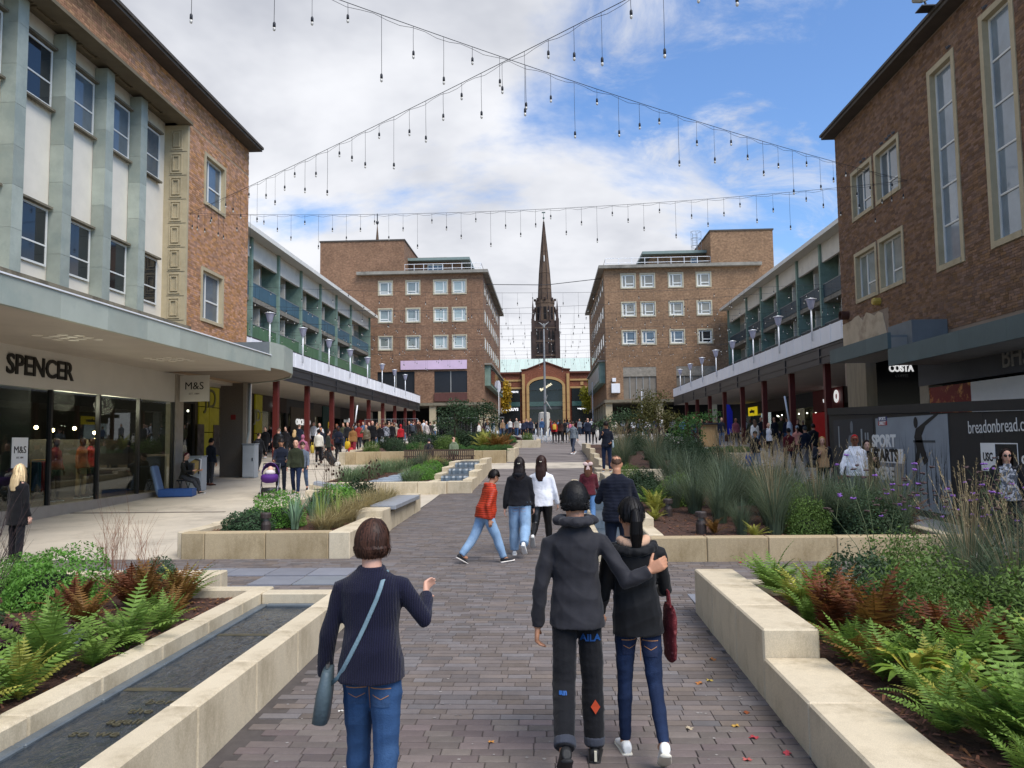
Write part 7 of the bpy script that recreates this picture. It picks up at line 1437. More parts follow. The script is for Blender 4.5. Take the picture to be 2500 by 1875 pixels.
def frond(seed, n=15, L=.5, w=.11, arch=.55, m=None):
    r = random.Random(seed); V = []; F = []; A = []
    def P(t): a = R(78)-t*arch*1.9; return Vector((0, L*(t*math.cos(R(62))+.38*t*t*arch), L*(t*.92-.50*t*t*arch)))
    for i in range(n):
        t = .12+.86*i/(n-1); p = P(t); d = (P(min(1, t+.03))-P(t-.03)).normalized(); ll = w*math.sin(math.pi*min(1, (t*.9+.12)))**.8*(1.15-t*.55); sp_ = L/n*.62
        for s in (-1, 1):
            dr = (Vector((s, 0, 0))*.92+d*.42-Vector((0, 0, 1))*.18*r.uniform(.4, 1.6)).normalized(); o = len(V); e = p+dr*(ll*r.uniform(.85, 1.1)); rd = r.random()
            V += [tuple(p-d*sp_*.5), tuple(p+d*sp_*.5), tuple(p+dr*ll*.55+d*sp_*.42-Vector((0, 0, .004))), tuple(e), tuple(p+dr*ll*.55-d*sp_*.35-Vector((0, 0, .004)))]
            F += [(o, o+1, o+2, o+2), (o, o+2, o+3, o+4)]; A += [rd]*5
    o = len(V)
    for i in range(7): p = P(i/6); V += [tuple(p-Vector((.003, 0, 0))), tuple(p+Vector((.003, 0, 0)))]; A += [.2]*2
    for i in range(6): F.append((o+2*i, o+2*i+1, o+2*i+3, o+2*i+2))
    F = [f if f[2] != f[3] else (f[0], f[1], f[2], f[2]) for f in F]
    me = bpy.data.meshes.new('frond'); me.from_pydata(V, [], [tuple(dict.fromkeys(f)) for f in F]); a = me.attributes.new('rnd', 'FLOAT', 'POINT'); a.data.foreach_set('value', A); me.materials.append(m); return me
FR = {k: [frond(10*i+j, 16, .5+.05*j, .115, .5+.18*j, LM[k]) for j in range(3)] for i, k in enumerate(('fern', 'fernY', 'fernB', 'fernR'))}
def fern(lbl, x, y, z, kind, n=13, s=1.0, up=0, group='ferns in the planters', mix=None, seed=None):
    n = int(n*1.7); s *= 1.18
    t_ = thing('fern', lbl, 'fern', (x, y, z), group); r = random.Random(seed or int(1000*(x*7+y*3)))
    for i in range(n):
        a = 2*math.pi*i/n+r.uniform(-.25, .25); k = mix if (mix and r.random() < .35) else kind; ss = s*r.uniform(.75, 1.12); ti = r.uniform(-.3, .55)+up
        obj('frond', r.choice(FR[k]), t_, M=Matrix.Translation((x, y, z)) @ Matrix.Rotation(a, 4, 'Z') @ Matrix.Rotation(ti, 4, 'X') @ Matrix.Diagonal((ss, ss, ss, 1)))
def dome(seed, n, rx, ry, rz, leaf, m, shell=.35, spiky=.0, twigs=0, flat=.0, lobes=6, name='foliage'):
    """mound of leaf-sized faces in loose clumps with an uneven outline"""
    r = np.random.default_rng(seed); lob = [(r.uniform(0, 6.28), r.uniform(.2, 1.1), r.uniform(.75, 1.15)) for _ in range(lobes)]
    u = r.uniform(0, 2*np.pi, n); v = np.arccos(r.uniform(-.05, 1, n)); rr = 1-shell*r.random(n)**2
    k = np.ones(n)
    for a, e, s_ in lob:
        dd = np.cos(u-a)*np.sin(v)*np.sin(e)+np.cos(v)*np.cos(e); k += .16*s_*np.exp(-(1-dd)*9)-.035
    k += .06*np.sin(5*u+3*v)+.05*np.sin(11*v+4*u)+spiky*r.normal(size=n)*.12
    d = np.stack([np.cos(u)*np.sin(v), np.sin(u)*np.sin(v), np.cos(v)], 1); p = d*(rr*k)[:, None]*np.array([rx, ry, rz])
    p[:, 2] = np.maximum(p[:, 2], .01)
    nrm = d*.55+r.normal(size=(n, 3))*.55+np.array([0, 0, .35]); nrm /= np.linalg.norm(nrm, axis=1)[:, None]
    t = np.cross(nrm, r.normal(size=(n, 3))); t /= np.linalg.norm(t, axis=1)[:, None]; b = np.cross(nrm, t); l = leaf*r.uniform(.6, 1.3, n)[:, None]; w = l*.5
    V = np.stack([p-t*l, p+b*w, p+t*l+nrm*l*.25, p-b*w], 1).reshape(-1, 3); F = np.arange(4*n).reshape(-1, 4)
    at_ = np.clip(.25+.5*rr-.2+r.normal(size=n)*.2+.35*(p[:, 2]/rz-.5), 0, 1)
    at_ = np.clip(r.random(n)*.75+.15*np.sin(3*u), 0, 1)
    return numesh(name, V, F, m, np.repeat(at_, 4))
DM = {}
def domes(key, *a, **k):
    DM[key] = [dome(100+i*7+hsh(key) % 50, *a, **k) for i in range(3)]
domes('hebe', 5200, .5, .5, .40, .017, LM['hebe'], shell=.25); domes('hebeD', 3600, .45, .45, .34, .018, LM['hebeD'], shell=.3); domes('box', 6500, .55, .55, .6, .019, LM['box'], shell=.5, spiky=.5); domes('boxD', 5200, .55, .55, .55, .022, LM['boxD'], shell=.5, spiky=.5)
domes('juni', 3800, .6, .5, .30, .024, LM['juni'], shell=.4, spiky=.6); domes('dark', 3000, .5, .5, .45, .03, LM['dark'], shell=.5, spiky=.5); domes('low', 1800, .5, .5, .15, .02, LM['dark'], shell=.5); domes('purp', 900, .38, .38, .16, .036, LM['purp'], shell=.5)
def _core(k): mb = MB(); mb.ell((0, 0, .05), (.30, .30, .19), 12, 8); return mb.mesh('stem', mat('shrub_core', '#1d2117', 1, .2, 10), True)  # added dark body inside the leaves, its colour standing in for inner shade
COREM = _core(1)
def shrub(lbl, x, y, z, kind, s=1.0, name='shrub', group=None, cat='shrub'):
    t_ = thing(name, lbl, cat, (x, y, z), group); r = random.Random(int(1000*(x*5+y))); sc = s if isinstance(s, tuple) else (s, s, s); rz = r.uniform(0, 6.28)
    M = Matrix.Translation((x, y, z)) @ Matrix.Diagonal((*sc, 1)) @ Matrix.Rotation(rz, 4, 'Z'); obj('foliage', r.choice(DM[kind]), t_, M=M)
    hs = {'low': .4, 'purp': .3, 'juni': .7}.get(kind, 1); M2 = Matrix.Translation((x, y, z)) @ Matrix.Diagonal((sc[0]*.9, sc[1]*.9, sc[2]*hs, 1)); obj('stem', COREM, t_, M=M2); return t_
def grassmesh(seed, n, h, spread, w, m, droop=.5, base=.12):
    r = random.Random(seed); bl = []
    for i in range(n):
        a = r.uniform(0, 6.28); b0 = base*math.sqrt(r.random()); hh = h*r.uniform(.55, 1.1); sp_ = spread*r.uniform(.2, 1); ca, sa = math.cos(a), math.sin(a); a2 = a+r.uniform(-.5, .5); pts = []
        for k in range(5): t = k/4; rad = sp_*t**1.7; zz2 = hh*(t-droop*.45*t*t*t*(sp_/spread)); pts.append((b0*ca+rad*math.cos(a2), b0*sa+rad*math.sin(a2), zz2))
        bl.append((pts, [w, w, w*.9, w*.6, w*.15], r.random()))
    return strips('blades', bl, m)
def headmesh(seed, n, h, spread, m, kind='plume'):
    r = random.Random(seed); V = []; F = []; A = []; bl = []
    for i in range(n):
        a = r.uniform(0, 6.28); hh = h*r.uniform(.8, 1.15); sp_ = spread*r.uniform(.1, 1); p0 = Vector((0, 0, .1)); p1 = Vector((sp_*math.cos(a)*.55, sp_*math.sin(a)*.55, hh*.7)); p2 = Vector((sp_*math.cos(a), sp_*math.sin(a), hh)); bl.append(([tuple(p0), tuple(p1), tuple(p2)], [.0025, .002, .0015], .3))
        d = (p2-p1).normalized()
        for q in range(16):
            t = q/15; c_ = p2+d*(.10*t); ww = .012*math.sin(math.pi*min(1, t+.12)); e = Vector((r.uniform(-1, 1), r.uniform(-1, 1), r.uniform(-.2, .8))).normalized()*(ww+.006); bl.append(([tuple(c_), tuple(c_+e*.6+d*.006), tuple(c_+e+d*.012)], [.0025, .002, .0006], r.random()))
    return strips('plumes', bl, m)
m_plume = leafmat('plume', '#a08f6d')
GR = {'tall': [grassmesh(i, 420, .95, .55, .0035, LM['grass'], .5) for i in range(3)], 'tan': [grassmesh(10+i, 520, .42, .42, .0028, LM['grassT'], 1.1) for i in range(2)], 'short': [grassmesh(20+i, 300, .35, .28, .004, LM['grassS'], .6, .25) for i in range(2)], 'sword': [grassmesh(30+i, 46, .62, .26, .013, leafmat('sword', '#7c9678'), .35, .06) for i in range(2)], 'reed': [grassmesh(40+i, 30, .7, .16, .008, leafmat('reed', '#94a058'), .3, .05) for i in range(2)]}
PL = [headmesh(50+i, 46, 1.02, .5, m_plume) for i in range(2)]
def grass(lbl, x, y, z, kind, s=1.0, plumes=False, group=None, name='ornamental_grass'):
    t_ = thing(name, lbl, 'grass', (x, y, z), group); r = random.Random(int(999*(x*3+y*2))); M = T(x, y, z, r.uniform(0, 6.28), s); obj('blades', r.choice(GR[kind]), t_, M=M)
    if plumes: obj('plumes', r.choice(PL), t_, M=M)
def verbena(seed, n=9, h=1.1, flower=True):
    r = random.Random(seed); mb = MB(); fl_ = []
    for i in range(n):
        a = r.uniform(0, 6.28); sp_ = r.uniform(.05, .45); hh = h*r.uniform(.65, 1.1); b = Vector((.05*math.cos(a), .05*math.sin(a), 0)); m1 = b+Vector((sp_*.45*math.cos(a), sp_*.45*math.sin(a), hh*.6)); tip = b+Vector((sp_*math.cos(a), sp_*math.sin(a), hh)); mb.tube([b, m1, tip], [.004, .003, .002], 4)
        for k in range(3):
            a2 = a+r.uniform(-1.5, 1.5); e = m1.lerp(tip, r.uniform(.2, .9)); e2 = e+Vector((.13*math.cos(a2), .13*math.sin(a2), r.uniform(.12, .25))); mb.tube([e, e2], [.002, .0015], 3); fl_.append(e2)
        fl_.append(tip)
    st = mb.mesh('stems', mat('verbena_stem', '#55603f', .8, .2, 8)); f1 = MB(); f2 = MB()
    for p in fl_:
        mbx = f1 if r.random() < .3 else f2
        for q in range(6): o = Vector((r.uniform(-1, 1), r.uniform(-1, 1), r.uniform(-.1, .5)))*.018; mbx.ell(tuple(p+o), (.011, .011, .008), 5, 3)
    return st, f1.mesh('flowers', mat('verbena_purple', '#7a4f9a', .7, .15, 30)), f2.mesh('seed_heads', mat('verbena_seed', '#4b3a38', .9, .2, 30))
VB = [verbena(i, 9, 1.05) for i in range(3)]
def twigs(seed, n, h, spread, m, w=.004, sub=3):
    r = random.Random(seed); mb = MB()
    for i in range(n):
        a = r.uniform(0, 6.28); sp_ = spread*r.uniform(.15, 1); p = Vector((.06*math.cos(a), .06*math.sin(a), 0)); q = Vector((sp_*math.cos(a), sp_*math.sin(a), h*r.uniform(.6, 1.1))); mid = p.lerp(q, .5)+Vector((r.uniform(-.05, .05), r.uniform(-.05, .05), .04)); mb.tube([p, mid, q], [w, w*.75, w*.3], 4)
        for k in range(sub): e = mid.lerp(q, r.random()); f_ = e+(q-mid)*.5+Vector((r.uniform(-.12, .12), r.uniform(-.12, .12), r.uniform(.02, .12))); mb.tube([e, f_], [w*.5, w*.2], 3)
    return mb.mesh('twigs', m)
# ---- left near planter
z1 = .36
fern('tall bright green fern in the middle of the near left planter', -3.78, 5.75, z1, 'fern', 15, 1.05, up=.18); fern('green fern leaning over the channel edge beside the tallest one', -3.62, 6.55, z1, 'fern', 13, .95); fern('yellow green fern lowest in the left corner', -3.72, 4.75, z1, 'fernY', 14, .8, mix='fern'); fern('pale green fern between the corner fern and the tall fern', -3.9, 5.2, z1, 'fern', 12, .8, mix='fernY'); fern('yellowing fern at the left picture edge', -4.05, 4.85, z1, 'fernY', 12, .8); fern('bright small fern on the channel edge past the tall ones', -3.62, 7.15, z1, 'fern', 10, .7)
fern('rust brown fern beside the far corner of the left planter', -4.15, 7.85, z1, 'fernR', 15, .95, mix='fernB', up=.15); fern('bronze fern next to the rust brown one', -3.85, 7.95, z1, 'fernB', 14, .85, mix='fernY', up=.15); fern('dry reddish fern behind the bronze ferns', -4.5, 8.2, z1, 'fernR', 13, .9, up=.2); fern('golden brown fern behind the slate slab', -4.45, 7.3, z1, 'fernB', 11, .75); fern('green fern at the far corner of the left planter', -4.05, 8.5, z1, 'fern', 12, .8, mix='fernB')
shrub('large bright green mounded shrub in the near left planter', -5.5, 8.4, z1, 'hebe', (1.3, 1.1, 1.45)); shrub('dark grey green shrub left of the bright mound', -5.75, 7.3, z1, 'hebeD', 1.1); shrub('second bright mound behind the large one', -6.4, 9.2, z1, 'hebe', 1.0); shrub('blue green bushy shrub behind the dry stalks', -4.75, 9.3, z1, 'hebeD', (.7, .7, 1.0)); shrub('small grey green shrub at the far edge', -5.15, 9.5, z1, 'hebeD', .7)
for i, (x, y) in enumerate(((-4.55, 6.35), (-4.8, 6.7), (-4.9, 6.15), (-4.35, 6.75))): shrub(('dark purple leafed plant nearest the slate slab', 'dark purple plant below the grey shrub', 'dark purple plant at the left picture edge', 'dark purple plant with red leaves')[i], x, y, z1, 'purp', 1.0, 'leafy_plant', 'dark purple leafed plants', 'plant')
for i, (x, y, w) in enumerate(((-4.35, 5.75, .5), (-4.2, 6.5, .35))): t_ = thing('slate_slab', ('flat wet slate slab lying among the near ferns', 'round topped slate boulder among the purple plants')[i], 'slab', (x, y, .4)); mb = MB(); mb.cbox(-w/2, w/2, -.2, .2, -.05, .05+.05*i, .02); obj('slab', mb.mesh('slab', m_slate), t_, M=T(x, y, .40, .4, 1, .08, .1))
tw_ = [twigs(i, 26, .95, .45, mat('dark_twig', '#3b2c2a', .9, .2, 8), .004, 4) for i in range(2)]; t_ = thing('bare_shrub', 'bare dark twiggy shrub in front of the blonde woman', 'shrub', (-5.0, 6.8, z1)); obj('twigs', tw_[0], t_, M=T(-5.2, 6.75, z1, .4, 1.15)); t_ = thing('bare_shrub', 'bare twigs rising at the left picture edge', 'shrub', (-5.4, 7.6, z1)); obj('twigs', tw_[1], t_, M=T(-5.7, 7.6, z1, 1.4, 1.0))
dry = [twigs(60+i, 12, .75, .22, mat('dry_stalk', '#8b5f48', .9, .2, 8), .003, 5) for i in range(2)]
for i, (x, y) in enumerate(((-5.0, 8.7), (-4.75, 8.95), (-5.2, 9.1))): t_ = thing('dry_stalks', ('dry reddish flower stalks beside the bright mound', 'dry pink stalks behind the rust fern', 'dry stalks at the back of the left planter')[i], 'plant', (x, y, z1)); obj('stalks', dry[i % 2], t_, M=T(x, y, z1, i, .9+.1*i))
fern('green fern filling the gap by the slate slab', -4.15, 6.15, z1, 'fern', 12, .85); fern('green fern on the channel wall nearest the bottom', -3.65, 5.25, z1, 'fern', 12, .85, mix='fernY'); fern('yellow fern low on the channel wall', -3.6, 4.3, z1, 'fernY', 12, .8)
fern('bronze fern against the bright mound', -4.85, 7.75, z1, 'fernR', 12, .85, mix='fernB')
# ---- right near planter
fern('bright fern spilling over the lower wall', 2.45, 4.55, z1, 'fern', 12, .8); fern('yellow green fern at the very bottom right', 2.7, 3.9, z1, 'fernY', 13, .9, mix='fern'); fern('green fern between the strap leaves and the picture edge', 3.35, 5.5, z1, 'fern', 14, 1.0); fern('green fern below the drooping red one', 2.75, 5.95, z1, 'fern', 12, .8); fern('bronze fern half under the hedge', 3.35, 6.15, z1, 'fernB', 12, .85, mix='fernR'); fern('green fern at the wall step', 2.35, 5.75, z1, 'fern', 11, .75, mix='fernB'); fern('large fern at the lower right edge', 3.5, 4.5, z1, 'fern', 14, 1.05)
fern('fresh green fern nearest the bottom right corner', 2.62, 4.45, z1, 'fern', 15, 1.05); fern('large bright fern at the right picture edge', 3.15, 4.9, z1, 'fern', 15, 1.1, mix='fernY', up=.1); fern('green fern spreading at the bottom edge', 2.95, 4.1, z1, 'fern', 14, 1.0); fern('mid green fern behind the leathery plant', 2.95, 5.75, z1, 'fern', 14, .95); fern('yellow green fern on the wall edge', 2.45, 5.0, z1, 'fernY', 12, .7, mix='fern')
fern('tall bronze fern standing behind the raised wall end', 2.6, 6.45, z1, 'fernB', 15, 1.15, mix='fernR', up=.28); fern('rust coloured fern against the raised wall', 2.4, 6.9, z1, 'fernR', 14, 1.0, mix='fernB', up=.2); fern('drooping reddish fern beside the green hedge', 3.0, 6.2, z1, 'fernR', 13, .9); fern('green fern half hidden by the bronze one', 2.3, 6.15, z1, 'fern', 11, .8, mix='fernB')
fern('light green fern along the raised wall', 2.42, 7.75, z1+.06, 'fern', 13, .95, mix='fernY'); fern('fern at the far left end of the raised wall', 2.38, 8.5, z1+.08, 'fern', 13, .9); fern('yellow fern between the two wall ferns', 2.65, 8.0, z1+.04, 'fernY', 12, .85); fern('dark green fern at the far wall', 2.85, 8.45, z1, 'fern', 12, .9, mix='fernB')
for i, (x, y) in enumerate(((2.5, 5.55), (2.7, 5.3))):
    t_ = thing('leathery_fern', ('strap leafed plant with yellow edges near the wall', 'second strap leafed plant beside the green fern')[i], 'plant', (x, y, z1)); r = random.Random(i); ms = [strips('leaf', [([(0, 0, 0), (0, .08, .09), (0, .17, .15), (0, .26, .15), (0, .33, .11)], [.012, .03, .034, .028, .004], rd)], leafmat('strap' if rd < .6 else 'strapY', '#7d9a3a' if rd < .6 else '#b3a94a')) for rd in (.2, .5, .8)]
    for k in range(16): obj('leaf', r.choice(ms), t_, M=Matrix.Translation((x, y, z1)) @ Matrix.Rotation(k*.41*2.4, 4, 'Z') @ Matrix.Rotation(r.uniform(-.1, .6), 4, 'X') @ Matrix.Diagonal((1, r.uniform(.8, 1.2), r.uniform(.8, 1.3), 1)))
for i, (x, y, s_, k) in enumerate(((3.25, 7.0, (1.2, 1.0, 1.2), 'box'), (3.9, 6.4, (1.15, 1.0, 1.15), 'box'), (3.1, 7.9, (1.0, .9, 1.15), 'boxD'), (4.3, 7.3, (1.2, 1.1, 1.25), 'boxD'), (4.5, 5.9, (1.1, 1.0, 1.1), 'box'), (3.7, 8.3, (1.0, .9, 1.2), 'box'))): shrub(('small leafed green hedge shrub behind the bronze ferns', 'yellow green hedge shrub sloping towards the camera', 'dark small leafed shrub at the left end of the hedge', 'dark hedge shrub under the tall grass', 'hedge shrub at the right picture edge', 'green hedge shrub at the back of the right planter')[i], x, y, z1, k, s_)
for i, (x, y, s_) in enumerate(((4.6, 6.6, 1.2), (5.0, 7.3, 1.3), (4.3, 8.2, 1.2), (5.4, 6.5, 1.3), (5.2, 8.2, 1.25), (4.75, 5.75, 1.15), (5.8, 7.6, 1.2), (4.05, 7.75, 1.0))): grass(('tall feathery grass arching over the hedge', 'tall feathery grass behind the first one', 'tall grass beside the purple flowers', 'tall grass at the right picture edge', 'tall grass in front of the hoarding', 'arching grass leaning to the right edge', 'tall grass nearest the woman in glasses', 'shorter feathery grass over the dark hedge')[i], x, y, z1, 'tall', s_, True, 'tall feathery grasses of the right planter')
for i, (x, y) in enumerate(((4.5, 8.5), (5.0, 8.6), (5.5, 8.3), (4.0, 8.6), (5.6, 7.5), (4.7, 7.9), (6.1, 8.4), (5.2, 7.7), (3.6, 8.65))):
    t_ = thing('verbena', ('purple flower stems in front of the grey poster', 'purple flower stems beside the grey poster', 'tall purple flowers before the web address', 'purple flowers in front of the white hoodie', 'purple flowers by the white square poster', 'purple flower stems over the hedge', 'purple flowers in front of the woman in glasses', 'brown seed heads among the purple flowers', 'purple flower stems left of the others')[i], 'flower', (x, y, z1), 'purple flowers of the right planter')
    for nm, me in zip(('stems', 'flowers', 'seed_heads'), VB[i % 3]): obj(nm, me, t_, kind='stuff', M=T(x, y, z1, i*1.1, 1.0+.12*(i % 3)))
for i, (x, y, s_) in enumerate(((4.35, 5.2, 1.1), (5.1, 5.1, 1.2), (4.0, 6.9, 1.0), (5.7, 5.7, 1.25), (4.7, 7.2, 1.25), (5.6, 6.9, 1.3), (4.0, 5.6, .85))): grass('dense arching grass filling the right bed, %s' % ('front left', 'front middle', 'behind the hedge top', 'front right', 'middle', 'back right', 'smallest at the front')[i], x, y, z1, 'tall', s_, i % 2 == 0, 'dense grasses filling the right bed')
for i, (x, y) in enumerate(((2.35, 4.05), (2.3, 3.6), (2.4, 5.25), (2.9, 4.6), (3.1, 3.7))): fern('low fern over the bare mulch by the right wall, %s' % ('second from the bottom', 'lowest', 'beside the strap leaves', 'behind the wall ferns', 'lowest at the edge')[i], x, y, z1, ('fern', 'fernY')[i % 2], 9, .55)
for i, (x, y, s_, k) in enumerate(((3.75, 5.7, (.9, .8, .85), 'box'), (3.9, 4.9, (.9, .8, .8), 'boxD'), (3.2, 6.55, (.8, .7, .8), 'box'), (2.75, 7.25, (.7, .7, .7), 'boxD'))): shrub(('low hedge shrub spreading over the right bed', 'low dark shrub at the right bed edge', 'low shrub between the bronze ferns and the hedge', 'low dark shrub beside the raised wall')[i], x, y, z1, k, s_)
for i, (x, y, k) in enumerate(((-3.62, 6.05, 'fern'), (-3.6, 4.75, 'fern'), (-3.75, 7.55, 'fernB'), (2.35, 7.3, 'fern'), (2.6, 5.6, 'fernY'), (2.55, 4.2, 'fern'), (3.3, 4.2, 'fernY'), (2.3, 4.75, 'fern'))): fern('low fern tucked against the granite edge, %s' % ('left bed middle', 'left bed front', 'left bed far', 'raised wall', 'wall step', 'right bed front', 'right bed corner', 'lower wall')[i], x, y, z1, k, 9, .62)
# ---- planter with seat (left)
z2 = .54
shrub('bright green mound nearest the slate seat planter corner', -5.2, 14.6, z2, 'hebe', (1.5, 1.2, 1.5)); shrub('grey green mound at the front corner of the seat planter', -5.35, 13.6, z2, 'hebeD', (1.35, 1.1, 1.25)); shrub('second bright green mound in the seat planter', -4.7, 17.0, z2, 'hebe', (1.6, 1.3, 1.5)); shrub('dark leafed shrub behind the bright mounds', -4.6, 18.6, z2, 'dark', (1.2, 1.2, 1.4)); shrub('dark shrub at the far left of the seat planter', -5.4, 18.4, z2, 'dark', .9)
for i, (x, y) in enumerate(((-4.65, 14.0), (-4.35, 14.8), (-4.75, 15.4))): grass(('sword leafed plant at the front of the seat planter', 'sword leafed plant in the middle of the seat planter', 'tall sword leaves behind the lamp bollard')[i], x, y, z2, 'sword', 1.1, name='iris')
for i, (x, y) in enumerate(((-4.15, 13.9), (-4.05, 14.6))): grass(('upright yellow green reeds near the corner', 'upright yellow reeds behind the first clump')[i], x, y, z2, 'reed', 1.15, name='reed')
for i, (x, y, s_) in enumerate(((-3.98, 13.5, 1.1), (-3.98, 14.3, 1.25), (-4.0, 15.2, 1.4), (-4.0, 16.2, 1.5), (-4.0, 17.1, 1.5), (-4.0, 18.0, 1.5), (-4.0, 18.9, 1.5))): grass('tan feathery grass tuft, %s along the seat from the front' % ('first', 'second', 'third', 'fourth', 'fifth', 'sixth', 'last')[i], x, y, z2, 'tan', s_, group='tan grass tufts beside the slate seat')
pod = [twigs(80+i, 7, 1.0, .2, mat('pod_stem', '#5a4838', .9, .2, 8), .004, 4) for i in range(2)]
for i, (x, y, s_) in enumerate(((-4.9, 17.6, 1.0), (-4.2, 18.4, 1.1), (-4.45, 19.1, 1.0), (-4.75, 16.1, 1.35))): t_ = thing('seed_stalks', ('brown seed stalks in front of the pushchair', 'brown seed stalks above the tan grass', 'thin seed stalks by the slate ramp', 'tallest pale seed stalk in the seat planter')[i], 'plant', (x, y, z2)); obj('stalks', pod[i % 2], t_, M=T(x, y, z2, i, s_)); mb = MB(); r = random.Random(i); [mb.ell((x+r.uniform(-.2, .2), y+r.uniform(-.2, .2), z2+s_*r.uniform(.7, 1.05)), (.022, .022, .03), 6, 4) for _ in range(14)]; mb.build('pods', mat('pod_brown', '#3d2a22', .9, .1), t_, kind='stuff')
for i, (x, y, k, s_) in enumerate(((5.2, 12.9, 'boxD', 1.2), (4.7, 14.8, 'box', 1.2), (5.3, 15.3, 'boxD', 1.3), (2.35, 20.0, 'dark', 1.1), (4.9, 18.4, 'boxD', 1.4), (3.9, 21.4, 'dark', 1.4), (2.2, 22.4, 'box', 1.0))): shrub('muted green filler shrub in the grass bed, %s' % ('front right corner', 'behind the first clumps', 'right middle', 'by the channel', 'right back', 'back middle', 'back left')[i], x, y, .47+(y-12.45)*.03, k, s_)
for i, (x, y, s_) in enumerate(((5.0, 13.0, 1.1), (5.7, 13.0, 1.15), (5.2, 14.4, 1.2), (5.9, 14.6, 1.2), (2.7, 17.0, .9), (4.9, 16.2, 1.25), (3.2, 13.2, .7))): grass('extra grass clump in the grass bed, %s' % ('front right', 'front corner', 'behind the corner', 'right edge', 'left middle', 'right middle', 'small at the mulch')[i], x, y, .47+(y-12.45)*.03, 'tall', s_, i % 2 == 1)
# ---- bollard lights in the beds
def bollard(lbl, x, y, z, s=1.0):
    t_ = thing('bollard_light', lbl, 'bollard', (x, y, z), 'bollard lights in the planters'); m = mat('bollard_bronze', '#3a302c', .6, .15, 8)
    mb = MB(); mb.lathe([(.085*s, 0), (.085*s, .16*s), (.06*s, .22*s)], (x, y, z), 14); mb.build('post', m, t_); mb = MB(); mb.lathe([(.05*s, .221*s), (.05*s, .27*s)], (x, y, z), 12); mb.build('lens', mat('lens_grey', '#6b6862', .3, .05), t_); mb = MB(); mb.lathe([(.095*s, .27*s), (.095*s, .34*s), (.08*s, .36*s)], (x, y, z), 14); mb.build('cap', m, t_)
bollard('bronze bollard light at the front of the seat planter', -4.95, 13.35, z2); bollard('bronze bollard light in the mulch right of the couple', 2.55, 13.3, .49, 1.05); bollard('second bollard light further back in the mulch', 2.35, 15.6, .55, 1.0); bollard('small bollard light half hidden in the bright mound', -4.1, 16.6, z2, .9); bollard('bollard light deep among the right shrubs', 5.6, 22, .75, 1.0); bollard('bollard light at the back wall of the right planter', 3.0, 23.0, .78, 1.0)
# ---- cascade planter (left middle)
for i, (x, y, s_) in enumerate(((-6.6, 25.2, 1.0), (-6.3, 26.5, 1.0), (-6.4, 28, 1.1), (-6.1, 29.4, 1.1), (-6.6, 30.4, 1.1), (-5.9, 31.2, 1.0), (-6.9, 26.8, 1.0), (-4.5, 25, .9), (-4.7, 26.2, .9), (-4.4, 27.4, .9))): grass('short grey green grass tuft beside the blue slate flags, %s' % ('front left', 'second on the left', 'third on the left', 'fourth on the left', 'fifth on the left', 'last on the left', 'outer left', 'front right', 'second on the right', 'third on the right')[i], x, y, .8+(y-24.2)*.03, 'short', s_*1.5, group='short grasses by the slate flags')
shrub('round bright green shrub beside the cascade', -4.35, 26.0, .82, 'hebe', (1.15, 1.1, 1.2)); shrub('second round green shrub up the cascade', -4.35, 28.6, .92, 'hebe', (1.0, 1.0, 1.2)); shrub('green shrub at the top of the cascade', -4.5, 31.6, 1.0, 'juni', (1.1, 1, 1.4)); shrub('dark shrub in front of the bench', -5.6, 32.2, 1.0, 'dark', (.9, .9, .9)); grass('tan feathery grass in front of the bench', -4.9, 29.8, .95, 'tall', .95, True); grass('second tan grass beside the bench', -4.6, 30.8, .98, 'tan', 1.8); shrub('brown purple shrub by the top pool', -4.4, 30.2, .98, 'dark', .8)
# ---- big bed behind the bench
def zb(y): return 1.6+(y-36.3)*.035
for i, (x, y, k, s_) in enumerate(((-8.6, 37.0, 'box', .9), (-7.5, 37.6, 'boxD', 1.1), (-7.9, 39.5, 'dark', 1.3), (-6.6, 38.4, 'juni', 1.3), (-5.9, 40.5, 'dark', 1.6), (-5.0, 38.2, 'box', 1.3), (-6.9, 42, 'boxD', 1.6), (-4.4, 41.5, 'dark', 1.9), (-3.0, 40.5, 'juni', 1.5), (-8.9, 42, 'dark', 1.2), (-3.4, 43.5, 'box', 1.5), (-2.7, 45.5, 'fernB' if False else 'dark', 1.3), (-5.5, 45, 'boxD', 1.7), (-2.6, 47.5, 'juni', 1.5))): shrub('bushy shrub in the bed behind the bench, %s from its left end' % ('first', 'second', 'third', 'fourth', 'fifth', 'sixth', 'seventh', 'eighth', 'ninth', 'tenth', 'eleventh', 'twelfth', 'thirteenth', 'last')[i], x, y, zb(y), k, s_, group='shrubs behind the bench')
for i in range(5): shrub('low clipped green hedge piece right of the bench, %s' % ('first', 'second', 'third', 'fourth', 'last')[i], -4.2+i*.55, 36.9, zb(36.9), 'juni', (.75, .7, .95), group='low hedge right of the bench')
for i, (x, y, k) in enumerate(((-2.6, 38.6, 'fernB'), (-3.3, 39.0, 'fernY'), (-2.3, 39.6, 'fernB'))): fern(('golden fern above the low hedge', 'yellow fern above the low hedge', 'bronze fern at the end of the low hedge')[i], x, y, zb(y), k, 14, 1.7)
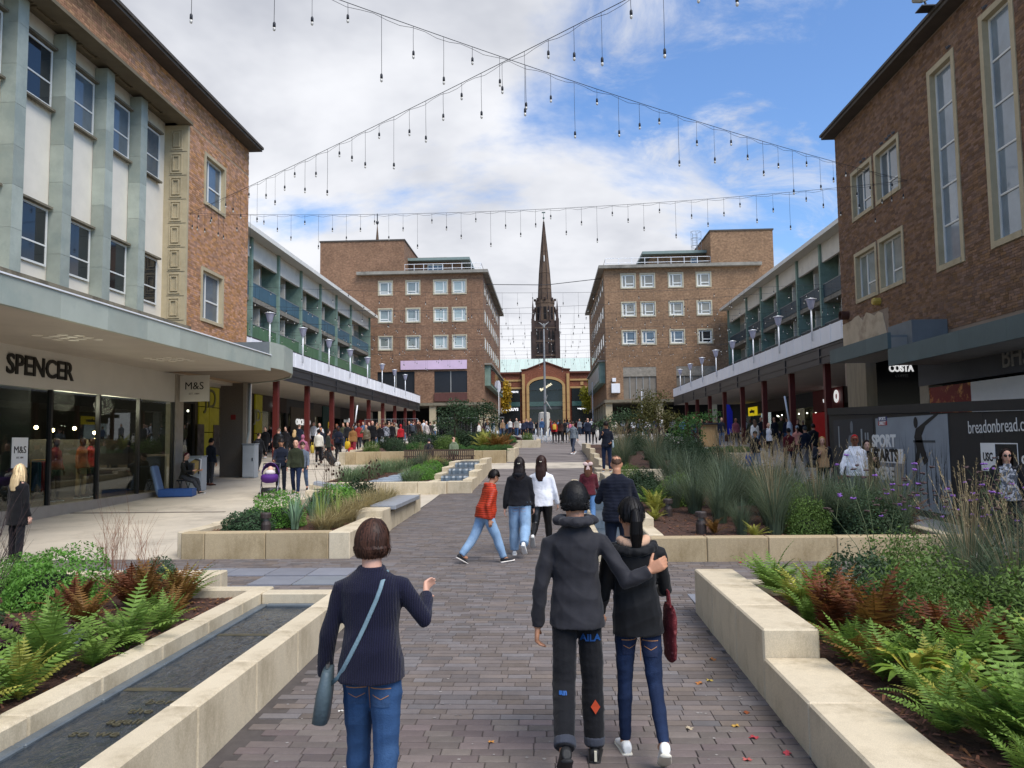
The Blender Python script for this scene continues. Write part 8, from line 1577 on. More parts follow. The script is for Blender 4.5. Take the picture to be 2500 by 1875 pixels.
def tree(lbl, x, y, z, h, r, n, m, trunk=.05, seed=0, leaf=.06, rz=None, group=None, name='small_tree'):
    t_ = thing(name, lbl, 'tree', (x, y, z), group); rg = random.Random(seed); mb = MB(); top = Vector((x, y, z+h*.7)); mb.tube([(x, y, z-.1), (x+.02, y, z+h*.35), tuple(top)], [trunk, trunk*.75, trunk*.3], 7); cl = []
    for i in range(9):
        a = rg.uniform(0, 6.28); s_ = Vector((x, y, z+h*rg.uniform(.25, .6))); e = Vector((x+r*rg.uniform(.4, .85)*math.cos(a), y+r*rg.uniform(.4, .85)*math.sin(a), z+h*rg.uniform(.45, .95))); mb.tube([tuple(s_), tuple(s_.lerp(e, .5)+Vector((0, 0, .1))), tuple(e)], [trunk*.5, trunk*.3, trunk*.1], 5); cl.append(e)
    mb.build('trunk', m_twig, t_); cl.append(Vector((x, y, z+h*.85))); V = []; A = []; rn = np.random.default_rng(seed); C_ = np.array([tuple(c_) for c_ in cl]); idx = rn.integers(0, len(cl), n); d = rn.normal(size=(n, 3)); d /= np.linalg.norm(d, axis=1)[:, None]; p = C_[idx]+d*(rn.random(n)**.5)[:, None]*np.array([r*.42, r*.42, h*.17])
    nn = rn.normal(size=(n, 3))+np.array([0, 0, .5]); nn /= np.linalg.norm(nn, axis=1)[:, None]; t = np.cross(nn, rn.normal(size=(n, 3))); t /= np.linalg.norm(t, axis=1)[:, None]; b = np.cross(nn, t); l = leaf*rn.uniform(.6, 1.3, n)[:, None]
    V = np.stack([p-t*l, p+b*l*.5, p+t*l, p-b*l*.5], 1).reshape(-1, 3); obj('crown', numesh('crown', V, np.arange(4*n).reshape(-1, 4), m, np.repeat(rn.random(n), 4)), t_)
tree('small leafy tree behind the bench', -5.2, 42.5, 1.8, 2.7, 1.3, 2600, LM['boxD'], seed=1); tree('second small tree right of the first behind the bench', -3.7, 44, 1.85, 2.4, 1.0, 1500, LM['dark'], seed=2); tree('yellow autumn tree left of the mall entrance', -7.9, 118, 3.0, 8.2, 2.0, 2600, leafmat('yellow', '#b3952b'), .12, 3, .22, name='street_tree'); tree('yellow green tree right of the mall entrance', 7.4, 118, 3.0, 8.4, 2.2, 2600, leafmat('yellowG', '#93932f'), .12, 4, .22, name='street_tree')
for i, (x, y, k, s_) in enumerate(((-3.5, 50.5, 'dark', 1.0), (-2.3, 50.5, 'purp', 1.8), (-1.4, 51, 'box', .9), (-4.6, 51.5, 'boxD', 1.3), (-5.6, 52, 'dark', 1.2))): shrub('low shrub in the small planter by the fountain, %s' % ('middle', 'purple', 'right', 'left', 'far left')[i], x, y, 2.1, k, s_)
# ---- right beds
def z6(y): return .47+(y-12.45)*.03
for i, (x, y, k, s_) in enumerate(((2.9, 17.6, 'box', (1.2, 1.1, 1.15)), (2.3, 18.6, 'boxD', .8), (4.9, 13.6, 'boxD', (1.2, 1.0, 1.2)), (5.5, 14.2, 'box', (1.1, 1, 1.1)), (5.0, 17.5, 'juni', (1.3, 1.3, 1.6)), (5.6, 19.2, 'juni', (1.4, 1.2, 1.7)), (5.2, 21, 'juni', (1.5, 1.3, 1.6)), (4.6, 22.6, 'dark', 1.2), (2.6, 21.2, 'boxD', 1.0), (4.3, 13.2, 'box', (.9, .8, 1.0)))): shrub(('rounded green shrub behind the mulch', 'leafy shrub on the channel wall', 'dark green shrub at the right of the grass bed', 'yellow green shrub behind the fern bed', 'spreading juniper near the woman in beige', 'spreading juniper beside the right pavement', 'spreading juniper at the back of the grass bed', 'dark shrub beside the back wall', 'shrub near the boy on the step', 'small leafed shrub at the end of the grass bed')[i], x, y, z6(y), k, s_)
for i, (x, y, s_) in enumerate(((3.75, 13.2, 1.15), (3.15, 14.6, 1.0), (4.0, 14.3, 1.25), (3.5, 15.5, 1.3), (4.3, 15.6, 1.3), (3.7, 16.8, 1.35), (4.55, 13.5, 1.15), (2.95, 16.0, 1.1), (4.2, 17.4, 1.35), (3.4, 18.8, 1.4), (4.3, 19.3, 1.4), (3.2, 20.4, 1.4))): grass('tall grey green grass clump of the grass bed, %s from the front' % ('first', 'second', 'third', 'fourth', 'fifth', 'sixth', 'seventh', 'eighth', 'ninth', 'tenth', 'eleventh', 'last')[i], x, y, z6(y), 'tall', s_, i % 2 == 0, 'tall grasses of the grass bed')
for i, (x, y, k, s_) in enumerate(((2.15, 16.0, 'fernY', .9), (2.2, 17.0, 'fern', 1.0), (2.0, 15.0, 'fernY', .6), (2.75, 13.2, 'fernB', .5), (4.9, 15.4, 'fernB', 1.2), (5.4, 16.2, 'fernR', 1.4), (5.8, 15.2, 'fernR', 1.4), (4.9, 16.6, 'fernY', 1.2), (5.9, 13.4, 'fernR', 1.2), (3.3, 12.75, 'fernY', .5))): fern(('yellow fern on the channel wall behind the couple', 'green fern on the channel wall', 'small yellow fern at the mulch edge', 'small fern beside the bollard light', 'golden fern among the right grasses', 'rust fern below the man in white', 'large rust fern at the right', 'yellow fern by the junipers', 'rust fern behind the purple flowers', 'tiny yellow fern at the wall')[i], x, y, z6(y), k, 12, s_)
def z7(y): return .95+(y-27.5)*.05
for i in range(16):
    x, y = ((2.7, 28.4), (3.8, 28.2), (5.0, 28.4), (6.0, 28.6), (2.8, 30.5), (4.2, 30.3), (5.6, 30.6), (3.0, 33), (4.6, 33), (6.0, 33.4), (3.4, 36), (5.2, 36), (6.6, 36.5), (4.2, 39), (6.0, 39.5), (5.0, 43))[i]; k = ('g', 'g', 'dark', 'dark', 'g', 'g', 'boxD', 'g', 'dark', 'boxD', 'dark', 'boxD', 'dark', 'boxD', 'dark', 'boxD')[i]; od = ('front left corner', 'front', 'front right', 'right corner', 'second row left', 'second row middle', 'second row right', 'third row left', 'third row middle', 'third row right', 'fourth row left', 'fourth row middle', 'fourth row right', 'fifth row left', 'fifth row right', 'far end')[i]
    if k == 'g': grass('tall grass in the shrub bed by the right arcade, '+od, x, y, z7(y), 'tall', 1.35, True, 'tall grasses of the shrub bed')
    else: shrub('dense shrub in the bed by the right arcade, '+od, x, y, z7(y), k, (1.5, 1.4, 1.6), group='shrubs of the bed by the right arcade')
tree('bushy tree with reddish top in the right bed', 5.3, 37.5, 1.5, 3.0, 1.7, 2600, leafmat('russet', '#5c5a30'), seed=6, leaf=.06); tree('spreading bush left of the reddish tree', 4.0, 40, 1.6, 2.2, 1.6, 2000, LM['boxD'], seed=7, leaf=.06); tree('dark bush at the right end of the shrub bed', 6.4, 33.5, 1.3, 1.9, 1.2, 1800, LM['juni'], seed=8, leaf=.05)
for i, (x, y) in enumerate(((7.9, 37), (8.8, 37.2), (9.4, 38), (8.2, 38.6), (9.2, 39.6))): shrub('spreading ground cover in the low arcade planter, %s' % ('front left', 'front middle', 'front right', 'back left', 'back right')[i], x, y, 1.38, 'juni', (1.2, 1, 1), group='ground cover of the low arcade planter')
# ---- fallen leaves on the paving
lf_ = {}
def leafshape(col):
    if col not in lf_:
        mb = MB(); n = 11; ring_ = []
        for i in range(2*n): a = 2*math.pi*i/(2*n); rr = (.04 if i % 2 else .024)*(1.2 if i in (5, 6, 7) else 1); ring_.append((rr*math.cos(a), rr*math.sin(a), .004+.008*math.sin(3*a)))
        mb.v = [(0, 0, .002)]+ring_; mb.f = [(0, 1+i, 1+(i+1) % (2*n)) for i in range(2*n)]; mb.m = [0]*(2*n); lf_[col] = mb.mesh('leaf', mat('dead_'+col, col, .7, .2, 30))
    return lf_[col]
for i, (x, y, c_) in enumerate(((-.42, 5.35, '#c98a3c'), (-.55, 4.35, '#9a2430'), (1.2, 6.55, '#a86a32'), (1.3, 6.62, '#b39a44'), (1.42, 5.9, '#8a4a26'), (1.28, 5.65, '#b08a3a'), (1.36, 5.45, '#a83a40'), (1.5, 5.2, '#b0404a'), (1.22, 5.1, '#a8504a'), (1.05, 4.8, '#9a2a3a'), (.75, 5.45, '#b0642c'), (1.5, 4.1, '#8a5a2a'), (1.12, 4.62, '#c09a4a'), (1.4, 4.9, '#6b4a30'), (.95, 5.6, '#b5a58a'), (2.9, 12.1, '#a83a2a'), (.3, 4.6, '#c9c5bd'), (1.45, 7.2, '#8a5a30'), (-1.6, 5.9, '#c9c5bd'))):
    t_ = obj('fallen_leaf', leafshape(c_), None, M=T(x, y, g(y)+.018, i*1.3, rng.uniform(.5, .95)), label='%s fallen leaf %s' % ({'#c98a3c': 'orange', '#9a2430': 'crimson', '#a86a32': 'tan brown', '#b39a44': 'mustard', '#8a4a26': 'russet', '#b08a3a': 'ochre', '#a83a40': 'rose red', '#b0404a': 'pink red', '#a8504a': 'dull red', '#9a2a3a': 'deep crimson', '#b0642c': 'amber', '#8a5a2a': 'large brown', '#c09a4a': 'pale yellow', '#6b4a30': 'dark brown', '#b5a58a': 'pale buff', '#a83a2a': 'brick red', '#c9c5bd': 'whitish', '#8a5a30': 'light brown'}[c_], 'on the paving behind the woman in navy' if x < -.3 else 'by the feet of the couple' if x < 1 else 'on the paving beside the right wall' if y < 10 else 'below the granite planter wall'), cat='leaf', group='fallen leaves on the paving')
# ================================================================ festoon lights
m_wire = mat('festoon_wire', '#24262c', .6, 0); m_bulb = mat('bulb_glass', '#c8c3b8', .1, .02, spec=.8)
def pendant(l):
    mb = MB(); mb.tube([(0, 0, 0), (.004, 0, -l*.5), (0, .003, -l)], .0042, 4); mb.lathe([(.010, -l), (.022, -l-.02), (.024, -l-.08), (.018, -l-.085)], n=8); c_ = mb.mesh('cord', m_wire, True)
    mb = MB(); mb.ell((0, 0, -l-.12), (.024, .024, .034), 8, 6); return c_, mb.mesh('bulb', m_bulb, True)
PD = {l: pendant(l) for l in (.2, .45, .75, 1.05)}
def festoon(lbl, A, B, sag, step, sub=True, thick=.0065, start=.3):
    A, B = Vector(A), Vector(B); L_ = (B-A).length; n = 24; t_ = thing('festoon_string', lbl, 'string lights', tuple(A), 'festoon strings over the precinct')
    f_ = lambda t: A.lerp(B, t)-Vector((0, 0, sag*4*t*(1-t)))
    mb = MB(); mb.tube([f_(i/n) for i in range(n+1)], thick, 5); mb.build('cable', m_wire, t_)
    if sub: mb = MB(); mb.tube([f_(i/120)+Vector((0, 0, -.05+.03*math.sin(i*1.7))) for i in range(121)], thick*.7, 4); mb.build('feed_wire', m_wire, t_)
    s_ = start; seq = (.45, .2, .75, .45, 1.05, .2, .45, .75, .2, 1.05, .45, .75); k = 0
    while s_ < L_-.2:
        p = f_(s_/L_); c_, b_ = PD[seq[k % len(seq)]]; o_ = obj('pendant', c_, t_, M=T(*p, rng.uniform(0, 6)))
        if sub: bo_ = obj('bulb', b_, o_); bo_.matrix_parent_inverse = Matrix.Identity(4)
        else: obj('bulb', b_, t_, M=T(*p))
        s_ += step; k += 1
AL, AR_ = (-12.55, 26.12, 10.25), (11.1, 23.62, 9.9)
festoon('string of lights from the left store rising to the upper right', AL, (11.1, 1.5, 8.5), .25, .62); festoon('string of lights from the right store rising to the upper left', AR_, (-12.55, 5.0, 10.0), .5, .62); festoon('nearest level string of lights between the two stores', AL, AR_, .4, .5)
for i, (Y, dz) in enumerate(((36, 0), (39.9, 0), (42, 0), (46, 0), (47.8, 0), (50.7, 0), (53.1, 0), (57.3, 0), (59.6, 0), (62, 0), (65, 0))):
    sk = (1.5, -2.2, 2.0, -1.0)[i % 4]; festoon('level string of lights between the terraces, %s from the camera' % ('first', 'second', 'third', 'fourth', 'fifth', 'sixth', 'seventh', 'eighth', 'ninth', 'tenth', 'last')[i], (-18.9, Y-sk, 9.75), (18.9, Y+sk, 9.75), .7, .72 if i < 5 else .95, False, .007)
t_ = thing('overhead_cable', 'single plain cable strung between the two tower blocks', 'cable', (0, 84, 19)); mb = MB(); mb.tube([(-6.9, 86, 19.8), (0, 86, 19.6), (6.3, 86, 20.2)], .04, 5); mb.build('cable', m_wire, t_)
# ================================================================ bench
bn_ = thing('park_bench', 'dark slatted timber bench facing away in front of the planter', 'bench', (-5, 35.2, 1)); zg = g(35.2)
for i in range(34): mb = MB(); x = -6.6+i*.0945; mb.box(x, x+.062, 35.02, 35.06, zg+.2, zg+.74); mb.build('slat', m_wood_dark, bn_)
for i in range(4): mb = MB(); mb.box(-6.65, -3.42, 35.1+i*.12, 35.19+i*.12, zg+.40, zg+.44); mb.build('seat_slat', m_wood_dark, bn_)
mb = MB(); mb.box(-6.66, -3.41, 35.062, 35.10, zg+.66, zg+.72); mb.box(-6.66, -3.41, 35.062, 35.1, zg+.24, zg+.30); mb.build('rail', m_wood_dark, bn_)
for x in (-6.5, -5.0, -3.55): mb = MB(); mb.box(x, x+.07, 35.1, 35.55, zg, zg+.4); mb.build('leg', m_leadblk, bn_)
person('man in green hooded jacket sitting on the slatted bench', -4.35, 35.35, 1.72, R(25), '#6f7a62', '#3a3c40', ('short', '#3a2a1f'), 'fair', dict(LL=(80, 80), RL=(76, 80), lean=8, sit=.52, headpitch=15, headyaw=-60), 'lo', hood='down', z=zg-.02)
person('person in dark round hat sitting on the slatted bench', -5.55, 35.35, 1.68, R(-5), '#23242a', '#2a2b30', ('none', '#2a201a'), 'fair', dict(LL=(80, 80), RL=(76, 80), lean=14, sit=.50, headpitch=30), 'lo', hood='up', z=zg-.02)
# ================================================================ cabinets, busker, pushchair, trolley
def cabinet(lbl, x, y, w=.42, d=.38, h=1.25):
    t_ = thing('street_cabinet', lbl, 'cabinet', (x, y, g(y)), 'grey street cabinets'); z = g(y); mb = MB(); mb.cbox(x-w/2, x+w/2, y-d/2, y+d/2, z, z+h, .015); mb.build('case', mat('cabinet_grey', '#9aa0a5', .5, .06), t_); mb = MB(); mb.box(x-w/2+.03, x+w/2-.03, y-d/2-.012, y-d/2-.001, z+.06, z+h-.06); dr = mb.build('door', mat('cabinet_door', '#b3b9be', .5, .06), t_); mb = MB(); mb.box(x+w/2-.1, x+w/2-.06, y-d/2-.03, y-d/2-.013, z+h*.5, z+h*.6); mb.build('handle', m_leadblk, dr); mb = MB(); mb.box(x-w/2-.02, x+w/2+.02, y-d/2-.02, y+d/2+.02, z+h+.001, z+h+.03); mb.build('lid', mat('cabinet_grey', '#9aa0a5'), t_)
cabinet('grey street cabinet against the aggregate column', -12.05, 30.7, .5, .45, 1.35); cabinet('grey street cabinet behind the busker', -11.95, 25.75, .5, .42, 1.15)
by, bx = 24.95, -12.0; zbk = g(by)
st = thing('stool', 'small dark folding stool under the busker', 'stool', (bx, by, zbk)); mb = MB(); mb.cbox(bx-.18, bx+.18, by-.18, by+.18, zbk+.40, zbk+.45, .01); mb.build('seat', m_leadblk, st)
for sx_ in (-1, 1): mb = MB(); mb.tube([(bx+sx_*.15, by-.15, zbk), (bx+sx_*.15, by+.15, zbk+.4)], .012, 6); mb.build('leg', m_leadblk, st); mb = MB(); mb.tube([(bx+sx_*.12, by+.15, zbk), (bx+sx_*.12, by-.15, zbk+.4)], .012, 6); mb.build('leg', m_leadblk, st)
person('busker in maroon beanie seated playing an accordion', bx, by, 1.72, R(-95), '#2b2a26', '#3a3b3e', ('none', '#5a5048'), 'fair', dict(LL=(78, 66), RL=(72, 40), lean=4, sit=.53, LA=(30, 14, 70, 20), RA=(34, 14, 66, 20), headpitch=8), 'mid', beanie='#4a1824', z=zbk-.01)
ac = thing('accordion', 'black and cream accordion held by the seated busker', 'accordion', (bx+.35, by, zbk+.8)); Ma = T(bx+.33, by-.02, zbk+.86, R(-95), 1, R(-12), R(18))
mb = MB(); mb.cbox(-.24, -.13, -.1, .1, -.2, .2, .02); obj('keyboard_case', mb.mesh('keyboard_case', m_leadblk), ac, M=Ma); mb = MB(); mb.cbox(.12, .23, -.1, .1, -.2, .2, .02); obj('bass_case', mb.mesh('bass_case', m_leadblk), ac, M=Ma)
for i in range(6): mb = MB(); mb.cbox(-.125+i*.041, -.125+i*.041+.036, -.095, .095, -.19, .19, .008); obj('bellows_fold', mb.mesh('bellows_fold', mat('bellows_gold', '#8f7a45', .5, .2, 20)), ac, M=Ma)
for i in range(12): mb = MB(); mb.box(-.31, -.245, .02, .09, -.19+i*.032, -.19+i*.032+.029); obj('key', mb.mesh('key', m_white), ac, M=Ma)
cs = thing('instrument_case', 'open blue accordion case at the feet of the busker', 'case', (-11.9, 23.95, g(24))); zc = g(24); m_case = mat('case_blue', '#2c4f87', .6, .1, 8); mb = MB()
for (x0, x1, y0, y1) in ((-.5, .5, -.3, -.27), (-.5, .5, .27, .3), (-.5, -.47, -.27, .27), (.47, .5, -.27, .27)): mb.box(x0, x1, y0, y1, 0, .24)
mb.box(-.5, .5, -.3, .3, -.001, .03); obj('case_base', mb.mesh('case_base', m_case), cs, M=T(-11.75, 24.0, zc, R(12))); mb = MB(); mb.cbox(-.06, .06, -.3, .3, 0, .95, .04); obj('case_lid', mb.mesh('case_lid', mat('case_lining', '#6b7f9a', .8, .1, 6)), cs, M=T(-12.25, 23.93, zc+.05, R(12), 1, 0, R(-14)))
# pushchair
pcx, pcy = -8.55, 23.35; zp = g(pcy); pc = thing('pushchair', 'purple pushchair with black wheels on the left pavement', 'pushchair', (pcx, pcy, zp)); m_purp = mat('pram_purple', '#4c1f73', .7, .1, 10, .3, 30); m_fr = mat('pram_frame', '#8d8f96', .35, 0, metal=.7)
Mp = T(pcx, pcy, zp, R(14)); 
def pp(name, mb, m, smooth=False, par=pc): me = mb.mesh(name, m, smooth); me.transform(Mp); return obj(name, me, par)
for s in (-1, 1):
    for (y, r) in ((-.38, .10), (.36, .15)):
        mb = MB(); n = 18; mb.loft([[(s*.26+dx, y+rr*math.cos(2*math.pi*i/n), r+rr*math.sin(2*math.pi*i/n)) for i in range(n)] for dx, rr in ((-.02, r*.72), (-.025, r*.9), (0, r), (.025, r*.9), (.02, r*.72))], True); w_ = pp('wheel', mb, mat('tyre_black', '#17181a', .8, .05), True); mb = MB(); mb.tube([(s*.26-.03, y, r), (s*.26+.03, y, r)], r*.35, 10); pp('hub', mb, mat('hub_white', '#c9c9c9', .4, 0), True, w_)
    mb = MB(); mb.tube([(s*.25, -.38, .12), (s*.25, .05, .48), (s*.25, .55, 1.02)], .014, 8); pp('frame_bar', mb, m_fr, True); mb = MB(); mb.tube([(s*.25, .36, .16), (s*.25, .0, .5)], .014, 8); pp('frame_bar', mb, m_fr, True)
mb = MB(); mb.tube([(-.25, .55, 1.02), (0, .57, 1.04), (.25, .55, 1.02)], .02, 8); pp('handlebar', mb, m_leadblk, True)
mb = MB(); mb.loft([ring(Vector((0, -.08, z)), Vector((1, 0, 0)), Vector((0, 1, 0)), w, d, 16, 2.6) for z, w, d in ((.46, .12, .2), (.5, .22, .32), (.6, .26, .38), (.68, .25, .38), (.72, .2, .3))]); pp('seat_cover', mb, m_purp, True)
mb = MB(); n = 10; V = [[(.26*math.cos(math.pi*j/12), .18+.30*math.sin(a)*.9-.05, .72+.36*math.sin(math.pi*j/12)*math.cos(a*.6)) for j in range(13)] for a in [R(-10+100*i/6) for i in range(7)]]; vs = [p for r_ in V for p in r_]; mb.add(vs, [(i*13+j, i*13+j+1, (i+1)*13+j+1, (i+1)*13+j) for i in range(6) for j in range(12)]); o_ = pp('hood', mb, m_purp, True); o_.modifiers.new('t', 'SOLIDIFY').thickness = .01
mb = MB(); mb.loft([ring(Vector((0, .02, z)), Vector((1, 0, 0)), Vector((0, 1, 0)), w, d, 12, 3) for z, w, d in ((.16, .18, .22), (.18, .21, .27), (.3, .23, .3))]); pp('basket', mb, m_leadblk, True)
mb = MB(); mb.ell((0, .12, .86), (.09, .09, .1), 12, 8); bb = thing('baby', 'baby lying in the purple pushchair', 'baby', (pcx, pcy, zp+.8)); me = mb.mesh('head', mat('skin_pale', SKIN['pale']), True); me.transform(Mp); obj('head', me, bb); mb = MB(); mb.ell((0, .02, .76), (.16, .2, .1), 12, 8); me = mb.mesh('blanket', mat('blanket_white', '#cfc6c2', .9, .1, 8), True); me.transform(Mp); obj('blanket', me, bb)
# shopping trolley bag
tx, ty = at(826, 36.2), 36.0-.55; zt_ = g(ty); tb = thing('shopping_trolley', 'black wheeled shopping trolley bag tilted behind the woman', 'trolley', (tx, ty, zt_)); mb = MB(); mb.cbox(-.17, .17, -.13, .13, .08, .75, .05); obj('bag_body', mb.mesh('bag_body', mat('bag_#17181c', '#17181c', .7, .1, 10)), tb, M=T(tx, ty, zt_+.05, 0, 1, 0, R(-38)))
for s in (-1, 1): mb = MB(); mb.loft([[(.1*r*math.cos(2*math.pi*i/14), d, .1*r*math.sin(2*math.pi*i/14)) for i in range(14)] for d, r in ((-.02, .8), (0, 1), (.02, .8))]); obj('wheel', mb.mesh('wheel', mat('trolley_wheel', '#cfcac0', .5, .05)), tb, M=T(tx+.1, ty+s*.16, zt_+.1))
mb = MB(); mb.tube([(tx-.35, ty, zt_+.55), (tx-.62, ty+.2, zt_+.85)], .012, 6); mb.build('handle', m_leadblk, tb)
# bags held by people
pbag('yellow carrier bag beside the woman in the floral dress', 'bag', at(845, 41), 41, g(41)+.42, .16, .08, .42, '#c9a51c'); pbag('red carrier bag beside the woman in the floral dress', 'bag', at(853, 40.7), 40.7, g(40.7)+.1, .15, .1, .42, '#b02a2c'); pbag('dark teal carrier bag on the ground by the floral dress', 'bag', at(848, 40.5), 40.5, g(40.5), .2, .12, .3, '#2c4f4a', False); pbag('blue carrier bag held by the woman in black jacket', 'bag', at(1817, 30.3), 30.3, g(30.3)+.28, .13, .05, .42, '#23479a'); pbag('black shoulder bag of the blonde woman in cardigan', 'bag', at(1968, 22), 22, g(22)+.85, .17, .08, .2, '#141416'); pbag('white tote bag at the right of the far group', 'bag', at(1457, 52), 51.8, g(52)+.5, .12, .05, .5, '#c9c4bb'); pbag('white carrier bag in the left crowd', 'bag', at(931, 46.8), 46.8, g(47)+.4, .12, .08, .35, '#cfcfcf'); pbag('yellow bag beside the person in cream jacket', 'bag', at(757, 36.3), 36.3, g(36.3)+.55, .09, .06, .38, '#c2a83a')
# wooden kiosk and blue flag under the right arcade
kx = at(1730, 47.5); kz = g(47.5); kk_ = thing('wooden_kiosk', 'small wooden kiosk counter under the right arcade', 'kiosk', (kx, 47.5, kz)); mb = MB(); mb.cbox(kx-.55, kx+.55, 47.2, 47.8, kz, kz+1.35, .02); mb.build('body', mat('kiosk_wood', '#a5865c', .7, .15, 3, vscale=(8, 8, .6)), kk_); mb = MB(); mb.box(kx-.75, kx+.75, 47.0, 48.0, kz+1.352, kz+1.45); mb.build('top', m_leadblk, kk_)
fx = at(1769, 50); ff = thing('feather_flag', 'royal blue feather flag under the right arcade', 'flag', (fx, 50, g(50))); mb = MB(); mb.tube([(fx, 50, g(50)), (fx, 50, g(50)+2.6)], .02, 6); mb.build('pole', m_leadblk, ff); mb = MB(); mb.extr([(fx+.02, g(50)+.6), (fx+.35, g(50)+.8), (fx+.38, g(50)+2.1), (fx+.2, g(50)+2.55), (fx+.02, g(50)+2.6)], 'y', 49.985, 50.0); mb.build('cloth', mat('flag_blue', '#1a22a8', .6, .1, 4), ff)
for (sgn, XC, y) in ((-1, -13.4, 53.36), (1, 12.1, 39.92)): 
    pw = thing('wrapped_pole', 'white wrapped prop leaning on a red arcade column, %s side' % ('left' if sgn < 0 else 'right'), 'prop', (XC, y, g(y))); xx = XC+sgn*.1; z0 = g(y); mb = MB(); mb.tube([(xx, y-.25, z0), (xx, y-.22, z0+1.4), (xx-sgn*.02, y-.2, z0+1.6)], [.16, .15, .08], 8); mb.build('wrap', mat('wrap_white', '#c9cbd0', .6, .1, 4, .3, 20), pw, True); mb = MB(); mb.tube([(xx, y-.2, z0+1.5), (xx-sgn*.18, y-.18, z0+2.9)], .05, 6); mb.build('prop_bar', m_white, pw, True)
# fountain jets, phoenix column, fencing, far posts
ft = thing('fountain', 'white fountain jets on the upper path', 'fountain', (0, 58, g(58))); r = random.Random(5)
for i, (u, h) in enumerate(((1214, .9), (1206, 1.6), (1308, 1.0), (1322, 1.1), (1334, .8), (1318, .5), (1330, .5), (1476, .9), (1493, .7), (1200, 1.0), (1300, .6), (1344, .5), (1470, .6))):
    Y = 57+r.uniform(-1.5, 2); x = at(u, Y); z0 = g(Y); mb = MB(); mb.tube([(x, Y, z0), (x+.01, Y, z0+h*.5), (x+.02, Y, z0+h*.85), (x+.02, Y, z0+h)], [.05, .035, .06, .02], 7); mb.build('jet', m_foam, ft, True); mb = MB()
    for k in range(26): a = r.uniform(0, 6.28); q = r.uniform(.04, .16); zz2 = z0+r.uniform(0, h*.8); mb.tube([(x+q*math.cos(a), Y+q*math.sin(a), zz2), (x+q*1.1*math.cos(a), Y+q*math.sin(a), zz2+.09)], [.012, .006], 4)
    mb.build('spray', m_foam, ft, kind='stuff')
pcl = thing('monument_column', 'tall tapering grey column with a bird on top in the square', 'column', (-.35, 74, g(74))); zc = g(74); cxp = at(1332, 74); mb = MB(); mb.lathe([(.15, 0), (.13, 3), (.09, 8), (.06, 10.4)], (cxp, 74, zc), 12); mb.build('shaft', mat('column_grey', '#7d7f80', .7, .1, 2), pcl, True); mb = MB(); mb.ell((cxp, 74, zc+10.7), (.12, .1, .25), 8, 6); mb.tube([(cxp, 74, zc+10.7), (cxp-.5, 74, zc+11.1)], [.1, .02], 6); mb.tube([(cxp, 74, zc+10.7), (cxp+.5, 74, zc+11.1)], [.1, .02], 6); mb.build('bird', mat('bird_bronze', '#8b8a86', .6, .1), pcl); mb = MB(); mb.tube([(cxp+.1, 73.8, zc+3.4), (cxp+.6, 73.7, zc+2.6)], [.09, .02], 6); mb.tube([(cxp-.05, 73.8, zc+3.2), (cxp+.25, 73.7, zc+4.0)], [.08, .02], 6); mb.build('figure', mat('bird_bronze', '#8b8a86'), pcl); mb = MB(); mb.lathe([(.7, 0), (.6, 1.3), (.55, 2.3), (.3, 2.4)], (cxp-.1, 76, g(76)), 8); mb.build('plinth', mat('plinth_pale', '#b9b5ab', .8, .1), pcl)
for i, (u, Y) in enumerate(((1219, 96), (1448, 96), (1567, 76))):
    x = at(u, Y); t_ = thing('flag_pole', ('thin pale pole at the corner of the left tower', 'thin pale pole at the corner of the right tower', 'thin pale pole among the right tower columns')[i], 'pole', (x, Y, g(Y))); mb = MB(); mb.tube([(x, Y, g(Y)), (x, Y, g(Y)+(6.5, 6.5, 4.5)[i])], .06, 6); mb.build('pole', m_white, t_)
    if i == 0: mb = MB(); mb.ell((x, Y, g(Y)+6.1), (.28, .05, .8), 8, 6); mb.build('pennant', mat('pennant_pale', '#cfd0dc', .6, .05), t_)
for sx_ in (0, 1):
    fc = thing('barrier_fence', ('steel mesh barrier behind the left crowd', 'steel mesh barrier behind the small trees')[sx_], 'fence', (-10+4*sx_, 57, g(57))); x0, x1, Y = ((-13, -9.2, 54), (-8.5, -3.4, 59))[sx_]; z0 = g(Y)
    for k in range(2): mb = MB(); a, b = x0+(x1-x0)*k/2+.02, x0+(x1-x0)*(k+1)/2-.02; mb.tube([(a, Y, z0), (a, Y, z0+1.9), (b, Y, z0+1.9), (b, Y, z0)], .02, 5); mb.build('frame', mat('fence_steel', '#a5a8aa', .4, .05, metal=.5), fc)
    mb = MB()
    for k in range(int((x1-x0)/.12)): mb.tube([(x0+k*.12, Y, z0+.1), (x0+k*.12, Y, z0+1.9)], .005, 3)
    mb.build('mesh_wire', mat('fence_steel', '#a5a8aa'), fc, kind='stuff')
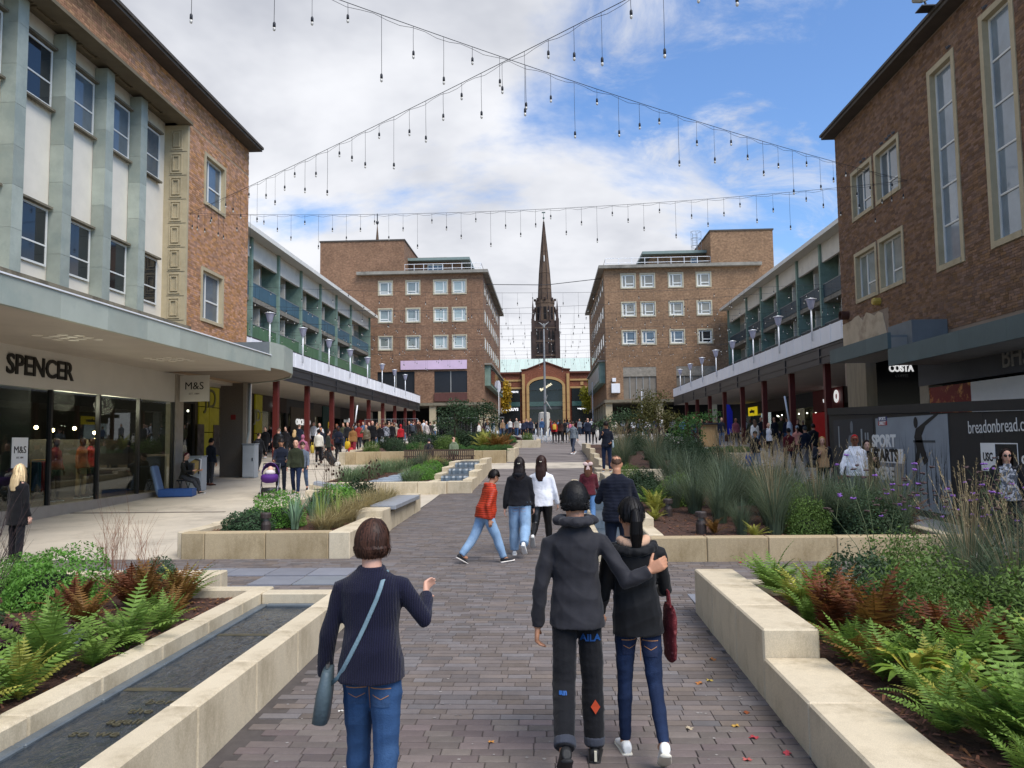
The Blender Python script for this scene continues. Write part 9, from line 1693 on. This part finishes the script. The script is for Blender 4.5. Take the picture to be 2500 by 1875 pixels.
# shop window: mannequins and rack
def mannequin(lbl, x, y, H, rot, tp, bt, hr): person(lbl, x, y, H, R(rot), tp, bt, hr, 'dark', dict(STAND), 'lo', z=.6)
def mann2(lbl, *a):
    before = set(o.name for o in bpy.data.objects); mannequin(lbl, *a); 
    for o in bpy.data.objects:
        if o.name not in before and o.parent is None and o.get('category') == 'person': o.name = 'mannequin'; o['category'] = 'mannequin'
mann2('mannequin in plaid orange shirt and beige trousers in the shop window', -13.5, 21.75, 1.75, -90, '#8a4a2a', '#a08a66', ('short', '#15110f')); mann2('mannequin in red jacket and dark trousers in the shop window', -13.6, 22.35, 1.76, -80, '#a31c14', '#1c222c', ('short', '#15110f')); mann2('mannequin in red scarf and dark coat in the shop window', -13.5, 20.55, 1.74, -95, '#6a1614', '#23262b', ('short', '#15110f'))
rk = thing('clothes_rack', 'clothes rack with red and teal garments in the shop window', 'rack', (-13.7, 19.9, .6)); mb = MB(); mb.tube([(-13.6, 19.7, .6), (-13.6, 19.7, 1.75), (-13.6, 20.3, 1.75), (-13.6, 20.3, .6)], .02, 6); mb.build('frame', mat('rack_wood', '#b0884a', .6, .1), rk)
for i, c_ in enumerate(('#123a44', '#16434f', '#7a1c1c', '#7a1c1c', '#8a2420')): mb = MB(); mb.cbox(-13.75, -13.45, 19.76+i*.1, 19.83+i*.1, .9, 1.7, .02); mb.build('garment', mat('garment_'+c_, c_, .8, .15, 6), rk)
# pigeons on the window heads of the right store
for i, (y, z) in enumerate(((26.9, 11.72), (27.2, 11.72), (24.6, 11.72), (25.1, 11.72), (25.5, 11.72), (24.9, 11.74), (21.1, 12.72), (19.3, 12.82))):
    t_ = thing('pigeon', 'grey pigeon on a window head, right store, %s' % ('far window', 'corner of the far window', 'near end of the second window', 'middle of the second window', 'far end of the second window', 'close beside the middle one', 'tall window', 'nearest tall window')[i], 'pigeon', (XR-.03, y, z), 'pigeons on the right store'); mb = MB(); x = XR-.0; mb.tube([(x, y-.14, z+.05), (x, y-.05, z+.075), (x, y+.06, z+.085), (x, y+.10, z+.12)], [.015, .05, .05, .022], 8); mb.ell((x, y+.115, z+.145), (.026, .032, .028), 8, 6); mb.tube([(x, y+.14, z+.142), (x, y+.165, z+.135)], [.008, .002], 5); mb.build('body', mat('pigeon_grey', '#44474f', .7, .2, 30), t_, True)
bpy.data.scenes.remove(TMP)
